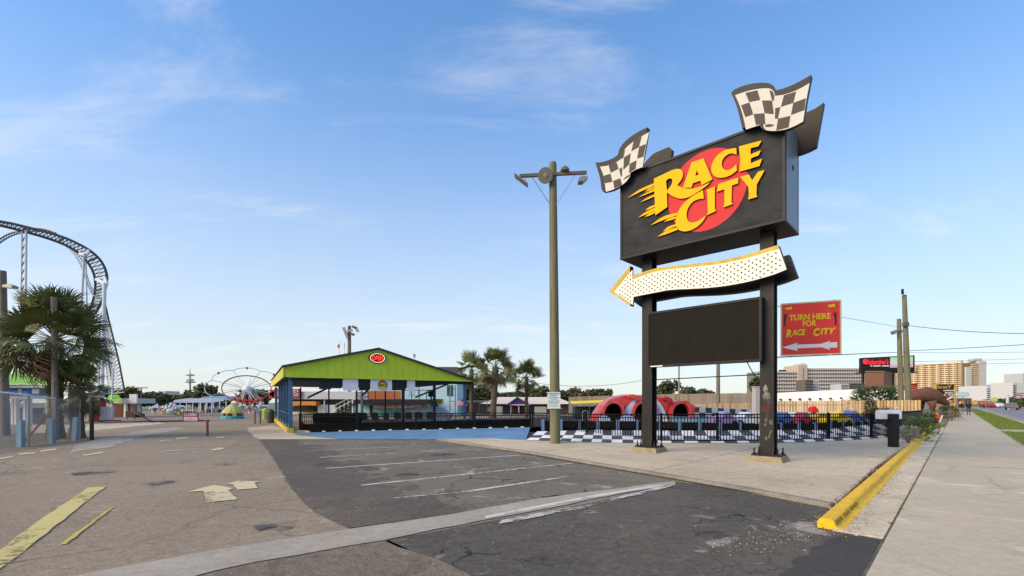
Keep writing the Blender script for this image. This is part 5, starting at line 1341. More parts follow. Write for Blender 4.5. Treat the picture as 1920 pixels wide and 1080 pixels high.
# far tree line
TR = [(258, 741, 782, 105, 50, M_leafd, 'dark spreading tree right of the snack kiosk'), (285, 738, 784, 120, 56, M_leafd, 'dense dark green tree behind the parking lot lamp'), (318, 744, 786, 115, 50, M_leafd, 'low dark tree left of the ride canopy'),
      (228, 722, 760, 90, 42, M_leafo, 'backlit olive tree behind the kiosk roof'), (380, 717, 760, 95, 40, M_leafo, 'tall open crowned olive tree left of the big wheel'), (362, 734, 766, 110, 34, M_leafo, 'small olive tree in front of the radio tower'), (405, 737, 768, 110, 36, M_leafo, 'low olive tree between the tall tree and the big wheel'),
      (478, 728, 772, 120, 44, M_leafo, 'thin olive tree seen through the big wheel'), (870, 715, 765, 75, 44, M_leafd, 'dark pine at the right end of the pavilion roof'), (905, 722, 765, 85, 40, M_leafd, 'dark tree between the left and tallest palms'), (940, 735, 765, 95, 44, M_leafd, 'low dark tree right of the tallest palm'),
      (965, 737, 762, 100, 36, M_leafo, 'small olive tree left of the lone palm'), (1012, 727, 760, 90, 40, M_leafd, 'round dark tree just left of the light pole'), (1055, 734, 760, 100, 36, M_leafd, 'dark tree just right of the light pole'), (1080, 732, 760, 110, 34, M_leafb, 'brownish bare tree behind the plank fence'),
      (1108, 730, 758, 110, 36, M_leafo, 'clumped olive tree behind the plank fence'), (1135, 731, 756, 115, 30, M_leafo, 'small olive tree left of the red tunnel ride'), (1252, 712, 752, 85, 40, M_leafd, 'pointed dark tree right of the left sign post'), (1295, 727, 752, 100, 36, M_leafd, 'thin dark tree below the screen'), (1318, 733, 752, 110, 30, M_leafd, 'low dark tree left of the brown pole'),
      (1418, 713, 745, 70, 18, M_leafd, 'little dark tree top beside the right sign post')]
for k, (px, yt, yb, Y, w, m, lb) in enumerate(TR): tree(px, yt - 4, yb, Y, w * 1.25, m, lb, 40 + k, group='trees along the skyline')

# ================================================================== BUILDINGS BEHIND THE PAVILION
def bx(x0, x1, y0, y1, Y, depth=.3):
    """box whose front face fills photo columns x0..x1 and rows y0..y1 at distance Y"""
    a, b = W(x0, y1, Y), W(x1, y0, Y)
    return MB().box(((a.x + b.x) / 2, Y + depth / 2, (a.z + b.z) / 2), (b.x - a.x, depth, b.z - a.z))
def addbx(B, x0, x1, y0, y1, Y, depth=.3, mi=0):
    a, b = W(x0, y1, Y), W(x1, y0, Y); B.box(((a.x + b.x) / 2, Y + depth / 2, (a.z + b.z) / 2), (b.x - a.x, depth, b.z - a.z), 0, mi); return B
def Zy(z, Y): return HZ + (H - z) / Y * F
M_turq = mat('turquoise_wall', (0.24, 0.58, 0.64), 0.7, col2=(0.20, 0.50, 0.56), scale=.8)
M_ltb = mat('pale_blue_wall', (0.40, 0.60, 0.70), 0.7, col2=(0.33, 0.52, 0.62), scale=.8)
M_oran = mat('orange_wall', (0.36, 0.12, 0.05), 0.7); M_white = mat('off_white_paint', (0.70, 0.69, 0.67), 0.6, col2=(0.6, 0.59, 0.57), scale=1); M_greyf = mat('grey_fascia', (0.50, 0.51, 0.54), 0.6, col2=(0.42, 0.43, 0.46), scale=.6)
M_dark = mat('dark_void', (0.012, 0.012, 0.013), 0.8); M_glass = mat('dark_window_glass', (0.05, 0.07, 0.09), 0.15, spec=.6)
YB = 52.0
tb = thing('balcony_building', GX(765, YB), 'turquoise two storey building with dark balcony and outside stairs behind the pavilion', 'building')
gy = Zy(0, YB)
bx(672, 800, 757, gy, YB, 8).build('ground_floor_wall', M_turq, tb)
bx(752, 857, 714, gy, YB + 1.2, 8).build('upper_wall', M_ltb, tb)
bx(688, 752, 733, 757, YB + 1.5, 4).build('orange_wall', M_oran, tb)
bx(664, 810, 748.5, 757, YB - 1.6, 3.0).build('balcony_deck', M_navy, tb)
bx(700, 790, 757.2, 765, YB - 1.2, 1.1).build('awning', mat('dusty_pink_awning', (.34, .20, .19), .8), tb)
for x in (690, 704, 722, 740, 758, 772, 786, 800): bx(x - .7, x + .7, 731, 748.3, YB - 1.55, .06).build('balustrade_post', M_navy, tb)
bx(664, 810, 731, 732.2, YB - 1.56, .06).build('balustrade_rail', M_navy, tb)
for x in (680, 715, 738, 760): bx(x - 1, x + 1, 757.2, gy, YB - 1.5, .1).build('balcony_post', M_arm, tb)
bx(693, 698, 760, gy, YB - .05, .05).build('door', mat('dark_brown_door', (.06, .03, .02), .6), tb)
for x in (764, 772, 780, 838, 845): bx(x, x + 4, 722, 742, YB + 1.15, .05).build('window', M_ltb if x < 800 else M_glass, tb)
B = MB(); p = [W(806, 702, YB + 1), W(860, 702, YB + 1), W(858, 688, YB + 4), W(812, 688, YB + 4)]; B.prism(p, (0, 6, .1)); B.build('roof', M_roofd, tb)
# stair
st_ = thing('outside_stair', GX(650, YB - 3), 'steep outside stair with pale handrails going up to the balcony', 'stairs')
for k in range(12):
    f = k / 11; p = W(lerp(628, 668, f), lerp(gy, 757, f), YB - 2.6)
    B = MB(); B.box(p, (.36, .9, .05)); B.build('tread', M_navy, st_)
for q in (0, .5, 1.0):
    a, b = W(626, gy - 4, YB - 3.05) + UP * q * .9, W(672, 757 - 4, YB - 3.05) + UP * q * .9
    B = MB(); B.beam(a, b, .05, .05 if q else .16); B.build('handrail', M_white if q else M_navy, st_)
for k in range(6):
    p = W(lerp(630, 668, k / 5), lerp(gy, 757, k / 5), YB - 3.05); B = MB(); B.beam(p, p + UP * .95, .04, .04); B.build('baluster', M_white, st_)
bx(676, 679.5, 733, gy, YB - 3.2, .2).build('stair_post', M_arm, st_)
for q in (0, .5, 1): 
    B = MB(); B.beam(W(672, 748 - q * 15, YB - 3.1), W(690, 748 - q * 15, YB - 3.1), .04, .05); B.build('landing_rail', M_white, st_)

YW = 58.0; gw = Zy(0, YW)
wb = thing('snack_building', GX(590, YW), 'long low building with flat grey fascia and orange awning seen through the pavilion', 'building')
bx(520, 666, 734, 748.5, YW, 9).build('fascia', M_greyf, wb); bx(522, 664, 748.6, 757, YW + 1.4, 7).build('soffit_shade_wall', mat('soffit_shade_brown_grey', (.10, .09, .085), .8), wb)  # dark wall colour paints in the shade under the fascia
bx(524, 664, 757.1, gw, YW + 4, 4).build('rear_wall', M_white, wb)
bx(545, 592, 752.5, 760, YW - .6, 1.5).build('awning', mat('orange_awning', (.62, .24, .05), .7), wb)
for x in (530, 607, 660): bx(x, x + 1.6, 748.7, gw, YW + .3, .2).build('column', M_white, wb)
bx(596, 628, 759, 774, YW + .6, .6).build('counter', M_white, wb); bx(548, 590, 762, 772, YW + 2, .4).build('planter_hedge', M_leafo, wb)
for x in (560, 575, 615, 640): bx(x, x + 8, 760, 771, YW + 3.95, .06).build('window', M_glass, wb)
rs = thing('red_name_sign', W(539, 745, YW - .3), 'red sign with white italic lettering at the left corner of the pavilion', 'sign')
bx(514, 563.5, 729, 745.5, YW - .3, .25).build('board', mat('deep_red_board', (.34, .02, .025), .5), rs)
c = W(539, 733.5, YW - .32); text_at('lettering', 'UNITED', c, (1, 0, 0), UP, 40 / F * YW, 5.2 / F * YW, M_white, rs, .02, shear=.25, offset=.015)
c = W(539, 740.5, YW - .32); text_at('lettering', 'BRANDS', c, (1, 0, 0), UP, 42 / F * YW, 5.2 / F * YW, M_white, rs, .02, shear=.25, offset=.015)
# light mast behind the pavilion roof
b = GX(655, 60); lm = thing('floodlight_mast', b, 'wooden mast with a cluster of floodlights above the pavilion roof', 'light pole')
B = MB(); B.path([b, Vector((b.x, b.y, W(654.5, 611, 60).z))], [.26, .22], 10); B.build('pole', M_poleg, lm)
for x0, y0, x1, y1, w in ((644, 614, 652, 634, .25), (661, 612, 667, 615, .4), (667, 613, 671, 622, .2), (657, 625, 664, 628, .3), (651, 621, 661, 619, .12)):
    B = MB(); B.beam(W(x0, y0, 59.6), W(x1, y1, 59.6), w, .3); B.build('floodlight', M_galv if w < .3 else M_arm, lm)
for x, y0, colr, lb, fl_ in ((637, 643, (.5, .05, .06), 'small red flag on a thin pole behind the pavilion roof', 1), (646, 642, (.08, .16, .17), 'small furled dark flag beside the red one', 0)):
    b = GX(x, 66); fg = thing('flagpole', b, lb, 'flag'); B = MB(); B.tube(b, Vector((b.x, b.y, W(x, y0, 66).z)), .03, n=6); B.build('pole', M_galv, fg)
    a_ = W(x, y0 + 1, 66); B = MB(); B.prism([a_, a_ + Vector((-.38 if fl_ else -.1, .05, -.25)), a_ + Vector((-.28 if fl_ else -.08, .1, -.75)), a_ + Vector((0, 0, -.5))], (0, .02, 0)); B.build('flag_cloth', mat('flag_%d' % x, colr, .8), fg)
b = GX(777, 70); B = MB(); B.tube(b, Vector((b.x, b.y, W(777, 662, 70).z)), .06, .03, n=6); B.box((b.x, b.y, W(777, 667, 70).z), (.3, .2, .5)); tag(B.build('antenna_mast', M_galv, origin=b), 'thin antenna mast behind the right slope of the pavilion roof', 'mast')
# dark sign and ladder frame by the right end of the pavilion
hb = thing('height_sign', GX(855, 40), 'dark square sign on a post near the right end of the pavilion', 'sign')
bx(803, 814, 731, 744, 34, .06).build('panel', mat('dark_green_panel', (.012, .03, .025), .5), hb); bx(807, 809.5, 744, 790, 34, .1).build('post', M_bpil, hb)
ldr = thing('ladder_rack', GX(848, 33), 'blue steel ladder rack with small lamps under the right end of the pavilion roof', 'rack')
for x in (843, 853): bx(x, x + 1.2, 722, 788, 33, .06).build('upright', M_bpil, ldr)
for y in (729, 742, 752): bx(844.3, 852.9, y, y + 1.0, 33, .05).build('rung', M_bpil, ldr)
ysl = thing('play_slide', GX(818, 36), 'yellow play slide with a dark ramp right of the pavilion seating', 'slide')
bx(810, 828, 748, 757, 36, 1).build('hood', mat('slide_yellow', (.62, .42, .03), .5), ysl)
B = MB(); B.beam(W(811, 752, 35.5), W(828, 786, 34.5), .5, .12); B.build('ramp', M_navy, ysl); bx(818, 820, 757.2, 790, 36.2, .1).build('post', M_arm, ysl); bx(800, 804, 758, 790, 34.5, .3).build('lime_panel', M_green, ysl)
for k, (x, y, w, Y, lb) in enumerate(((862, 751, 34, 42, 'dusty pink umbrella right of the pavilion'), (1040, 759, 30, 50, 'pale canopy umbrella behind the light pole'))):
    b = GX(x, Y); u = thing('patio_umbrella', b, lb, 'umbrella'); zt = W(x, y, Y).z; rr_ = w / 2 / F * Y
    B = MB(); B.lathe((b.x, b.y, zt - .42), [(rr_, 0), (rr_ * .62, .19), (rr_ * .25, .34), (.03, .42)], 8); B.build('canopy', mat('umbrella_%d' % k, (.42, .22, .24) if k == 0 else (.6, .5, .36), .8), u)
    B = MB(); B.tube(b, (b.x, b.y, zt), .03, n=6); B.build('pole', M_galv, u)
# white kiddie boat-like tub behind the fence
B = MB(); c = GX(795, 33, .1)
pr = outline([(-1.9, .55), (-1.2, 1.0, 1), (0, 1.18, 1), (1.4, 1.1, 1), (2.0, .75), (1.7, .2), (-1.5, .2)], 4); vv = []
for w_ in (-.8, -.5, .5, .8): vv += [c + Vector((p[0], w_, p[1] * (1 if abs(w_) < .6 else .85))) for p in pr]
n = len(pr); B.mesh(vv, [tuple(range(n)), tuple(range(4 * n - 1, 3 * n - 1, -1))] + [(k * n + i, k * n + (i + 1) % n, (k + 1) * n + (i + 1) % n, (k + 1) * n + i) for k in range(3) for i in range(n)])
tag(B.build('ride_tub', mat('tub_white', (.62, .66, .72), .35, coat=.4), origin=c), 'long white ride tub behind the fence, right of the chairs', 'ride car')

# tan roofed building with purple gable
YG = 66.0; gg = Zy(0, YG)
gb = thing('arcade_building', GX(995, YG), 'low building with tan hipped roof and purple entrance gable behind the palms', 'building')
bx(905, 1068, 757, gg, YG, 10).build('wall', mat('dark_wall', (.10, .085, .075), .8), gb)
M_tan = mat('tan_roof', (0.64, 0.56, 0.46), 0.85, col2=(0.56, 0.49, 0.40), scale=.5)
B = MB(); e = [W(898, 757.5, YG - 1), W(1076, 757.5, YG - 1), W(1076, 757.5, YG - 1) + Vector((0, 12, 0)), W(898, 757.5, YG - 1) + Vector((0, 12, 0))]; rg = [W(935, 744.5, YG + 4), W(1044, 744.5, YG + 4)]
B.mesh(e + rg, [(0, 1, 5, 4), (1, 2, 5), (2, 3, 4, 5), (3, 0, 4), (3, 2, 1, 0)]); B.build('roof', M_tan, gb)
B = MB(); B.prism([W(953, 757.6, YG - 3), W(992, 757.6, YG - 3), W(970, 745.5, YG - 3)], (0, 5, 0)); gl = B.build('entrance_gable', mat('purple_gable', (.09, .05, .17), .7), gb)
for a_, b_ in (((950, 759, YG - 3.1), (970, 744.5, YG - 3.1)), ((995, 759, YG - 3.1), (970, 744.5, YG - 3.1))):
    B = MB(); B.beam(W(*a_), W(*b_), .3, .12); B.build('gable_trim', mat('gable_trim_grey', (.28, .25, .30), .7), gl)
bx(955, 992, 758, 760, YG - 3, 3).build('entrance_fascia', M_white, gb)
for x in (957, 972, 989): bx(x, x + 1.6, 760.1, gg, YG - 2.9, .2).build('entrance_column', M_white, gb)
for x, w, mm_ in ((915, 16, M_greyf), (1003, 22, M_greyf), (960, 12, mat('poster_red', (.35, .06, .08), .6)), (1032, 14, M_glass)): bx(x, x + w, 762, 771, YG - .06, .06).build('wall_panel', mm_, gb)
cn = thing('walkway_canopy', GX(885, 60), 'long flat white edged canopy left of the tan roofed building', 'canopy')
bx(858, 915, 749, 750.6, 58, 5).build('roof', M_dark, cn); bx(858, 915, 750.7, 753, 58.1, 4.8).build('edge', M_white, cn)
for x in (862, 880, 898, 913): bx(x, x + 1, 753.1, Zy(0, 58.3), 58.3, .12).build('post', M_galv, cn)
bx(866, 910, 757, 774, 60, .3).build('back_wall', mat('faded_pink_wall', (.30, .15, .14), .8), cn)
# parked attraction clutter: kiosks behind the fence
for k, (x0, x1, y0, y1, Y, col, lb) in enumerate(((924, 942, 762, 782, 44, (.40, .40, .38), 'grey control box in front of the arcade building left of the lone palm'), (1003, 1024, 763, 782, 42, (.36, .34, .32), 'grey control box just left of the light pole'))):
    t = thing('control_box', GX((x0 + x1) / 2, Y), lb, 'box'); bx(x0, x1, y0, y1, Y, .8).build('housing', mat('box_grey_%d' % k, col, .6), t); bx(x0 + 1, x0 + 2.2, y1, Zy(.3, Y), Y + .1, .1).build('leg', M_galv, t); bx(x1 - 2.2, x1 - 1, y1, Zy(.3, Y), Y + .1, .1).build('leg', M_galv, t)
ya = thing('yellow_awning', GX(1103, 38), 'long yellow striped awning left of the red tunnel ride', 'awning')
B = MB(); B.prism([W(1068, 753, 36), W(1140, 750.5, 36), W(1140, 754.5, 34.5), W(1072, 757.5, 34.5)], UP * .03); B.build('cloth', mat('awning_yellow', (.75, .58, .03), .7, col2=(.60, .46, .02), scale=2), ya)
for x in (1073, 1105, 1138): bx(x, x + 1, 757, Zy(.36, 34.7), 34.7, .05).build('post', M_bpil, ya)
bx(1078, 1118, 762, 784, 36, 1.5).build('counter', mat('deep_teal_wall', (.02, .05, .07), .7), ya); bx(1116, 1124, 760, 784, 35, .5).build('blue_pillar', M_bpil, ya)
bh = thing('bike_hoop', GX(1092, 30, .36), 'pale tubular hoop behind the fence left of the tunnel ride', 'hoop')
B = MB(); c = W(1092, 788, 30); B.path([c, c + UP * .5, c + Vector((.12, 0, .62)), c + Vector((.3, 0, .6)), c + Vector((.36, 0, .45)), c + Vector((.36, 0, 0))], .018, 6); B.build('hoop_tube', M_leg, bh)
# ================================================================== LEFT: COASTER
M_cdark = mat('coaster_dark_blue_grey', (0.032, 0.048, 0.062), 0.45, col2=(0.05, 0.07, 0.085), scale=2)
M_clight = mat('coaster_pale_steel', (0.42, 0.46, 0.50), 0.5, col2=(0.33, 0.37, 0.41), scale=2)
M_cwhite = mat('coaster_white_column', (0.62, 0.65, 0.72), 0.5, col2=(0.52, 0.55, 0.62), scale=2)
YC = 46.0
cz_ = lambda pts: [(x / 4.5, 400 + y / 4.5) for x, y in pts]
def resample(P, n):
    P = [Vector(p) for p in P]; L_ = [0]
    for a, b in zip(P[:-1], P[1:]): L_.append(L_[-1] + (b - a).length)
    out = []
    for k in range(n):
        s_ = L_[-1] * k / (n - 1); i = 0
        while i < len(P) - 2 and L_[i + 1] < s_: i += 1
        out.append(lerp(P[i], P[i + 1], (s_ - L_[i]) / max(1e-6, L_[i + 1] - L_[i])))
    return out
def smooth_px(pts, Y0, Y1, n):
    q = [W(x, y, lerp(Y0, Y1, k / (len(pts) - 1))) for k, (x, y) in enumerate(pts)]
    dense = []
    for i in range(len(q) - 1):
        p0, p1, p2, p3 = q[max(0, i - 1)], q[i], q[i + 1], q[min(len(q) - 1, i + 2)]
        for k in range(6):
            t = k / 6; dense.append(.5 * ((2 * p1) + (p2 - p0) * t + (2 * p0 - 5 * p1 + 4 * p2 - p3) * t * t + (3 * p1 - p0 - 3 * p2 + p3) * t ** 3))
    dense.append(q[-1]); return resample(dense, n)
coast = thing('roller_coaster', GX(190, YC), 'steel roller coaster with dark curving rails and tall white columns', 'roller coaster')
ra = smooth_px(cz_([(-120, 35), (0, 68), (110, 88), (230, 118), (330, 142), (440, 172), (560, 212), (660, 258), (750, 308), (830, 375), (880, 450), (903, 530), (900, 580), (886, 650), (862, 730), (835, 790), (800, 850)]), 45, 49, 46)
rb = smooth_px(cz_([(-120, 72), (0, 102), (110, 128), (190, 150), (300, 180), (400, 210), (500, 246), (590, 287), (680, 345), (737, 410), (780, 480), (803, 560), (803, 650), (790, 720), (765, 800), (742, 865)]), 47, 51, 46)
for nm, P, r_, m_ in (('rail', ra, .13, M_cdark), ('rail', rb, .13, M_cdark)):
    B = MB(); B.path(P, r_, 6); B.build(nm, m_, coast)
for k in range(0, 46, 1):
    B = MB(); B.tube(ra[k], rb[k], .055 if k % 9 else .12, n=5); B.build('cross_tie', M_cdark, coast)
for k in range(45):
    B = MB(); B.tube(ra[k], rb[k + 1], .035, n=4); B.build('lattice_bar', M_clight if k > 14 else M_cdark, coast)
s1 = smooth_px(cz_([(-80, 270), (0, 215), (60, 180), (120, 158), (190, 150), (280, 125), (400, 140), (470, 165)]), 52, 50, 24); s2 = smooth_px(cz_([(-80, 310), (0, 250), (60, 210), (130, 178), (200, 165), (300, 150), (420, 165), (500, 190)]), 53, 51, 24)
sp = smooth_px(cz_([(560, 285), (620, 340), (670, 420), (705, 500), (735, 590), (765, 660), (800, 700), (845, 715)]), 51, 50, 22); sp2 = smooth_px(cz_([(585, 285), (650, 340), (700, 410), (725, 490), (745, 560), (770, 620), (800, 660), (830, 680)]), 52, 51, 22)
d1 = [W(*p, 50) for p in ((196, 564), (204, 600), (214, 640), (224, 682), (234, 735))]; d2 = [W(*p, 51) for p in ((190, 590), (195, 620), (202, 660), (208, 700), (214, 738))]; d3 = [W(*p, 53) for p in ((192, 625), (196, 660), (200, 700), (205, 738))]
for P, Q, n, tr, m_ in ((s1, s2, 24, .07, M_cdark), (sp, sp2, 22, .06, M_clight), (resample(d1, 26), resample(d2, 26), 26, .09, M_clight), (resample(d2, 20), resample(d3, 20), 20, .05, M_clight)):
    for X in (P, Q):
        B = MB(); B.path(X, tr, 5); B.build('rail', M_cdark if m_ is M_clight and tr > .08 else m_, coast)
    for k in range(n):
        B = MB(); B.tube(P[k], Q[k], tr * .55, n=4); B.build('cross_tie', m_, coast)
        if k < n - 1:
            B = MB(); B.tube(P[k], Q[k + 1], tr * .4, n=4); B.build('lattice_bar', m_, coast)
for x0, y0, x1, r_, Y in ((41, 434, 37, .07, 46), (49, 432, 46, .10, 46), (158, 478, 140, .11, 48), (161, 480, 167, .07, 50), (196, 532, 190, .16, 45.5), (187, 600, 186, .08, 49), (212, 690, 209, .10, 48)):
    a = W(x0, y0, Y); b = GX(x1, Y); B = MB(); B.tube(b, a, r_, n=10); B.build('column', M_cwhite, coast)
    B = MB(); B.box((b.x, b.y, .1), (r_ * 4, r_ * 4, .2)); B.build('footing', M_conc, coast)
for k in range(22):
    a, b = W(lerp(37.5, 41, k / 22), lerp(770, 440, k / 22), 46), W(lerp(46.5, 49, (k + .8) / 22), lerp(770, 436, (k + .8) / 22), 46); B = MB(); B.tube(a, b, .05, n=4); B.build('lattice_bar', M_cdark, coast)
for a, b in (((197, 532), (181, 524)), ((200, 533), (196, 520)), ((160, 478), (150, 476)), ((162, 478), (166, 470))):
    B = MB(); B.tube(W(*a, 46), W(*b, 47), .16, n=6); B.build('column_head', M_cwhite, coast)

# ================================================================== LEFT FOREGROUND: palms, poles, chain link fence
palm(G(104, 822), W(104, 632, 20.2).z, 1.2, 64, 'large cabbage palm behind the chain link fence at the left edge', 8, trunk_r=.27, dry=16, group=None)
palm(G(144, 822), W(148, 728, 20.2).z, .72, 30, 'short bushy palm beside the black steel post', 10, trunk_r=.26, dry=8, group=None)
def vine_trunk(px0, px1, lb):
    pass
for x, yt, Y, rr_, lb in ((101, 557, 19.4, .10, 'grey wooden post standing in front of the large left palm'), (4, 508, 22, .15, 'grey wooden lamp pole at the left edge of the picture')):
    b = GX(x + (6 if x < 50 else 3), Y); t = thing('wooden_pole', b, lb, 'pole'); tp_ = W(x, yt, Y)
    B = MB(); B.path([b, lerp(b, tp_, .5), tp_], [rr_ * 1.15, rr_ * 1.05, rr_], 10); B.build('pole', M_poleg, t)
    if x < 50:
        B = MB(); B.beam(W(6, 536, 21.9), W(12, 535, 21.8), .08, .08); B.build('lamp_arm', M_galv, t)
        B = MB(); c = W(20, 537.5, 21.8); B.prism([c + Vector(q) for q in ((-.25, -.15, -.05), (.2, -.15, -.09), (.22, -.15, .02), (.05, -.15, .10), (-.2, -.15, .06))], (0, .3, 0)); B.build('lamp_head', M_galv, t)
M_bwood = mat('faded_blue_post', (0.15, 0.24, 0.31), 0.75, col2=(0.23, 0.32, 0.38), scale=4, amount=.9, stretch=(2, 2, .4), bump=.3)
for x, yb, yt, lb in ((38.5, 838.5, 788, 'pale blue guard post at the left chain link fence'), (96.5, 831.5, 785, 'pale blue guard post holding the orange bar'), (140.5, 826.5, 782, 'leaning pale blue guard post beside the short palm')):
    b = G(x, yb); zt = W(x, yt, b.y).z; B = MB(); ln_ = .06 if x > 130 else 0
    B.prism([b + Vector(q) for q in ((-.09, -.07, 0), (.09, -.07, 0), (.09, .07, 0), (-.09, .07, 0))], (ln_, 0, zt)); tag(B.build('guard_post', M_bwood, origin=b), lb, 'post', 'pale blue guard posts')
a, b = G(47, 833) + UP * .12, G(96, 831) - Vector((.1, .1, 0)) + UP * 1.02
B = MB(); B.beam(a, b, .05, .07); tag(B.build('orange_bar', mat('orange_paint', (.50, .14, .05), .6, col2=(.3, .12, .07), scale=4), origin=a), 'slanting orange bar between two blue guard posts', 'bar')
cl = thing('chain_link_fence', G(20, 837), 'chain link fence with white top rail at the left edge', 'fence')
M_chain = mat('chain_wire', (0.36, 0.37, 0.38), .5, metal=.5)
fpts = [GX(-90, 15.4), G(40, 837.5) + Vector((0, .25, 0)), G(96, 829.5) + Vector((0, .15, 0)), G(146, 824) + Vector((0, .1, 0))]; ftop = [2.1, W(38, 741, fpts[1].y).z, W(95, 747, fpts[2].y).z, W(146, 748, fpts[3].y).z]
for i, (a, b, ha, hb) in enumerate(zip(fpts[:-1], fpts[1:], ftop[:-1], ftop[1:])):
    d = b - a; L_ = d.length; dn = d.normalized(); n = int(L_ / .075); B = MB(); hh = (ha + hb) / 2; nrm = Vector((-dn.y, dn.x, 0)) * .004
    for sg in (1, -1):
        for k in range(-int(hh / .075), n + int(hh / .075)):
            s0 = k * .075; p0 = (s0, 0.03); p1 = (s0 + sg * hh, hh)
            u0_, v0_, u1_, v1_ = p0[0], p0[1], p1[0], p1[1]
            # clip to the panel
            if sg > 0:
                if u0_ < 0: v0_ += -u0_; u0_ = 0
                if u1_ > L_: v1_ -= (u1_ - L_); u1_ = L_
            else:
                if u0_ > L_: v0_ += (u0_ - L_); u0_ = L_
                if u1_ < 0: v1_ -= -u1_; u1_ = 0
            if v1_ - v0_ < .02 or u0_ < -1e-6 or u0_ > L_ + 1e-6: continue
            P0, P1 = a + dn * u0_ + UP * v0_ + nrm * sg, a + dn * u1_ + UP * v1_ + nrm * sg; w_ = .009
            sd_ = Vector((0, 0, w_)); B.mesh([P0 - sd_, P0 + sd_, P1 + sd_, P1 - sd_], [(0, 1, 2, 3)])
    o = B.build('wire_mesh', M_chain, cl); o['kind'] = 'stuff'
    if i < 2:
        B = MB(); B.path([a + UP * ha, lerp(a + UP * ha, b + UP * hb, .5) - UP * .02, b + UP * hb], .03, 8); B.build('top_rail', M_cwhite, cl)
for p, h in zip(fpts[1:], ftop[1:]):
    B = MB(); B.tube(p, p + UP * h, .032, n=8); B.build('fence_post', M_galv, cl)
b = G(172, 825); B = MB(); B.box((b.x, b.y, W(172, 752, b.y).z / 2), (.10, .10, W(172, 752, b.y).z)); B.box((b.x, b.y, .01), (.2, .2, .02)); B.box((b.x, b.y, W(172, 752, b.y).z + .01), (.135, .135, .03))
tag(B.build('steel_post', mat('rusty_black_steel', (.018, .014, .012), .6, col2=(.05, .03, .02), scale=4), origin=b), 'black square steel post right of the short palm', 'post')
# dirt and shrubs at the fence foot
sheet('dirt_strip', jag([G(-60, 860, .004), G(40, 845, .004), G(100, 837, .004), G(150, 830, .004), G(168, 826, .004)], .08, .5, 33) + jag([G(160, 812, .004), G(90, 812, .004), G(-60, 815, .004)], .2, .8, 34), mat('leaf_litter', (.13, .105, .08), .95, col2=(.20, .17, .13), scale=4, amount=.9, bump=.5))

# ride station behind the fence
YS = 33.0; gs = Zy(0, YS)
rsn = thing('ride_station', GX(45, YS), 'blue and white ride station with bright green roof behind the left palms', 'building')
bx(-60, 92, 727, 743, YS, .2).build('blue_sign_wall', mat('ride_blue', (.07, .20, .46), .6, col2=(.05, .15, .38), scale=1), rsn)
bx(-60, 94, 721.5, 727, YS - .3, 5).build('white_beam', M_white, rsn); bx(-60, 92, 743, 748, YS - .1, .4).build('white_band', M_white, rsn)
B = MB(); B.prism([W(-60, 721, YS - .4), W(95, 721, YS - .4), W(84, 703, YS + 2), W(-60, 703, YS + 2)], (0, .1, .12)); B.build('roof', mat('bright_green_roof', (.20, .46, .02), .5), rsn)
for x in (22, 28, 45, 52, 88): bx(x - 2, x + 2, 748, gs, YS - .2, .25).build('white_column', M_white, rsn)
bx(-60, 90, 765, gs, YS + 1.5, .2).build('rear_wall', mat('slate_wall', (.12, .16, .21), .8), rsn)
bx(60, 72, 729, 738, YS - .06, .05).build('white_plate', M_white, rsn); bx(34, 40, 729, 738, YS - .06, .05).build('white_plate', M_white, rsn)
bx(-60, 6, 700, 742, YS - 1.5, .3).build('blue_tower', mat('ride_blue', (.07, .20, .46), .6), rsn)

# booth, machine, barricades, kiosk
YK = 38.0; gk = Zy(0, YK)
bt = thing('ticket_booth', GX(165, YK), 'white ticket booth right of the short palm', 'booth')
bx(150, 178, 738, 752, YK, .9).build('sign_band', M_white, bt); bx(146, 181, 736, 739, YK - .3, 1.4).build('roof', M_greyf, bt); bx(150, 166, 752.1, gk - 2, YK + .05, .8).build('front_wall', M_white, bt)
for x in (151.5, 159): bx(x, x + 5, 757, 770, YK - .01, .05).build('window', M_glass, bt)
bx(152, 163, 741, 748, YK - .03, .03).build('dark_panel', M_navy, bt)
vm_ = thing('red_machine', GX(179, YK), 'tall red vending machine behind the black steel post', 'machine')
bx(175, 183, 752, gk, YK - .5, .8).build('cabinet', mat('machine_red', (.40, .02, .03), .4), vm_); bx(176.5, 181.5, 756, 770, YK - .53, .04).build('front_panel', M_white, vm_)
for k, (x0, x1, lb) in enumerate(((186, 199, 'grey slatted barricade nearer the red machine'), (200, 213, 'grey slatted barricade nearer the kiosk'))):
    t = thing('barricade', GX((x0 + x1) / 2, 37), lb, 'barricade', 'grey barricades by the kiosk')
    for y in (763, 786): bx(x0, x1, y, y + 1.6, 37, .08).build('rail', M_greyf, t)
    for q in range(5): xx = lerp(x0, x1 - 1.4, q / 4); bx(xx, xx + 1.4, 764.7, 785.9, 37.01, .05).build('slat', M_greyf, t)
    bx(x0 - 1, x1 + 1, 788, 791.5, 36.8, .7).build('rust_base', mat('rust_base', (.17, .075, .045), .8), t)
YO = 50.0; go = Zy(0, YO)
ks = thing('snack_kiosk', GX(230, YO), 'small brick kiosk with white flat roof and green awning', 'kiosk')
bx(208, 242, 757, go, YO + .5, 1.2).build('brick_wall', mat('kiosk_brick', (.16, .07, .05), .85, col2=(.10, .045, .035), scale=6), ks); bx(205, 256, 747, 756.5, YO - 1, 2.6).build('roof', M_greyf, ks)
bx(242.2, 256, 739, 756.4, YO - 1.2, .2).build('roof_sign', M_white, ks); bx(232, 236, 756.6, go, YO - .9, .25).build('column', M_white, ks)
for x in (239, 244, 249): bx(x + 4, x + 7, 759, 771, YO + .2, .05).build('window', M_glass, ks)
bx(242.3, 252, 757, go, YO + .6, .8).build('pale_wall', M_white, ks)
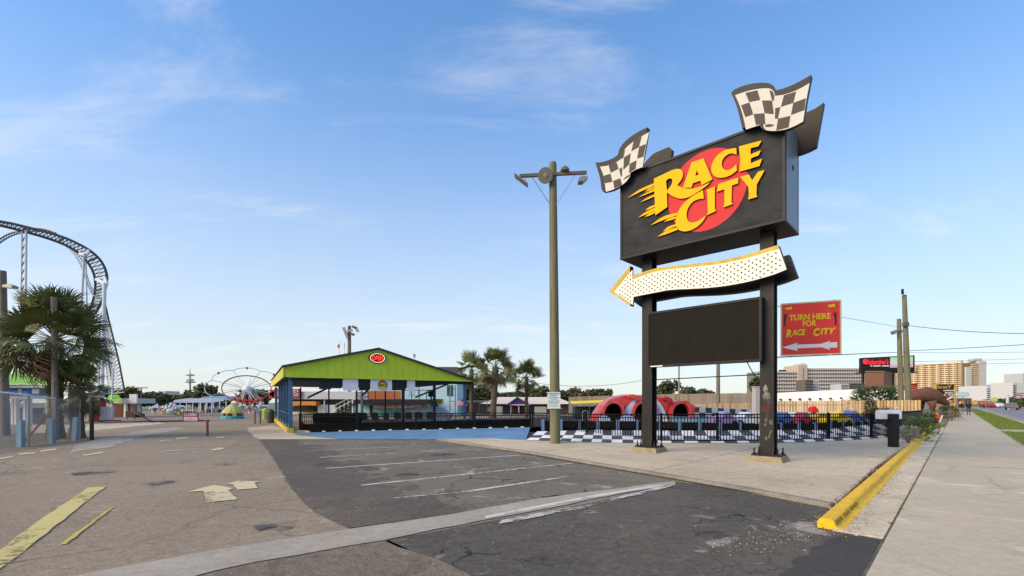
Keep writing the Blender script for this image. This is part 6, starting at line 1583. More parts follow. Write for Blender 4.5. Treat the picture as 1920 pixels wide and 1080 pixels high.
B = MB(); B.prism([W(200, 752, YO - 2.5), W(226, 752, YO - 2.5), W(219, 742, YO - 1.5), W(203, 742, YO - 1.5)], (0, .2, .1)); B.build('awning', mat('bright_green_roof', (.20, .46, .02), .5), ks)
rp = thing('loading_ramp', GX(250, 44), 'dark red slatted ramp lying in front of the kiosk', 'ramp'); gr = Zy(0, 44)
B = MB(); B.prism([W(235, 771, 44), W(253, 777, 44), W(253, 783, 44), W(235, 782, 44)], (0, 1.2, 0)); B.build('deck', mat('ramp_maroon', (.07, .02, .018), .7), rp)
B = MB(); B.tube(W(245, 770, 43.5), W(283, 789, 36), .07, n=6); B.build('pole', mat('ramp_maroon', (.07, .02, .018), .7), rp)
for x in (237, 251): bx(x, x + 1, 783, gr, 44.2, .1).build('leg', M_arm, rp)

# boom gate with CLOSED sign
gt = thing('boom_gate', G(388, 818), 'dark red boom barrier across the drive', 'gate'); yg = G(388, 818).y
M_maroon = mat('gate_maroon', (.16, .035, .03), .6)
bx(386.6, 389.4, 787, 818, yg, .07).build('post', M_maroon, gt)
B = MB(); B.tube(W(196, 791.5, yg + 1), W(393, 788.5, yg), .035, n=8); B.build('bar', M_maroon, gt)
cs = thing('closed_sign', W(357, 790, yg - .1), 'red and white CLOSED sign hanging on the boom gate', 'sign')
bx(342.5, 371.5, 773, 790, yg - .1, .03).build('board', mat('closed_board_red', (.30, .03, .07), .6), cs); bx(344.5, 370, 782, 789, yg - .112, .01).build('white_panel', mat('closed_pink_white', (.68, .55, .60), .6), cs)
text_at('lettering', 'CLOSED', W(357, 777.6, yg - .105), (1, 0, 0), UP, 24 / F * yg, 5.4 / F * yg, M_white, cs, .01, offset=.02)
for y, x0, x1 in ((783.6, 353, 360), (786.5, 346, 368)): bx(x0, x1, y, y + 1.1, yg - .118, .005).build('print_line', mat('faded_print', (.42, .25, .33), .7), cs)

# ================================================================== FAIRGROUND IN THE DISTANCE
lamp = thing('lot_lamp', GX(264, 70), 'parking lot lamp with three heads beside the dark trees', 'street lamp'); bx(263.4, 264.9, 727, Zy(0, 70), 70, .12).build('pole', M_cdark, lamp)
for x0, x1 in ((257, 261), (262, 267), (268.5, 273)): bx(x0, x1, 726, 728, 70, .4).build('lamp_head', M_galv, lamp)
fb = thing('long_building', GX(280, 230), 'long beige building far behind the trees on the left', 'building')
bx(200, 372, 739, Zy(0, 230), 230, 20).build('wall', mat('beige_wall', (.42, .39, .32), .8), fb); bx(200, 372, 738.2, 740.4, 229.5, 1).build('roof_edge', mat('brown_edge', (.24, .22, .18), .8), fb); bx(297, 310, 733, 739, 229, 10).build('roof_house', M_greyf, fb)
for k in range(14): x = 214 + k * 11; bx(x, x + 5, 744, 747, 229.9, .2).build('window', M_glass, fb)
b = GX(356.3, 190); rt = thing('radio_tower', b, 'thin radio tower with ring platforms on the left skyline', 'tower'); zt = W(356.3, 690, 190).z
B = MB(); B.path([b, Vector((b.x, b.y, W(356.3, 704, 190).z)), Vector((b.x, b.y, zt))], [.5, .3, .05], 6); B.build('mast', M_galv, rt)
for y, w in ((703.5, 1.6), (712.5, 1.5), (716.5, 1.9)):
    B = MB(); c = Vector((b.x, b.y, W(356, y, 190).z)); B.lathe(c, [(w * .6, -.3), (w, -.1), (w, .3), (w * .5, .4)], 10); B.build('platform', M_greyf, rt)
# tilted wheel ride
YF = 82.0; wc = W(463, 728, YF); vd_ = Vector((wc.x, wc.y, 0)).normalized(); wx = Vector((vd_.y, -vd_.x, 0)); wy = (vd_ * .76 + UP * .65).normalized(); px_m = YF / F
wh = thing('wheel_ride', GX(463, YF), 'big tilted wheel ride with scalloped rim of spokes and red seats', 'ride')
Ro, Ri = 66 * px_m, 40.5 * px_m; ysc = .95
def wp(a, r_): return wc + wx * r_ * math.cos(a) + wy * r_ * math.sin(a) * ysc
for k in range(8):
    a0, a1 = math.pi / 8 + k * math.pi / 4, math.pi / 8 + (k + 1) * math.pi / 4
    pts = [wp(lerp(a0, a1, j / 8), Ro * (.92 + .09 * math.sin(math.pi * j / 8) ** .6)) for j in range(9)]
    B = MB(); B.path(pts, .06, 5); B.build('rim_arc', M_clight, wh)
    B = MB(); B.tube(wp(a0, 1.0), wp(a0, Ro * .93), .06, n=5); B.build('spoke', M_clight, wh)
    B = MB(); p = wp((a0 + a1) / 2, Ro * 1.0); B.obox(p, Vector((.12, 0, 0)), Vector((0, .12, 0)), UP * .2); B.build('lamp_cluster', M_arm, wh)
ptsr = [wp(2 * math.pi * k / 40, Ri) for k in range(41)]
B = MB(); B.path(ptsr, .10, 6); B.build('inner_ring', mat('wheel_ring_brown', (.16, .09, .08), .6), wh)
for k in range(16):
    B = MB(); B.tube(wp(2 * math.pi * k / 16 + .2, .6), wp(2 * math.pi * k / 16 + .2, Ri), .03, n=4); B.build('tie_rod', M_galv, wh)
B = MB(); B.lathe(wc - wx.cross(wy) * .5, [(.3, -.5), (.8, -.2), (.9, .3), (.5, .7), (.15, .9)], 14, axis=wx.cross(wy)); B.build('hub', M_cwhite, wh)
for dx in (-2.4, 0, 2.4):
    B = MB(); B.beam(GX(463, YF) + Vector((dx, 1.5, 0)), wc + Vector((dx * .2, .8, 0)), .5, .5); B.build('mast_leg', M_galv, wh)
M_seat = mat('wheel_seat_red', (.40, .03, .03), .5)
for k in range(6):
    a = -math.pi / 2 + (k - 2.5) * .22; p = wp(a, Ri * 1.02); B = MB(); B.obox(p, Vector((.34, 0, 0)), Vector((0, .3, 0)), UP * .18); B.obox(p + Vector((0, .34, .25)), Vector((.34, 0, 0)), Vector((0, .06, 0)), UP * .22); B.build('seat', M_seat, wh)
for dx, dz in ((8.2, -1.6), (8.0, -2.6), (8.8, -2.2)):
    B = MB(); B.obox(wc + Vector((dx * .62, -1, dz * .5)), Vector((.4, 0, 0)), Vector((0, .4, 0)), UP * .5); B.build('seat', M_seat, wh)
pf = bx(430, 500, 772, Zy(0, YF), YF - 2, 6).build('platform', M_greyf, wh)
# rides and stalls around it: (x0, x1, ytop, Y, colour, kind, label)
def canopy_ride(x0, x1, yt, yb, Y, roofc, label, n, inner=None):
    t = thing('ride_canopy', GX((x0 + x1) / 2, Y), label, 'ride'); g_ = Zy(0, Y)
    B = MB(); B.prism([W(x0, yt + 5, Y), W(x1, yt + 5, Y), W(x1 - 3, yt, Y + 3), W(x0 + 3, yt, Y + 3)], (0, 3, .3)); B.build('roof', mat('roof_' + label[:12], roofc, .6), t)
    for k in range(n): x = lerp(x0 + 1, x1 - 2, k / (n - 1)); bx(x, x + 1.1, yt + 5.1, g_, Y + .2, .15).build('post', M_cwhite, t)
    if inner:
        for k, c in enumerate(inner): xa = lerp(x0, x1, k / len(inner)); xb = lerp(x0, x1, (k + .85) / len(inner)); bx(xa, xb, yb - 12 - 2 * (k % 2), g_ - 1, Y + 2.5, 1).build('ride_panel', mat('panel_%s%d' % (label[:6], k), c, .6), t)
    return t
canopy_ride(324, 398, 750, 785, 72, (.34, .36, .42), 'grey roofed dodgem pavilion with white posts', 7, [(.05, .09, .16), (.06, .10, .20), (.04, .07, .12), (.05, .09, .15)])
canopy_ride(374, 425, 745, 785, 84, (.16, .27, .40), 'blue canopied ride between the dodgems and the wheel', 5, [(.35, .02, .06), (.30, .03, .05)])
yt_ = thing('tent_ride', GX(436, 45), 'small yellow green cone tent ride on a turquoise base', 'ride'); c = GX(436, 45)
B = MB(); B.lathe(c + UP * .55, [(1.0, 0), (.85, .25), (.5, .6), (.2, .85), (.05, .95)], 12); B.build('cone_roof', mat('tent_yellow', (.46, .43, .14), .7, col2=(.24, .34, .14), scale=1.6), yt_)
B = MB(); B.lathe(c, [(1.0, 0), (1.0, .18), (.92, .26), (.92, .3)], 16); B.build('base', mat('tent_teal', (.06, .33, .38), .6), yt_)
for k in range(8):
    a = k * math.pi / 4; p = c + Vector((math.cos(a) * .82, math.sin(a) * .82, .26)); B = MB(); B.obox(p + UP * .13, (.12, 0, 0), (0, .12, 0), (0, 0, .13)); B.build('seat', mat('seat_%d' % (k % 3), ((.5, .1, .1), (.6, .5, .1), (.1, .3, .5))[k % 3], .5), yt_)
for k, (x0, x1, y0, y1, Y, col, lb) in enumerate(((283, 296, 764, 783, 64, (.26, .32, .42), 'blue grey fairground stall furthest left'), (295, 310, 766, 780, 62, (.46, .24, .12), 'orange slatted fairground stall'), (312, 318, 764, 786, 60, (.08, .16, .30), 'narrow blue fairground panel left of the pink stall'), (314, 330, 761, 770, 66, (.50, .22, .26), 'pink and white fairground stall'), (316, 326, 772, 786, 58, (.05, .22, .16), 'green fairground stall low beside the pink ones'), (326, 342, 769, 786, 57, (.58, .26, .28), 'pink fairground stall left of the CLOSED sign'),
                                                   (384, 421, 766, 775, 74, (.36, .02, .07), 'long crimson ride car right of the CLOSED sign'), (452, 477, 763, 775, 72, (.52, .40, .44), 'pink and white banner panel under the wheel'), (452, 478, 775.5, 786, 70, (.10, .11, .16), 'dark ride platform under the banner panel'), (476, 490, 760, 772, 68, (.16, .28, .30), 'teal ride panel right of the banner'))):
    t = thing('fair_stall', GX((x0 + x1) / 2, Y), lb, 'stall', 'fairground stalls in the distance'); m = mat('stall_%d' % k, col, .6, col2=tuple(min(1, c * 1.5) for c in col), scale=1.5)
    bx(x0, x1, y0 + 2, y1, Y, 1.6).build('body', m, t)
    B = MB(); B.prism([W(x0 - .5, y0 + 2, Y - .3), W(x1 + .5, y0 + 2, Y - .3), W((x0 + x1) / 2, y0 - 1, Y - .3)], (0, 2.2, 0)); B.build('gable_top', mat('stall_top_%d' % (k % 3), ((.62, .60, .60), (.50, .14, .14), (.56, .50, .30))[k % 3], .6), t)
    rk = random.Random(k)
    for q in range(7):
        cc = rk.choice(((.55, .08, .08), (.6, .5, .1), (.1, .25, .5), (.62, .6, .58), (.1, .35, .25), (.5, .25, .4), (.06, .06, .08))); xa = rk.uniform(x0 - 3, x1); wz = rk.uniform(1.2, 4.0); ya_ = rk.uniform(y0 + 1, y1 - 4)
        bx(xa, xa + wz, ya_, ya_ + rk.uniform(1.5, 5), Y - rk.uniform(.35, 1.5), .3).build('trim_panel', mat('trim_%.2f_%.2f_%.2f' % cc, cc, .6), t)
    for q in range(4):
        xa = rk.uniform(x0 - 2, x1 + 2); ya_ = rk.uniform(y0 - 5, y0 + 2); B = MB(); B.tube(GX(xa, Y - .5), W(xa + rk.uniform(-2, 2), ya_, Y - .5), .05, n=5); B.lathe(W(xa, ya_, Y - .5), [(.22, -.1), (.12, .12), (.02, .25)], 6); B.build('pole_ornament', M_clight, t)
    for xx in (x0 + .6, x1 - 1.2): bx(xx, xx + .7, y1, Zy(0, Y), Y + .2, .12).build('leg', M_galv, t)
for k, (x0, x1) in enumerate(((268, 312), (312, 345), (372, 412), (478, 506))):
    t = thing('crowd_fence', GX((x0 + x1) / 2, 56), ('grey crowd fence left of the orange stall', 'grey crowd fence in front of the pink stalls', 'grey crowd fence right of the CLOSED sign', 'grey crowd fence left of the pavilion')[k], 'fence', 'grey crowd fences at the fairground'); g_ = Zy(0, 56)
    for y in (773.5, 778): bx(x0, x1, y, y + .8, 56, .05).build('rail', M_galv, t)
    n = int((x1 - x0) / 2.6)
    for q in range(n): xx = lerp(x0, x1 - .6, q / (n - 1)); bx(xx, xx + .6, 773.6, g_, 56.02, .03).build('bar', M_galv, t)
for x, s_, lb, col in ((507, 1.0, 'green and black litter bin at the pavilion corner', (.07, .08, .05)), (498, .9, 'lime green litter bin left of the pavilion corner', (.36, .40, .05))):
    c = GX(x, 36 if x > 500 else 44); B = MB(); B.lathe(c, [(.26, 0), (.30, .75), (.32, .8), (.22, .98), (.1, 1.05)], 14); tag(B.build('litter_bin', mat('bin_%d' % x, col, .6), origin=c), lb, 'bin')
a = G(461, 816); B = MB(); B.path([a, a + Vector((.02, .1, .0))], .01)
for k, (x, y, lb) in enumerate(((478, 803, 'thin dark bollard left of the pavilion'), (488, 803, 'thin dark bollard nearer the pavilion'))):
    c = G(x, y - 8); B = MB(); B.tube(c, c + UP * .9, .05, n=8); B.lathe(c + UP * .9, [(.05, 0), (.03, .05)], 8); tag(B.build('bollard', M_arm, origin=c), lb, 'bollard')

# ================================================================== RIGHT SIDE
# white wall building
ww = thing('white_wall_building', GX(1580, 50), 'long white wall with a row of dark vents behind the plank fence', 'building')
B = MB(); Y0, Y1 = 52, 44; p = [W(1452, 737, Y0), W(1640, 728, 46.5), W(1704, 733, Y1)]
B.prism([Vector((p[0].x, p[0].y, 0)), Vector((p[2].x, p[2].y, 0)), p[2], p[1], p[0]], (1.5, 4, 0)); B.build('wall', M_white, ww)
n_ = (p[2] - p[0]); n_.z = 0; n_.normalize(); nn_ = Vector((n_.y, -n_.x, 0)); nn_ = -nn_ if nn_.y > 0 else nn_
for x, y in ((1464, 749), (1481.5, 749), (1500, 748.5), (1518.5, 748), (1538, 747.5), (1557.5, 747), (1577.5, 746.5), (1598.5, 746)):
    q = on_plane(x, y, p[0], nn_); B = MB(); B.obox(q + nn_ * .1, n_ * .1, nn_ * .1, UP * .08); B.build('vent', M_dark, ww)
# roof clutter
for x0, x1, y0, y1, Y, m_, lb in ((1510, 1525, 712, 733, 60, mat('brown_unit', (.13, .12, .10), .7), 'brown roof unit above the white wall'), (1525, 1536, 714, 733, 61, M_greyf, 'grey roof unit beside the brown one'), (1577, 1592, 720, 732, 60, M_greyf, 'pale slanted roof unit above the white wall'), (1592, 1617, 718, 732, 60, mat('dark_unit', (.15, .14, .13), .7), 'dark louvred roof unit left of the brick block')):
    t = thing('roof_unit', GX((x0 + x1) / 2, Y), lb, 'roof unit'); bx(x0, x1, y0, y1, Y, 2).build('housing', m_, t)
    for q in range(4): y = lerp(y0 + 2, y1 - 2, q / 3); bx(x0 + 1, x1 - 1, y, y + .8, Y - .05, .04).build('louvre', M_dark, t)
    bx(x0 + 1, x1 - 1, y1, y1 + 8, Y + .3, 1.2).build('plinth', M_greyf, t)
bk = thing('brick_block', GX(1643, 62), 'plain brown brick block below the billboard', 'building')
B = MB(); q = [W(1622, 730, 60), W(1657, 730, 60), W(1672, 730, 64), W(1640, 730, 66)]; zt = W(1640, 697.5, 60).z; B.prism([Vector((v.x, v.y, 0)) for v in q], UP * zt); B.build('wall', mat('brown_brick', (.30, .14, .085), .85, col2=(.24, .11, .065), scale=3), bk)
B = MB(); B.prism([Vector((v.x, v.y, zt + .01)) + (Vector((v.x, v.y, 0)) - Vector((q[0].x + 1.8, 62.5, 0))) * .03 for v in q], UP * .12); B.build('coping', mat('coping_brown', (.35, .2, .13), .8), bk)
# billboard
YBB = 66.0; bb = thing('billboard', GX(1665, YBB), 'black billboard with red script and a lit green and pink screen', 'billboard')
bq = lambda x0, x1, y0a, y0b, y1, Y, m_, nm, th=.3: MB().prism([W(x0, y1, Y), W(x1, y1, Y), W(x1, y0b, Y), W(x0, y0a, Y)], (0, th, 0)).build(nm, m_, bb)
bq(1616.5, 1715, 671, 666, 698, YBB, M_dark, 'frame', .6); bq(1618, 1669, 672, 669.5, 684, YBB - .05, mat('billboard_maroon', (.05, .012, .015), .5), 'left_panel', .05)
m = mat('screen_gradient', (.62, .9, .6), .5, emit=.0); m = m.copy(); m.name = 'lit_screen'
N = m.node_tree.nodes; L = m.node_tree.links.new; bs = N['Principled BSDF']; tcn = N.new('ShaderNodeTexCoord'); sx = N.new('ShaderNodeSeparateXYZ'); L(tcn.outputs['Object'], sx.inputs[0])
cr = N.new('ShaderNodeMapRange'); cr.inputs['From Min'].default_value = W(1690, 690, YBB).z; cr.inputs['From Max'].default_value = W(1690, 670, YBB).z; L(sx.outputs['Z'], cr.inputs['Value'])
rampn = N.new('ShaderNodeValToRGB'); rampn.color_ramp.elements[0].color = (.75, .30, .62, 1); rampn.color_ramp.elements[1].color = (.33, .80, .36, 1); e_ = rampn.color_ramp.elements.new(.5); e_.color = (.74, .72, .68, 1); L(cr.outputs[0], rampn.inputs['Fac'])
L(rampn.outputs[0], bs.inputs['Emission Color']); bs.inputs['Emission Strength'].default_value = .62; 
for l_ in list(bs.inputs['Base Color'].links): m.node_tree.links.remove(l_)
bs.inputs['Base Color'].default_value = (.02, .02, .02, 1)
M_lit = m
o = MB().prism([W(1669, 689.5, YBB - .05), W(1712, 688.5, YBB - .05), W(1712, 668, YBB - .05), W(1669, 670, YBB - .05)], (0, .04, 0)).build('lit_screen', M_lit, bb); 
o.data.transform(Matrix.Translation(bb.location)); o.location = -bb.location
M_bred = mat('billboard_red_script', (.85, .03, .05), .5, emit=.35)
text_at('lettering', "Valentine's", W(1645, 678.5, YBB - .06), (1, 0, .02), UP, 42 / F * YBB, 10 / F * YBB, M_bred, bb, .03, shear=.3, offset=.012)
disc('emblem', W(1622.5, 678, YBB - .06), .36, 0, (0, -1, 0), M_bred, bb, .03)
for x0, x1 in ((1632, 1635), (1637, 1651), (1653.5, 1667)): bq(x0, x1, 685.2, 685, 687.2, YBB - .07, M_white, 'print_line', .02)
for x in (1676, 1619.5): bx(x - 1.5, x + 1.5, 697.9, Zy(0, YBB), YBB + .3, .3).build('post', mat('rusty_post', (.07, .04, .035), .7), bb)
bx(1612, 1722, 697.8, 699, YBB - .9, .9).build('catwalk', M_dark, bb)
for x in (1616, 1640, 1668, 1700, 1718): bx(x, x + .6, 691, 697.7, YBB - .88, .05).build('catwalk_post', M_dark, bb)
# hotels
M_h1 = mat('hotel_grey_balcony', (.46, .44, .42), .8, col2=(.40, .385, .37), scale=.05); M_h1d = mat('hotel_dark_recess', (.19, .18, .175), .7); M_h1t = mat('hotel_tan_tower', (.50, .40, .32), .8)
YH = 400.0; gh = Zy(0, YH)
h1 = thing('grey_hotel', GX(1540, YH), 'long grey hotel with rows of balconies behind the white wall', 'hotel')
for x0, x1, yt, fl in ((1420, 1500, 697, 9), (1513, 1640, 691, 10)):
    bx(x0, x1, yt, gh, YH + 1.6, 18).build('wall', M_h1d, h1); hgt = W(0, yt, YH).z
    for k in range(fl + 1):
        z = hgt * k / fl; B = MB(); a, b = W(x0, yt, YH), W(x1, yt, YH); B.box(((a.x + b.x) / 2, YH + .7, z - .35), (b.x - a.x, 1.7, 1.35)); B.build('balcony_slab', M_h1, h1)
    nb_ = int((x1 - x0) / 4.3)
    for k in range(nb_ + 1):
        x = lerp(x0, x1, k / nb_); bx(x - .3, x + .3, yt, gh, YH + .05, 1.5).build('party_wall', M_h1, h1)
bx(1497, 1514, 684, gh, YH - 1.5, 22).build('stair_tower', M_h1t, h1); bx(1505.5, 1507.5, 690, gh, YH - 1.62, .2).build('tower_window_strip', M_h1d, h1); bx(1502, 1511, 681.5, 684, YH, 10).build('tower_cap', M_greyf, h1)
bx(1461, 1474, 693.5, 696.5, YH, 1).build('roof_sign', M_dark, h1)
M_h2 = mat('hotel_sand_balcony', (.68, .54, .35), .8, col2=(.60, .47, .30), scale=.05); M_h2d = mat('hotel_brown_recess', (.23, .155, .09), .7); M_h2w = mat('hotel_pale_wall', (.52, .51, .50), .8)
h2 = thing('sand_hotel', GX(1775, 760), 'tall sand coloured hotel tower with a grid of balconies', 'hotel')
A_, B_ = GX(1660, 830), GX(1803, 740); hd = (B_ - A_); hl = hd.length; hd.normalize(); hn = Vector((hd.y, -hd.x, 0)); FL = 20; ht2 = W(1803, 680, 740).z
def hbox(nm, m_, u0, u1, z0, z1, d0, d1):
    B = MB(); B.obox(A_ + hd * (u0 + u1) / 2 + hn * (d0 + d1) / 2 + UP * (z0 + z1) / 2, hd * (u1 - u0) / 2, hn * (d1 - d0) / 2, UP * (z1 - z0) / 2); return B.build(nm, m_, h2)
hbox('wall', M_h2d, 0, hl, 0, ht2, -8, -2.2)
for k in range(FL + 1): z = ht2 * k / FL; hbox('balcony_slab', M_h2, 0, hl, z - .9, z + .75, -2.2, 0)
nb_ = 20
for k in range(nb_ + 1): u_ = hl * k / nb_; hbox('party_wall', M_h2d if k % 2 else M_h2, u_ - (.7 if k % 2 else .5), u_ + (.7 if k % 2 else .5), 0, ht2, -2.1, .12 if k % 2 else .06)
hbox('end_wall', M_h2, hl + .02, hl + .5, 0, ht2, -8, .1)
hbox('roof_house', M_h2, hl * .80, hl * .98, ht2 + .8, ht2 + 3.4, -12, -3)
h3 = thing('sand_tower', GX(1832, 700), 'slim end tower of the sand coloured hotel with pale side wall', 'hotel')
Y3 = 715; g3 = Zy(0, Y3); zt3 = W(0, 676, Y3).z
bx(1806, 1836, 681, g3, Y3 + 2, 3).build('wall', M_h2d, h3); bx(1836, 1849.5, 677, g3, Y3, 22).build('end_wall', M_h2w, h3); bx(1812, 1822, 688, g3, Y3 - 2, 3).build('pale_pier', M_h2w, h3)
bx(1826, 1842, 672, 677, Y3 + 4, 10).build('roof_house', M_h2w, h3)
for k in range(21): z = W(0, 683, Y3).z * k / 20; a, b = W(1822, 0, Y3), W(1836, 0, Y3); MB().box(((a.x + b.x) / 2, Y3 + .8, z), (b.x - a.x, 2.2, 1.7)).build('balcony_slab', M_h2, h3)
wl3 = thing('white_block', GX(1880, 480), 'low white apartment block with dark window bands at the end of the street', 'building'); Y4 = 480; g4_ = Zy(0, Y4)
bx(1850, 1906, 723, g4_, Y4, 30).build('wall', mat('block_white', (.58, .59, .61), .8), wl3); bx(1864, 1892, 721, 723, Y4 + 3, 12).build('roof_house', mat('slate_top', (.26, .29, .32), .7), wl3)
for k in range(6):
    y = 729 + k * 3.9
    bx(1851, 1867, y, y + 1.5, Y4 - .15, .3).build('window_band', M_glass, wl3)
    for x in (1880.5, 1885, 1889.5, 1893): bx(x, x + 3, y, y + 1.6, Y4 - .15, .3).build('window', M_glass, wl3)
wl4 = thing('pale_block', GX(1912, 430), 'pale block with dark stair glazing at the right edge', 'building'); bx(1899, 1940, 717, Zy(0, 430), 430, 20).build('wall', mat('pale_green_white', (.55, .57, .56), .8), wl4)
for k in range(8): y = 722 + k * 4; bx(1900, 1906, y, y + 2.4, 429.8, .3).build('window', M_glass, wl4)
bx(1918, 1935, 700, Zy(0, 520), 520, 20).build('tower_wall', mat('pale_tower', (.48, .50, .50), .8), wl4)

# street end clutter: signs, low shops, cars
for k, (x0, x1, y0, y1, Y, col, lb) in enumerate(((1794, 1818, 736, 744, 130, (.45, .60, .66), 'pale blue shop sign at the end of the sidewalk'), (1824, 1834, 751, 759, 150, (.62, .36, .04), 'orange shop sign beyond the walkers'), (1838, 1845, 752, 760, 150, (.50, .09, .05), 'red shop sign beyond the walkers'), (1800, 1806, 753, 760, 120, (.62, .52, .03), 'small yellow shop sign beside the path'), (1858, 1871, 746, 753, 170, (.55, .55, .05), 'yellow green oval sign beside the far road'), (1908, 1922, 737, 742, 120, (.60, .08, .10), 'red roof sign at the right edge'))):
    t = thing('street_sign', GX((x0 + x1) / 2, Y), lb, 'sign'); pr = outline([(x0, (y0 + y1) / 2, 1), (x0 + 2, y0, 1), (x1 - 2, y0, 1), (x1, (y0 + y1) / 2, 1), (x1 - 2, y1, 1), (x0 + 2, y1, 1)], 4)
    MB().prism([W(p[0], p[1], Y) for p in pr], (0, .3, 0)).build('panel', mat('street_sign_%d' % k, col, .6, emit=0), t)
    xm = (x0 + x1) / 2; bx(xm - .5, xm + .5, y1 - .5, Zy(0, Y), Y + .31, .2).build('post', M_galv, t)
    bx(x0 + 2, x1 - 2, (y0 + y1) / 2 - .6, (y0 + y1) / 2 + .6, Y - .02, .02).build('print_line', M_white, t)
for k, (x0, x1, y0, Y, col, lb) in enumerate(((1795, 1822, 747, 170, (.30, .16, .14), 'low red brown shop beyond the walkers'), (1822, 1848, 752, 210, (.20, .22, .20), 'low dark shop at the end of the street'), (1848, 1880, 754, 240, (.30, .24, .18), 'low tan shop across the street'), (1880, 1905, 752, 200, (.22, .24, .22), 'low grey green shop across the street'))):
    t = thing('far_shop', GX((x0 + x1) / 2, Y), lb, 'shop', 'low shops at the end of the street'); bx(x0, x1, y0, Zy(0, Y), Y, 8).build('wall', mat('shop_%d' % k, col, .8), t); bx(x0 - .5, x1 + .5, y0 - 1.2, y0, Y - .5, 9).build('roof', M_tan, t)
    for q in range(4): x = lerp(x0 + 2, x1 - 5, q / 3); bx(x, x + 3, y0 + 3, Zy(.4, Y), Y - .1, .1).build('shop_window', M_glass, t)
for k, (x, yt, yb, Y, w) in enumerate(((1893, 743, 764, 150, 14), (1874, 748, 766, 190, 16), (1850, 750, 766, 230, 16), (1912, 748, 770, 120, 22), (1925, 744, 768, 110, 16))):
    tree(x, yt, yb, Y, w, M_leafd if k != 2 else M_leafb, ('dark tree behind the pale road column', 'low dark tree along the far road', 'brownish tree at the end of the road', 'dark roadside tree near the right edge', 'dark tree cut by the right edge')[k], 90 + k, group='trees at the end of the street')
B = MB(); b = GX(1889, 105); B.path([b, b + UP * 3.2], [.28, .24], 10); B.lathe(b + UP * 3.2, [(.3, 0), (.3, .15), (.1, .3)], 10); tag(B.build('pale_column', M_greyf, origin=b), 'pale round column beside the far road', 'column')
def car(px, Y, rz, col, label):
    c = GX(px, Y, .01); t = thing('parked_car', c, label, 'car', 'cars at the end of the street'); ex = Vector((math.cos(rz), math.sin(rz), 0)); ey = Vector((-math.sin(rz), math.cos(rz), 0))
    P = lambda x, y, z: c + ex * x + ey * y + UP * z
    pr = outline([(-2.1, .35), (-2.15, .8, 1), (-1.9, .95, 1), (-1.35, 1.0), (-.8, 1.42, 1), (.5, 1.45, 1), (1.1, 1.0), (1.9, .88, 1), (2.15, .65, 1), (2.1, .35)], 3); n = len(pr); vv = []
    for w_ in (-.85, -.7, .7, .85): vv += [P(p[0], w_ if p[1] < 1.05 else w_ * .86, p[1]) for p in pr]
    MB().mesh(vv, [tuple(range(n)), tuple(range(4 * n - 1, 3 * n - 1, -1))] + [(k * n + i, k * n + (i + 1) % n, (k + 1) * n + (i + 1) % n, (k + 1) * n + i) for k in range(3) for i in range(n)]).build('body', mat('car_paint_%.2f_%.2f_%.2f' % col, col, .3, coat=.6), t)
    MB().obox(P(-.12, 0, 1.2), ex * .95, ey * .80, UP * .16).build('windows', M_glass, t)
    for x in (-1.35, 1.35):
        for y in (-.82, .82): MB().tube(P(x, y - .1, .32), P(x, y + .1, .32), .32, n=12).build('wheel', M_rubber, t)
    for y in (-.6, .6): MB().obox(P(-2.14, y, .72), ex * .03, ey * .14, UP * .08).build('tail_lamp', mat('tail_red', (.5, .01, .01), .4), t)
ang = math.atan2(RD.y, RD.x)
for px, Y, col, lb in ((1848, 150, (.40, .02, .03), 'red car leftmost in the far row'), (1856, 145, (.30, .02, .03), 'dark red car second in the far row'), (1865, 150, (.65, .65, .66), 'white car in the far row'), (1873, 155, (.55, .56, .58), 'silver car at the right of the far row'), (1897, 100, (.10, .13, .12), 'dark car driving on the far side of the street')):
    car(px, Y, ang + (.2 if px < 1890 else 0), col, lb)
# utility poles and wires
up1 = thing('utility_pole', GX(1691, 31), 'shorter utility pole with floodlights behind the mailbox', 'utility pole', 'utility poles on the right'); b = GX(1691, 31)
MB().path([b, W(1688, 690, 31), W(1685.5, 598, 31)], [.17, .15, .12], 10).build('pole', M_pole, up1)
MB().beam(W(1679, 621, 30.9), W(1697, 620, 30.9), .1, .12).build('crossarm', M_arm, up1); MB().obox(W(1676.5, 623, 30.8), (.13, 0, .05), (0, .12, 0), (-.04, 0, .1)).build('floodlight', M_galv, up1); MB().obox(W(1694, 620.5, 30.8), (.13, 0, 0), (0, .12, 0), (0, 0, .07)).build('floodlight', M_galv, up1)
up2 = thing('utility_pole', GX(1706, 37), 'taller leaning utility pole behind the mailbox', 'utility pole', 'utility poles on the right'); b = GX(1706, 37)
MB().path([b, W(1700.5, 690, 37), W(1695.5, 553, 37)], [.24, .21, .15], 10).build('pole', M_pole, up2); MB().beam(W(1692.5, 552, 36.8), W(1692, 542, 36.8), .12, .12).build('insulator', M_dark, up2); MB().box(W(1698, 608, 36.8), (.38, .25, .3)).build('bracket', M_arm, up2)
wire(W(1700, 610, 36.8), W(2100, 622, 30), .35, .022, 'upper wire running right from the taller utility pole')
wire(W(1454, 670, 14), W(1697, 660, 37), .0, .018, 'wire from the sign post to the utility poles under the red sign')
wire(W(1700, 658, 37), W(2100, 634, 26), .05, .02, 'middle wire running right from the taller utility pole')
wire(W(1458, 574, 16.4), W(1690, 614, 31), .0, .010, 'thin wire behind the top of the red sign')
for y0, y1, lb in ((661, 655, 'third wire down right of the utility poles'), (678, 664, 'fourth wire down right of the utility poles'), (683, 674, 'lowest wire right of the utility poles')): wire(W(1701, y0, 37.2), W(2100, y1, 34), .1, .012, lb)
wire(W(985, 715, 50), W(1210, 712, 50), .6, .02, 'faint wire across the sky left of the tall sign')

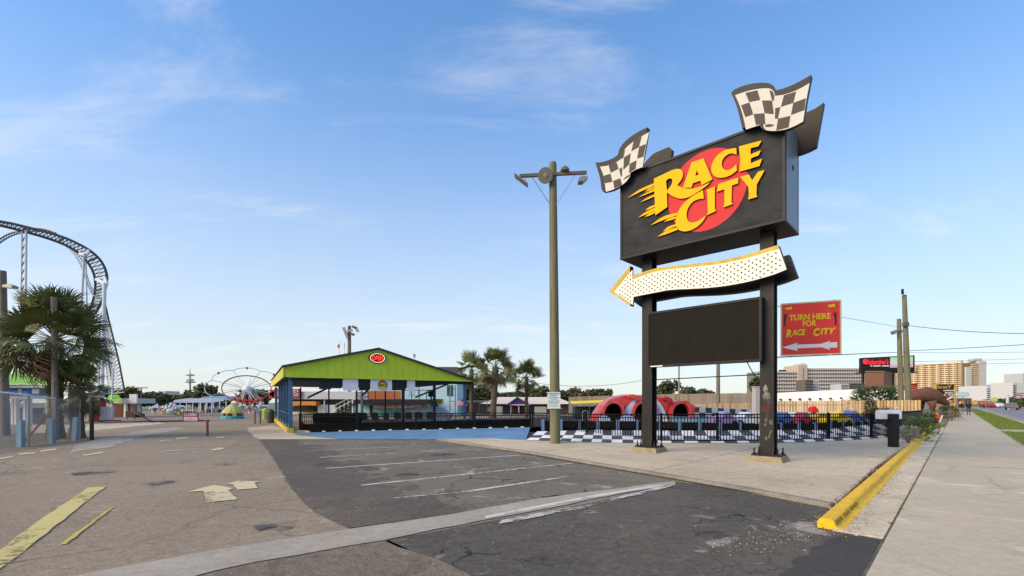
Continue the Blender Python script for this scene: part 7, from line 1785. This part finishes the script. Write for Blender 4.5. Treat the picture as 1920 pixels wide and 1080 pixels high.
# mailbox, black box, shrubs, hydrant
b = G(1675, 838, PAD); ml = thing('mailbox', b, 'white mailbox on a square black post at the edge of the pad', 'mailbox')
zt = W(1675, 776, b.y).z; zm0, zm1 = W(1660, 786, b.y).z, W(1660, 769, b.y).z; wl_, wr_ = W(1658, 780, b.y).x, W(1697, 780, b.y).x
MB().box((b.x, b.y, (zt + PAD) / 2 + .0), (.215, .215, zt - PAD)).build('post', M_blackp, ml); MB().box((b.x, b.y, .64), (.245, .245, .05)).build('post_collar', M_blackp, ml)
B = MB(); pr = [(-.13, zm0), (.13, zm0), (.13, zm1 - .08), (.1, zm1 - .02), (.05, zm1), (-.05, zm1), (-.1, zm1 - .02), (-.13, zm1 - .08)]; vv = [Vector((wl_, b.y + .26 + y, z)) for y, z in pr] + [Vector((wr_, b.y + .26 + y, z)) for y, z in pr]; n = 8
B.mesh(vv, [tuple(range(n - 1, -1, -1)), tuple(range(n, 2 * n))] + [(i, (i + 1) % n, n + (i + 1) % n, n + i) for i in range(n)]); B.build('box', mat('mailbox_white', (.74, .74, .77), .4), ml)
MB().box(((wl_ + wr_) / 2, b.y + .12, zm0 - .03), (wr_ - wl_ + .06, .2, .05)).build('shelf', M_blackp, ml)
b2 = GX(1711, 19.5, .06); bb2 = thing('black_bin_box', b2, 'low black box with open frame behind the mailbox', 'box')
B = MB(); q = [W(1690, 774.5, 19.0), W(1728, 771, 20.5)]; zl = W(1710, 793, 19.5).z
B.prism([Vector((q[0].x, q[0].y, zl)), Vector((q[1].x, q[1].y, zl)), Vector((q[1].x, q[1].y, q[1].z)), Vector((q[0].x, q[0].y, q[0].z))], (-.3, .9, 0)); B.build('body', M_blackp, bb2)
B = MB(); B.beam(q[0] + UP * .02, q[1] + UP * .02, .1, .05); B.build('rim', M_rubber, bb2)
for f in (.12, .88): p_ = lerp(q[0], q[1], f); MB().box((p_.x, p_.y + .3, (zl + .06) / 2), (.08, .08, zl - .06)).build('leg', M_blackp, bb2)
shrub(1722, 783, 815, 18.6, 46, M_leafg, 'green leafy shrub behind the mailbox', 61, n=900, leaf=.05)
shrub(1742, 776, 810, 22.5, 30, M_leafg, 'taller green shrub near the far end of the yellow kerb', 62, n=700, leaf=.06)
shrub(1702, 800, 822, 17.4, 40, mat('pale_dry_shrub', (.24, .24, .17), .8, col2=(.36, .35, .27), scale=3, amount=.9), 'pale spiky ground shrub beside the mailbox post', 63, n=500, leaf=.03, long=5)
shrub(1640, 727, 760, 35.5, 92, mat('agave_green', (.06, .10, .02), .6, col2=(.10, .14, .04), scale=2), 'big dark green spiky plant above the plank fence', 64, n=2400, leaf=.09, long=5)
shrub(1632, 752, 790, 29, 24, M_leafd, 'dark creeper in front of the pale plank fence', 65, n=700, leaf=.07)
shrub(1650, 766, 790, 28.5, 60, M_leafd, 'low dark hedge at the foot of the pale plank fence', 66, n=900, leaf=.07)
shrub(1778, 761, 782, 42, 36, mat('clipped_shrub', (.07, .09, .012), .7, col2=(.12, .13, .02), scale=2), 'flat topped shrub beside the sign board near the walkers', 67, n=1500, leaf=.06)
hb_ = GX(1757, 36, .03); hy = thing('fire_hydrant', hb_, 'orange fire hydrant near the end of the yellow kerb', 'hydrant'); M_or = mat('hydrant_orange', (.62, .13, .015), .5)
MB().lathe(hb_, [(.20, 0), (.20, .05), (.13, .07), (.13, .5), (.17, .52), (.17, .57), (.13, .62), (.06, .72), (.04, .78)], 14).build('barrel', M_or, hy)
MB().tube(hb_ + Vector((-.26, 0, .42)), hb_ + Vector((.26, 0, .42)), .065, n=10).build('side_caps', M_or, hy); MB().tube(hb_ + Vector((0, -.24, .38)), hb_ + Vector((0, 0, .38)), .085, n=10).build('front_cap', M_or, hy)
B = MB(); c = GX(1761, 35); B.beam(c, c + Vector((.25, 0, .62)), .06, .06); tag(B.build('white_stake', M_white, origin=c), 'short white stake leaning beside the hydrant', 'stake')
# post and rail fence, timber bollards near the sign
pr_ = thing('rail_fence', GX(1760, 38), 'grey post and rail fence beside the hydrant', 'fence')
for x in (1738, 1762, 1779, 1785): bx(x, x + 2.2, 769, Zy(0, 39), 39, .1).build('post', M_poleg, pr_)
for y in (772, 779): bx(1730, 1788, y, y + 1.4, 38.9, .06).build('rail', M_poleg, pr_)
dk_ = thing('timber_railing', GX(1797, 45), 'weathered timber railing along the left side of the far path', 'railing')
for k in range(9):
    p_ = sw(56 + k * 3.0, -.45); MB().box((p_.x, p_.y, .55), (.14, .14, 1.1)).build('post', M_arm, dk_)
for z in (.45, .9):
    MB().beam(sw(56, -.45, z), sw(80, -.45, z), .06, .12).build('rail', M_arm, dk_)

# animal statue
YA = 50.0; an = thing('animal_statue', GX(1740, YA), 'huge brown animal statue with humped back and lowered head', 'statue')
M_hide = mat('statue_brown', (.10, .052, .032), .7, col2=(.17, .07, .04), scale=3.0, amount=.9, bump=1.0, bscale=9)
spine = [(1694, 746, 7), (1702, 744.5, 9.5), (1714, 742.5, 11.5), (1728, 741, 13.5), (1742, 740.5, 14.5), (1755, 743, 13), (1764, 748, 9.5), (1770, 752, 7.5), (1776, 756, 5.5), (1780, 758.5, 2.5)]
B = MB(); rings = []; n = 14
for x, y, r_ in spine:
    c = W(x, y, YA); rr_ = r_ / F * YA; rings.append([c + Vector((0, math.cos(2 * math.pi * k / n) * rr_ * .8, math.sin(2 * math.pi * k / n) * rr_)) for k in range(n)])
vv = [p for g in rings for p in g]; fs = [(i * n + k, i * n + (k + 1) % n, (i + 1) * n + (k + 1) % n, (i + 1) * n + k) for i in range(len(rings) - 1) for k in range(n)] + [tuple(range(n)), tuple(range(len(vv) - 1, len(vv) - n - 1, -1))]
B.mesh(vv, fs)
for dy in (-.7, .7):
    for x, y0, x1, y1, x2 in ((1735, 752, 1738, 762, 1733), (1708, 752, 1706, 763, 1710)):
        a_, m_, e_ = W(x, y0, YA) + Vector((0, dy, 0)), W(x1, y1, YA) + Vector((0, dy, 0)), GX(x2, YA, .02) + Vector((0, dy, 0)); B.path([a_, m_, e_], [.5, .26, .2], 8)
o = B.build('body', M_hide, an, smooth=True)
for dy in (-.35, .35):
    a_ = W(1770, 749, YA) + Vector((0, dy, 0)); MB().path([a_, a_ + Vector((.2, dy * .8, .22)), a_ + Vector((.42, dy * .9, .28))], [.12, .09, .02], 6).build('horn', M_white, an)
for dy in (-.3, .3): MB().path([W(1776, 760, YA) + Vector((0, dy, 0)), W(1781, 762, YA) + Vector((0, dy * 1.3, 0)), W(1784, 758, YA) + Vector((0, dy * 1.4, 0))], [.09, .07, .02], 6).build('tusk', M_white, an)
B = MB(); B.lathe(W(1768, 746.5, YA) + Vector((-.1, -.45, 0)), [(.0, 0), (.16, .1), (.14, .35), (.02, .5)], 8, axis=(.2, -.3, 1)); B.build('ear', M_hide, an)
bx(1728, 1760, 768, Zy(0, YA), YA - .8, 2.4).build('rock_base', mat('grey_rock', (.24, .22, .20), .9, bump=.5), an)
# black and gold sign board beyond the statue
gsb = thing('gold_sign_board', GX(1776, 58), 'black sign board with gold frame and lettering beyond the statue', 'sign')
M_gold = mat('sign_gold', (.48, .34, .09), .5)
bx(1757, 1791, 721, 750, 58, .25).build('board', mat('board_dark_brown', (.028, .022, .014), .6), gsb)
for x in (1755, 1790): bx(x, x + 2, 719, Zy(0, 58), 57.9, .3).build('post', M_gold, gsb)
for y in (719.5, 750): bx(1757, 1790, y, y + 1.2, 57.9, .2).build('frame_bar', M_gold, gsb)
text_at('lettering', 'bravY', W(1771, 725.5, 57.97), (1, 0, 0), UP, 26 / F * 58, 6.5 / F * 58, M_gold, gsb, .03, offset=.02)
rr2 = random.Random(4)
for y, x0, x1 in ((732.5, 1769, 1788), (737, 1772, 1788), (741, 1770, 1786), (745.5, 1774, 1786)):
    x = x0
    while x < x1: w = rr2.uniform(1.2, 3.2); bx(x, x + w, y - rr2.uniform(.8, 2), y + .8, 57.98, .02).build('white_print', M_white, gsb); x += w + .6
# red containers behind the poles
for x0, x1, y0, y1, lb in ((1711, 1720, 720.5, 730, 'red chimney box above the statue back'), (1692, 1702, 725, 735, 'red roof box between the two utility poles')):
    t = thing('red_box', GX((x0 + x1) / 2, 56), lb, 'box'); bx(x0, x1, y0, y1, 56, .6).build('housing', mat('box_red', (.42, .06, .04), .6), t); bx(x0 - .3, x1 + .3, y0 - 1, y0, 55.9, .8).build('cap', mat('box_cap', (.2, .03, .03), .6), t); bx(x0 + 1, x1 - 1, y1, Zy(0, 56), 56.1, .4).build('stand', M_white, t)

# ================================================================== PEOPLE on the path
def person(px, Y, facing, top, trousers, hair, label, seed, stride=.3, hgt=1.68):
    c = GX(px, Y, .03); t = thing('person', c, label, 'person'); k = hgt / 1.75
    V = lambda x, y, z: (x * k, y * k, z * k)
    J = {'pel': (0, 0, .95), 'ch': (0, .02, 1.3), 'nk': (0, .02, 1.48), 'hd': (0, .03, 1.60), 'ht': (0, .03, 1.70),
         'ls': (-.18, .02, 1.42), 'le': (-.23, .0, 1.14), 'lh': (-.2, -.12, .92), 'lf': (-.19, -.15, .85), 'rs': (.18, .02, 1.42), 're': (.23, .05, 1.14), 'rh': (.2, .12, .93), 'rf': (.19, .14, .86),
         'lp': (-.1, 0, .92), 'lk': (-.11, -stride * .35, .50), 'la': (-.11, -stride * .3, .09), 'lt': (-.12, -stride * .3 - .02, .03), 'rp': (.1, 0, .92), 'rk': (.11, stride * .45, .52), 'ra': (.11, stride * .75, .09), 'rt': (.12, stride * .75 + .16, .03)}
    J['lt'] = (-.12, -stride * .3 + .15, .03)
    E = [('pel', 'ch'), ('ch', 'nk'), ('nk', 'hd'), ('hd', 'ht'), ('ch', 'ls'), ('ls', 'le'), ('le', 'lh'), ('lh', 'lf'), ('ch', 'rs'), ('rs', 're'), ('re', 'rh'), ('rh', 'rf'), ('pel', 'lp'), ('lp', 'lk'), ('lk', 'la'), ('la', 'lt'), ('pel', 'rp'), ('rp', 'rk'), ('rk', 'ra'), ('ra', 'rt')]
    Rr = {'pel': .15, 'ch': .17, 'nk': .06, 'hd': .095, 'ht': .06, 'ls': .07, 'le': .052, 'lh': .035, 'lf': .03, 'rs': .07, 're': .052, 'rh': .035, 'rf': .03, 'lp': .10, 'lk': .065, 'la': .045, 'lt': .04, 'rp': .10, 'rk': .065, 'ra': .045, 'rt': .04}
    nm = list(J); me = bpy.data.meshes.new('figure'); me.from_pydata([V(*J[q]) for q in nm], [(nm.index(a), nm.index(b)) for a, b in E], [])
    ob = bpy.data.objects.new('figure', me); COL.objects.link(ob); sk = ob.modifiers.new('skin', 'SKIN'); sk.use_smooth_shade = True; sv = me.skin_vertices[0].data
    for i, q in enumerate(nm): sv[i].radius = (Rr[q] * k * (1.1 if q in ('ch', 'pel') else 1), Rr[q] * k * (.8 if q in ('ch', 'pel') else 1)); sv[i].use_root = (q == 'pel')
    sb = ob.modifiers.new('sub', 'SUBSURF'); sb.levels = 1; sb.render_levels = 1
    out = eval_mesh(ob); bpy.data.objects.remove(ob)
    for m_ in (top, trousers, mat('skin_tone', (.42, .26, .19), .6), mat('shoe_dark', (.03, .03, .03), .6), hair): out.materials.append(m_)
    for p in out.polygons:
        z = p.center.z / k; x = abs(p.center.x) / k
        p.material_index = 4 if z > 1.60 or (z > 1.52 and p.center.y < -.02) else 2 if z > 1.47 or (z < .95 and x > .165 and z > .8) else 0 if z > .93 else 3 if z < .10 else 1
    o_ = place('body', out, t); t.rotation_euler = (0, 0, facing); return t
M_jk = mat('black_jacket', (.012, .012, .014), .8); M_jg = mat('dark_grey_trousers', (.06, .065, .075), .8); M_ltr = mat('pale_trousers', (.32, .30, .28), .8); M_hr = mat('dark_hair', (.02, .015, .012), .7); M_jm = mat('dark_maroon_jacket', (.03, .014, .02), .8)
fac = math.atan2(RD.y, RD.x) - math.pi / 2
person(1803, 60, fac, M_jm, M_ltr, M_hr, 'person in a dark jacket and pale trousers walking away, left of the pair', 1, .3, 1.62)
person(1816, 56, fac, M_jk, M_jg, M_hr, 'person in a black jacket and dark trousers walking away, right of the pair', 2, .35, 1.75)
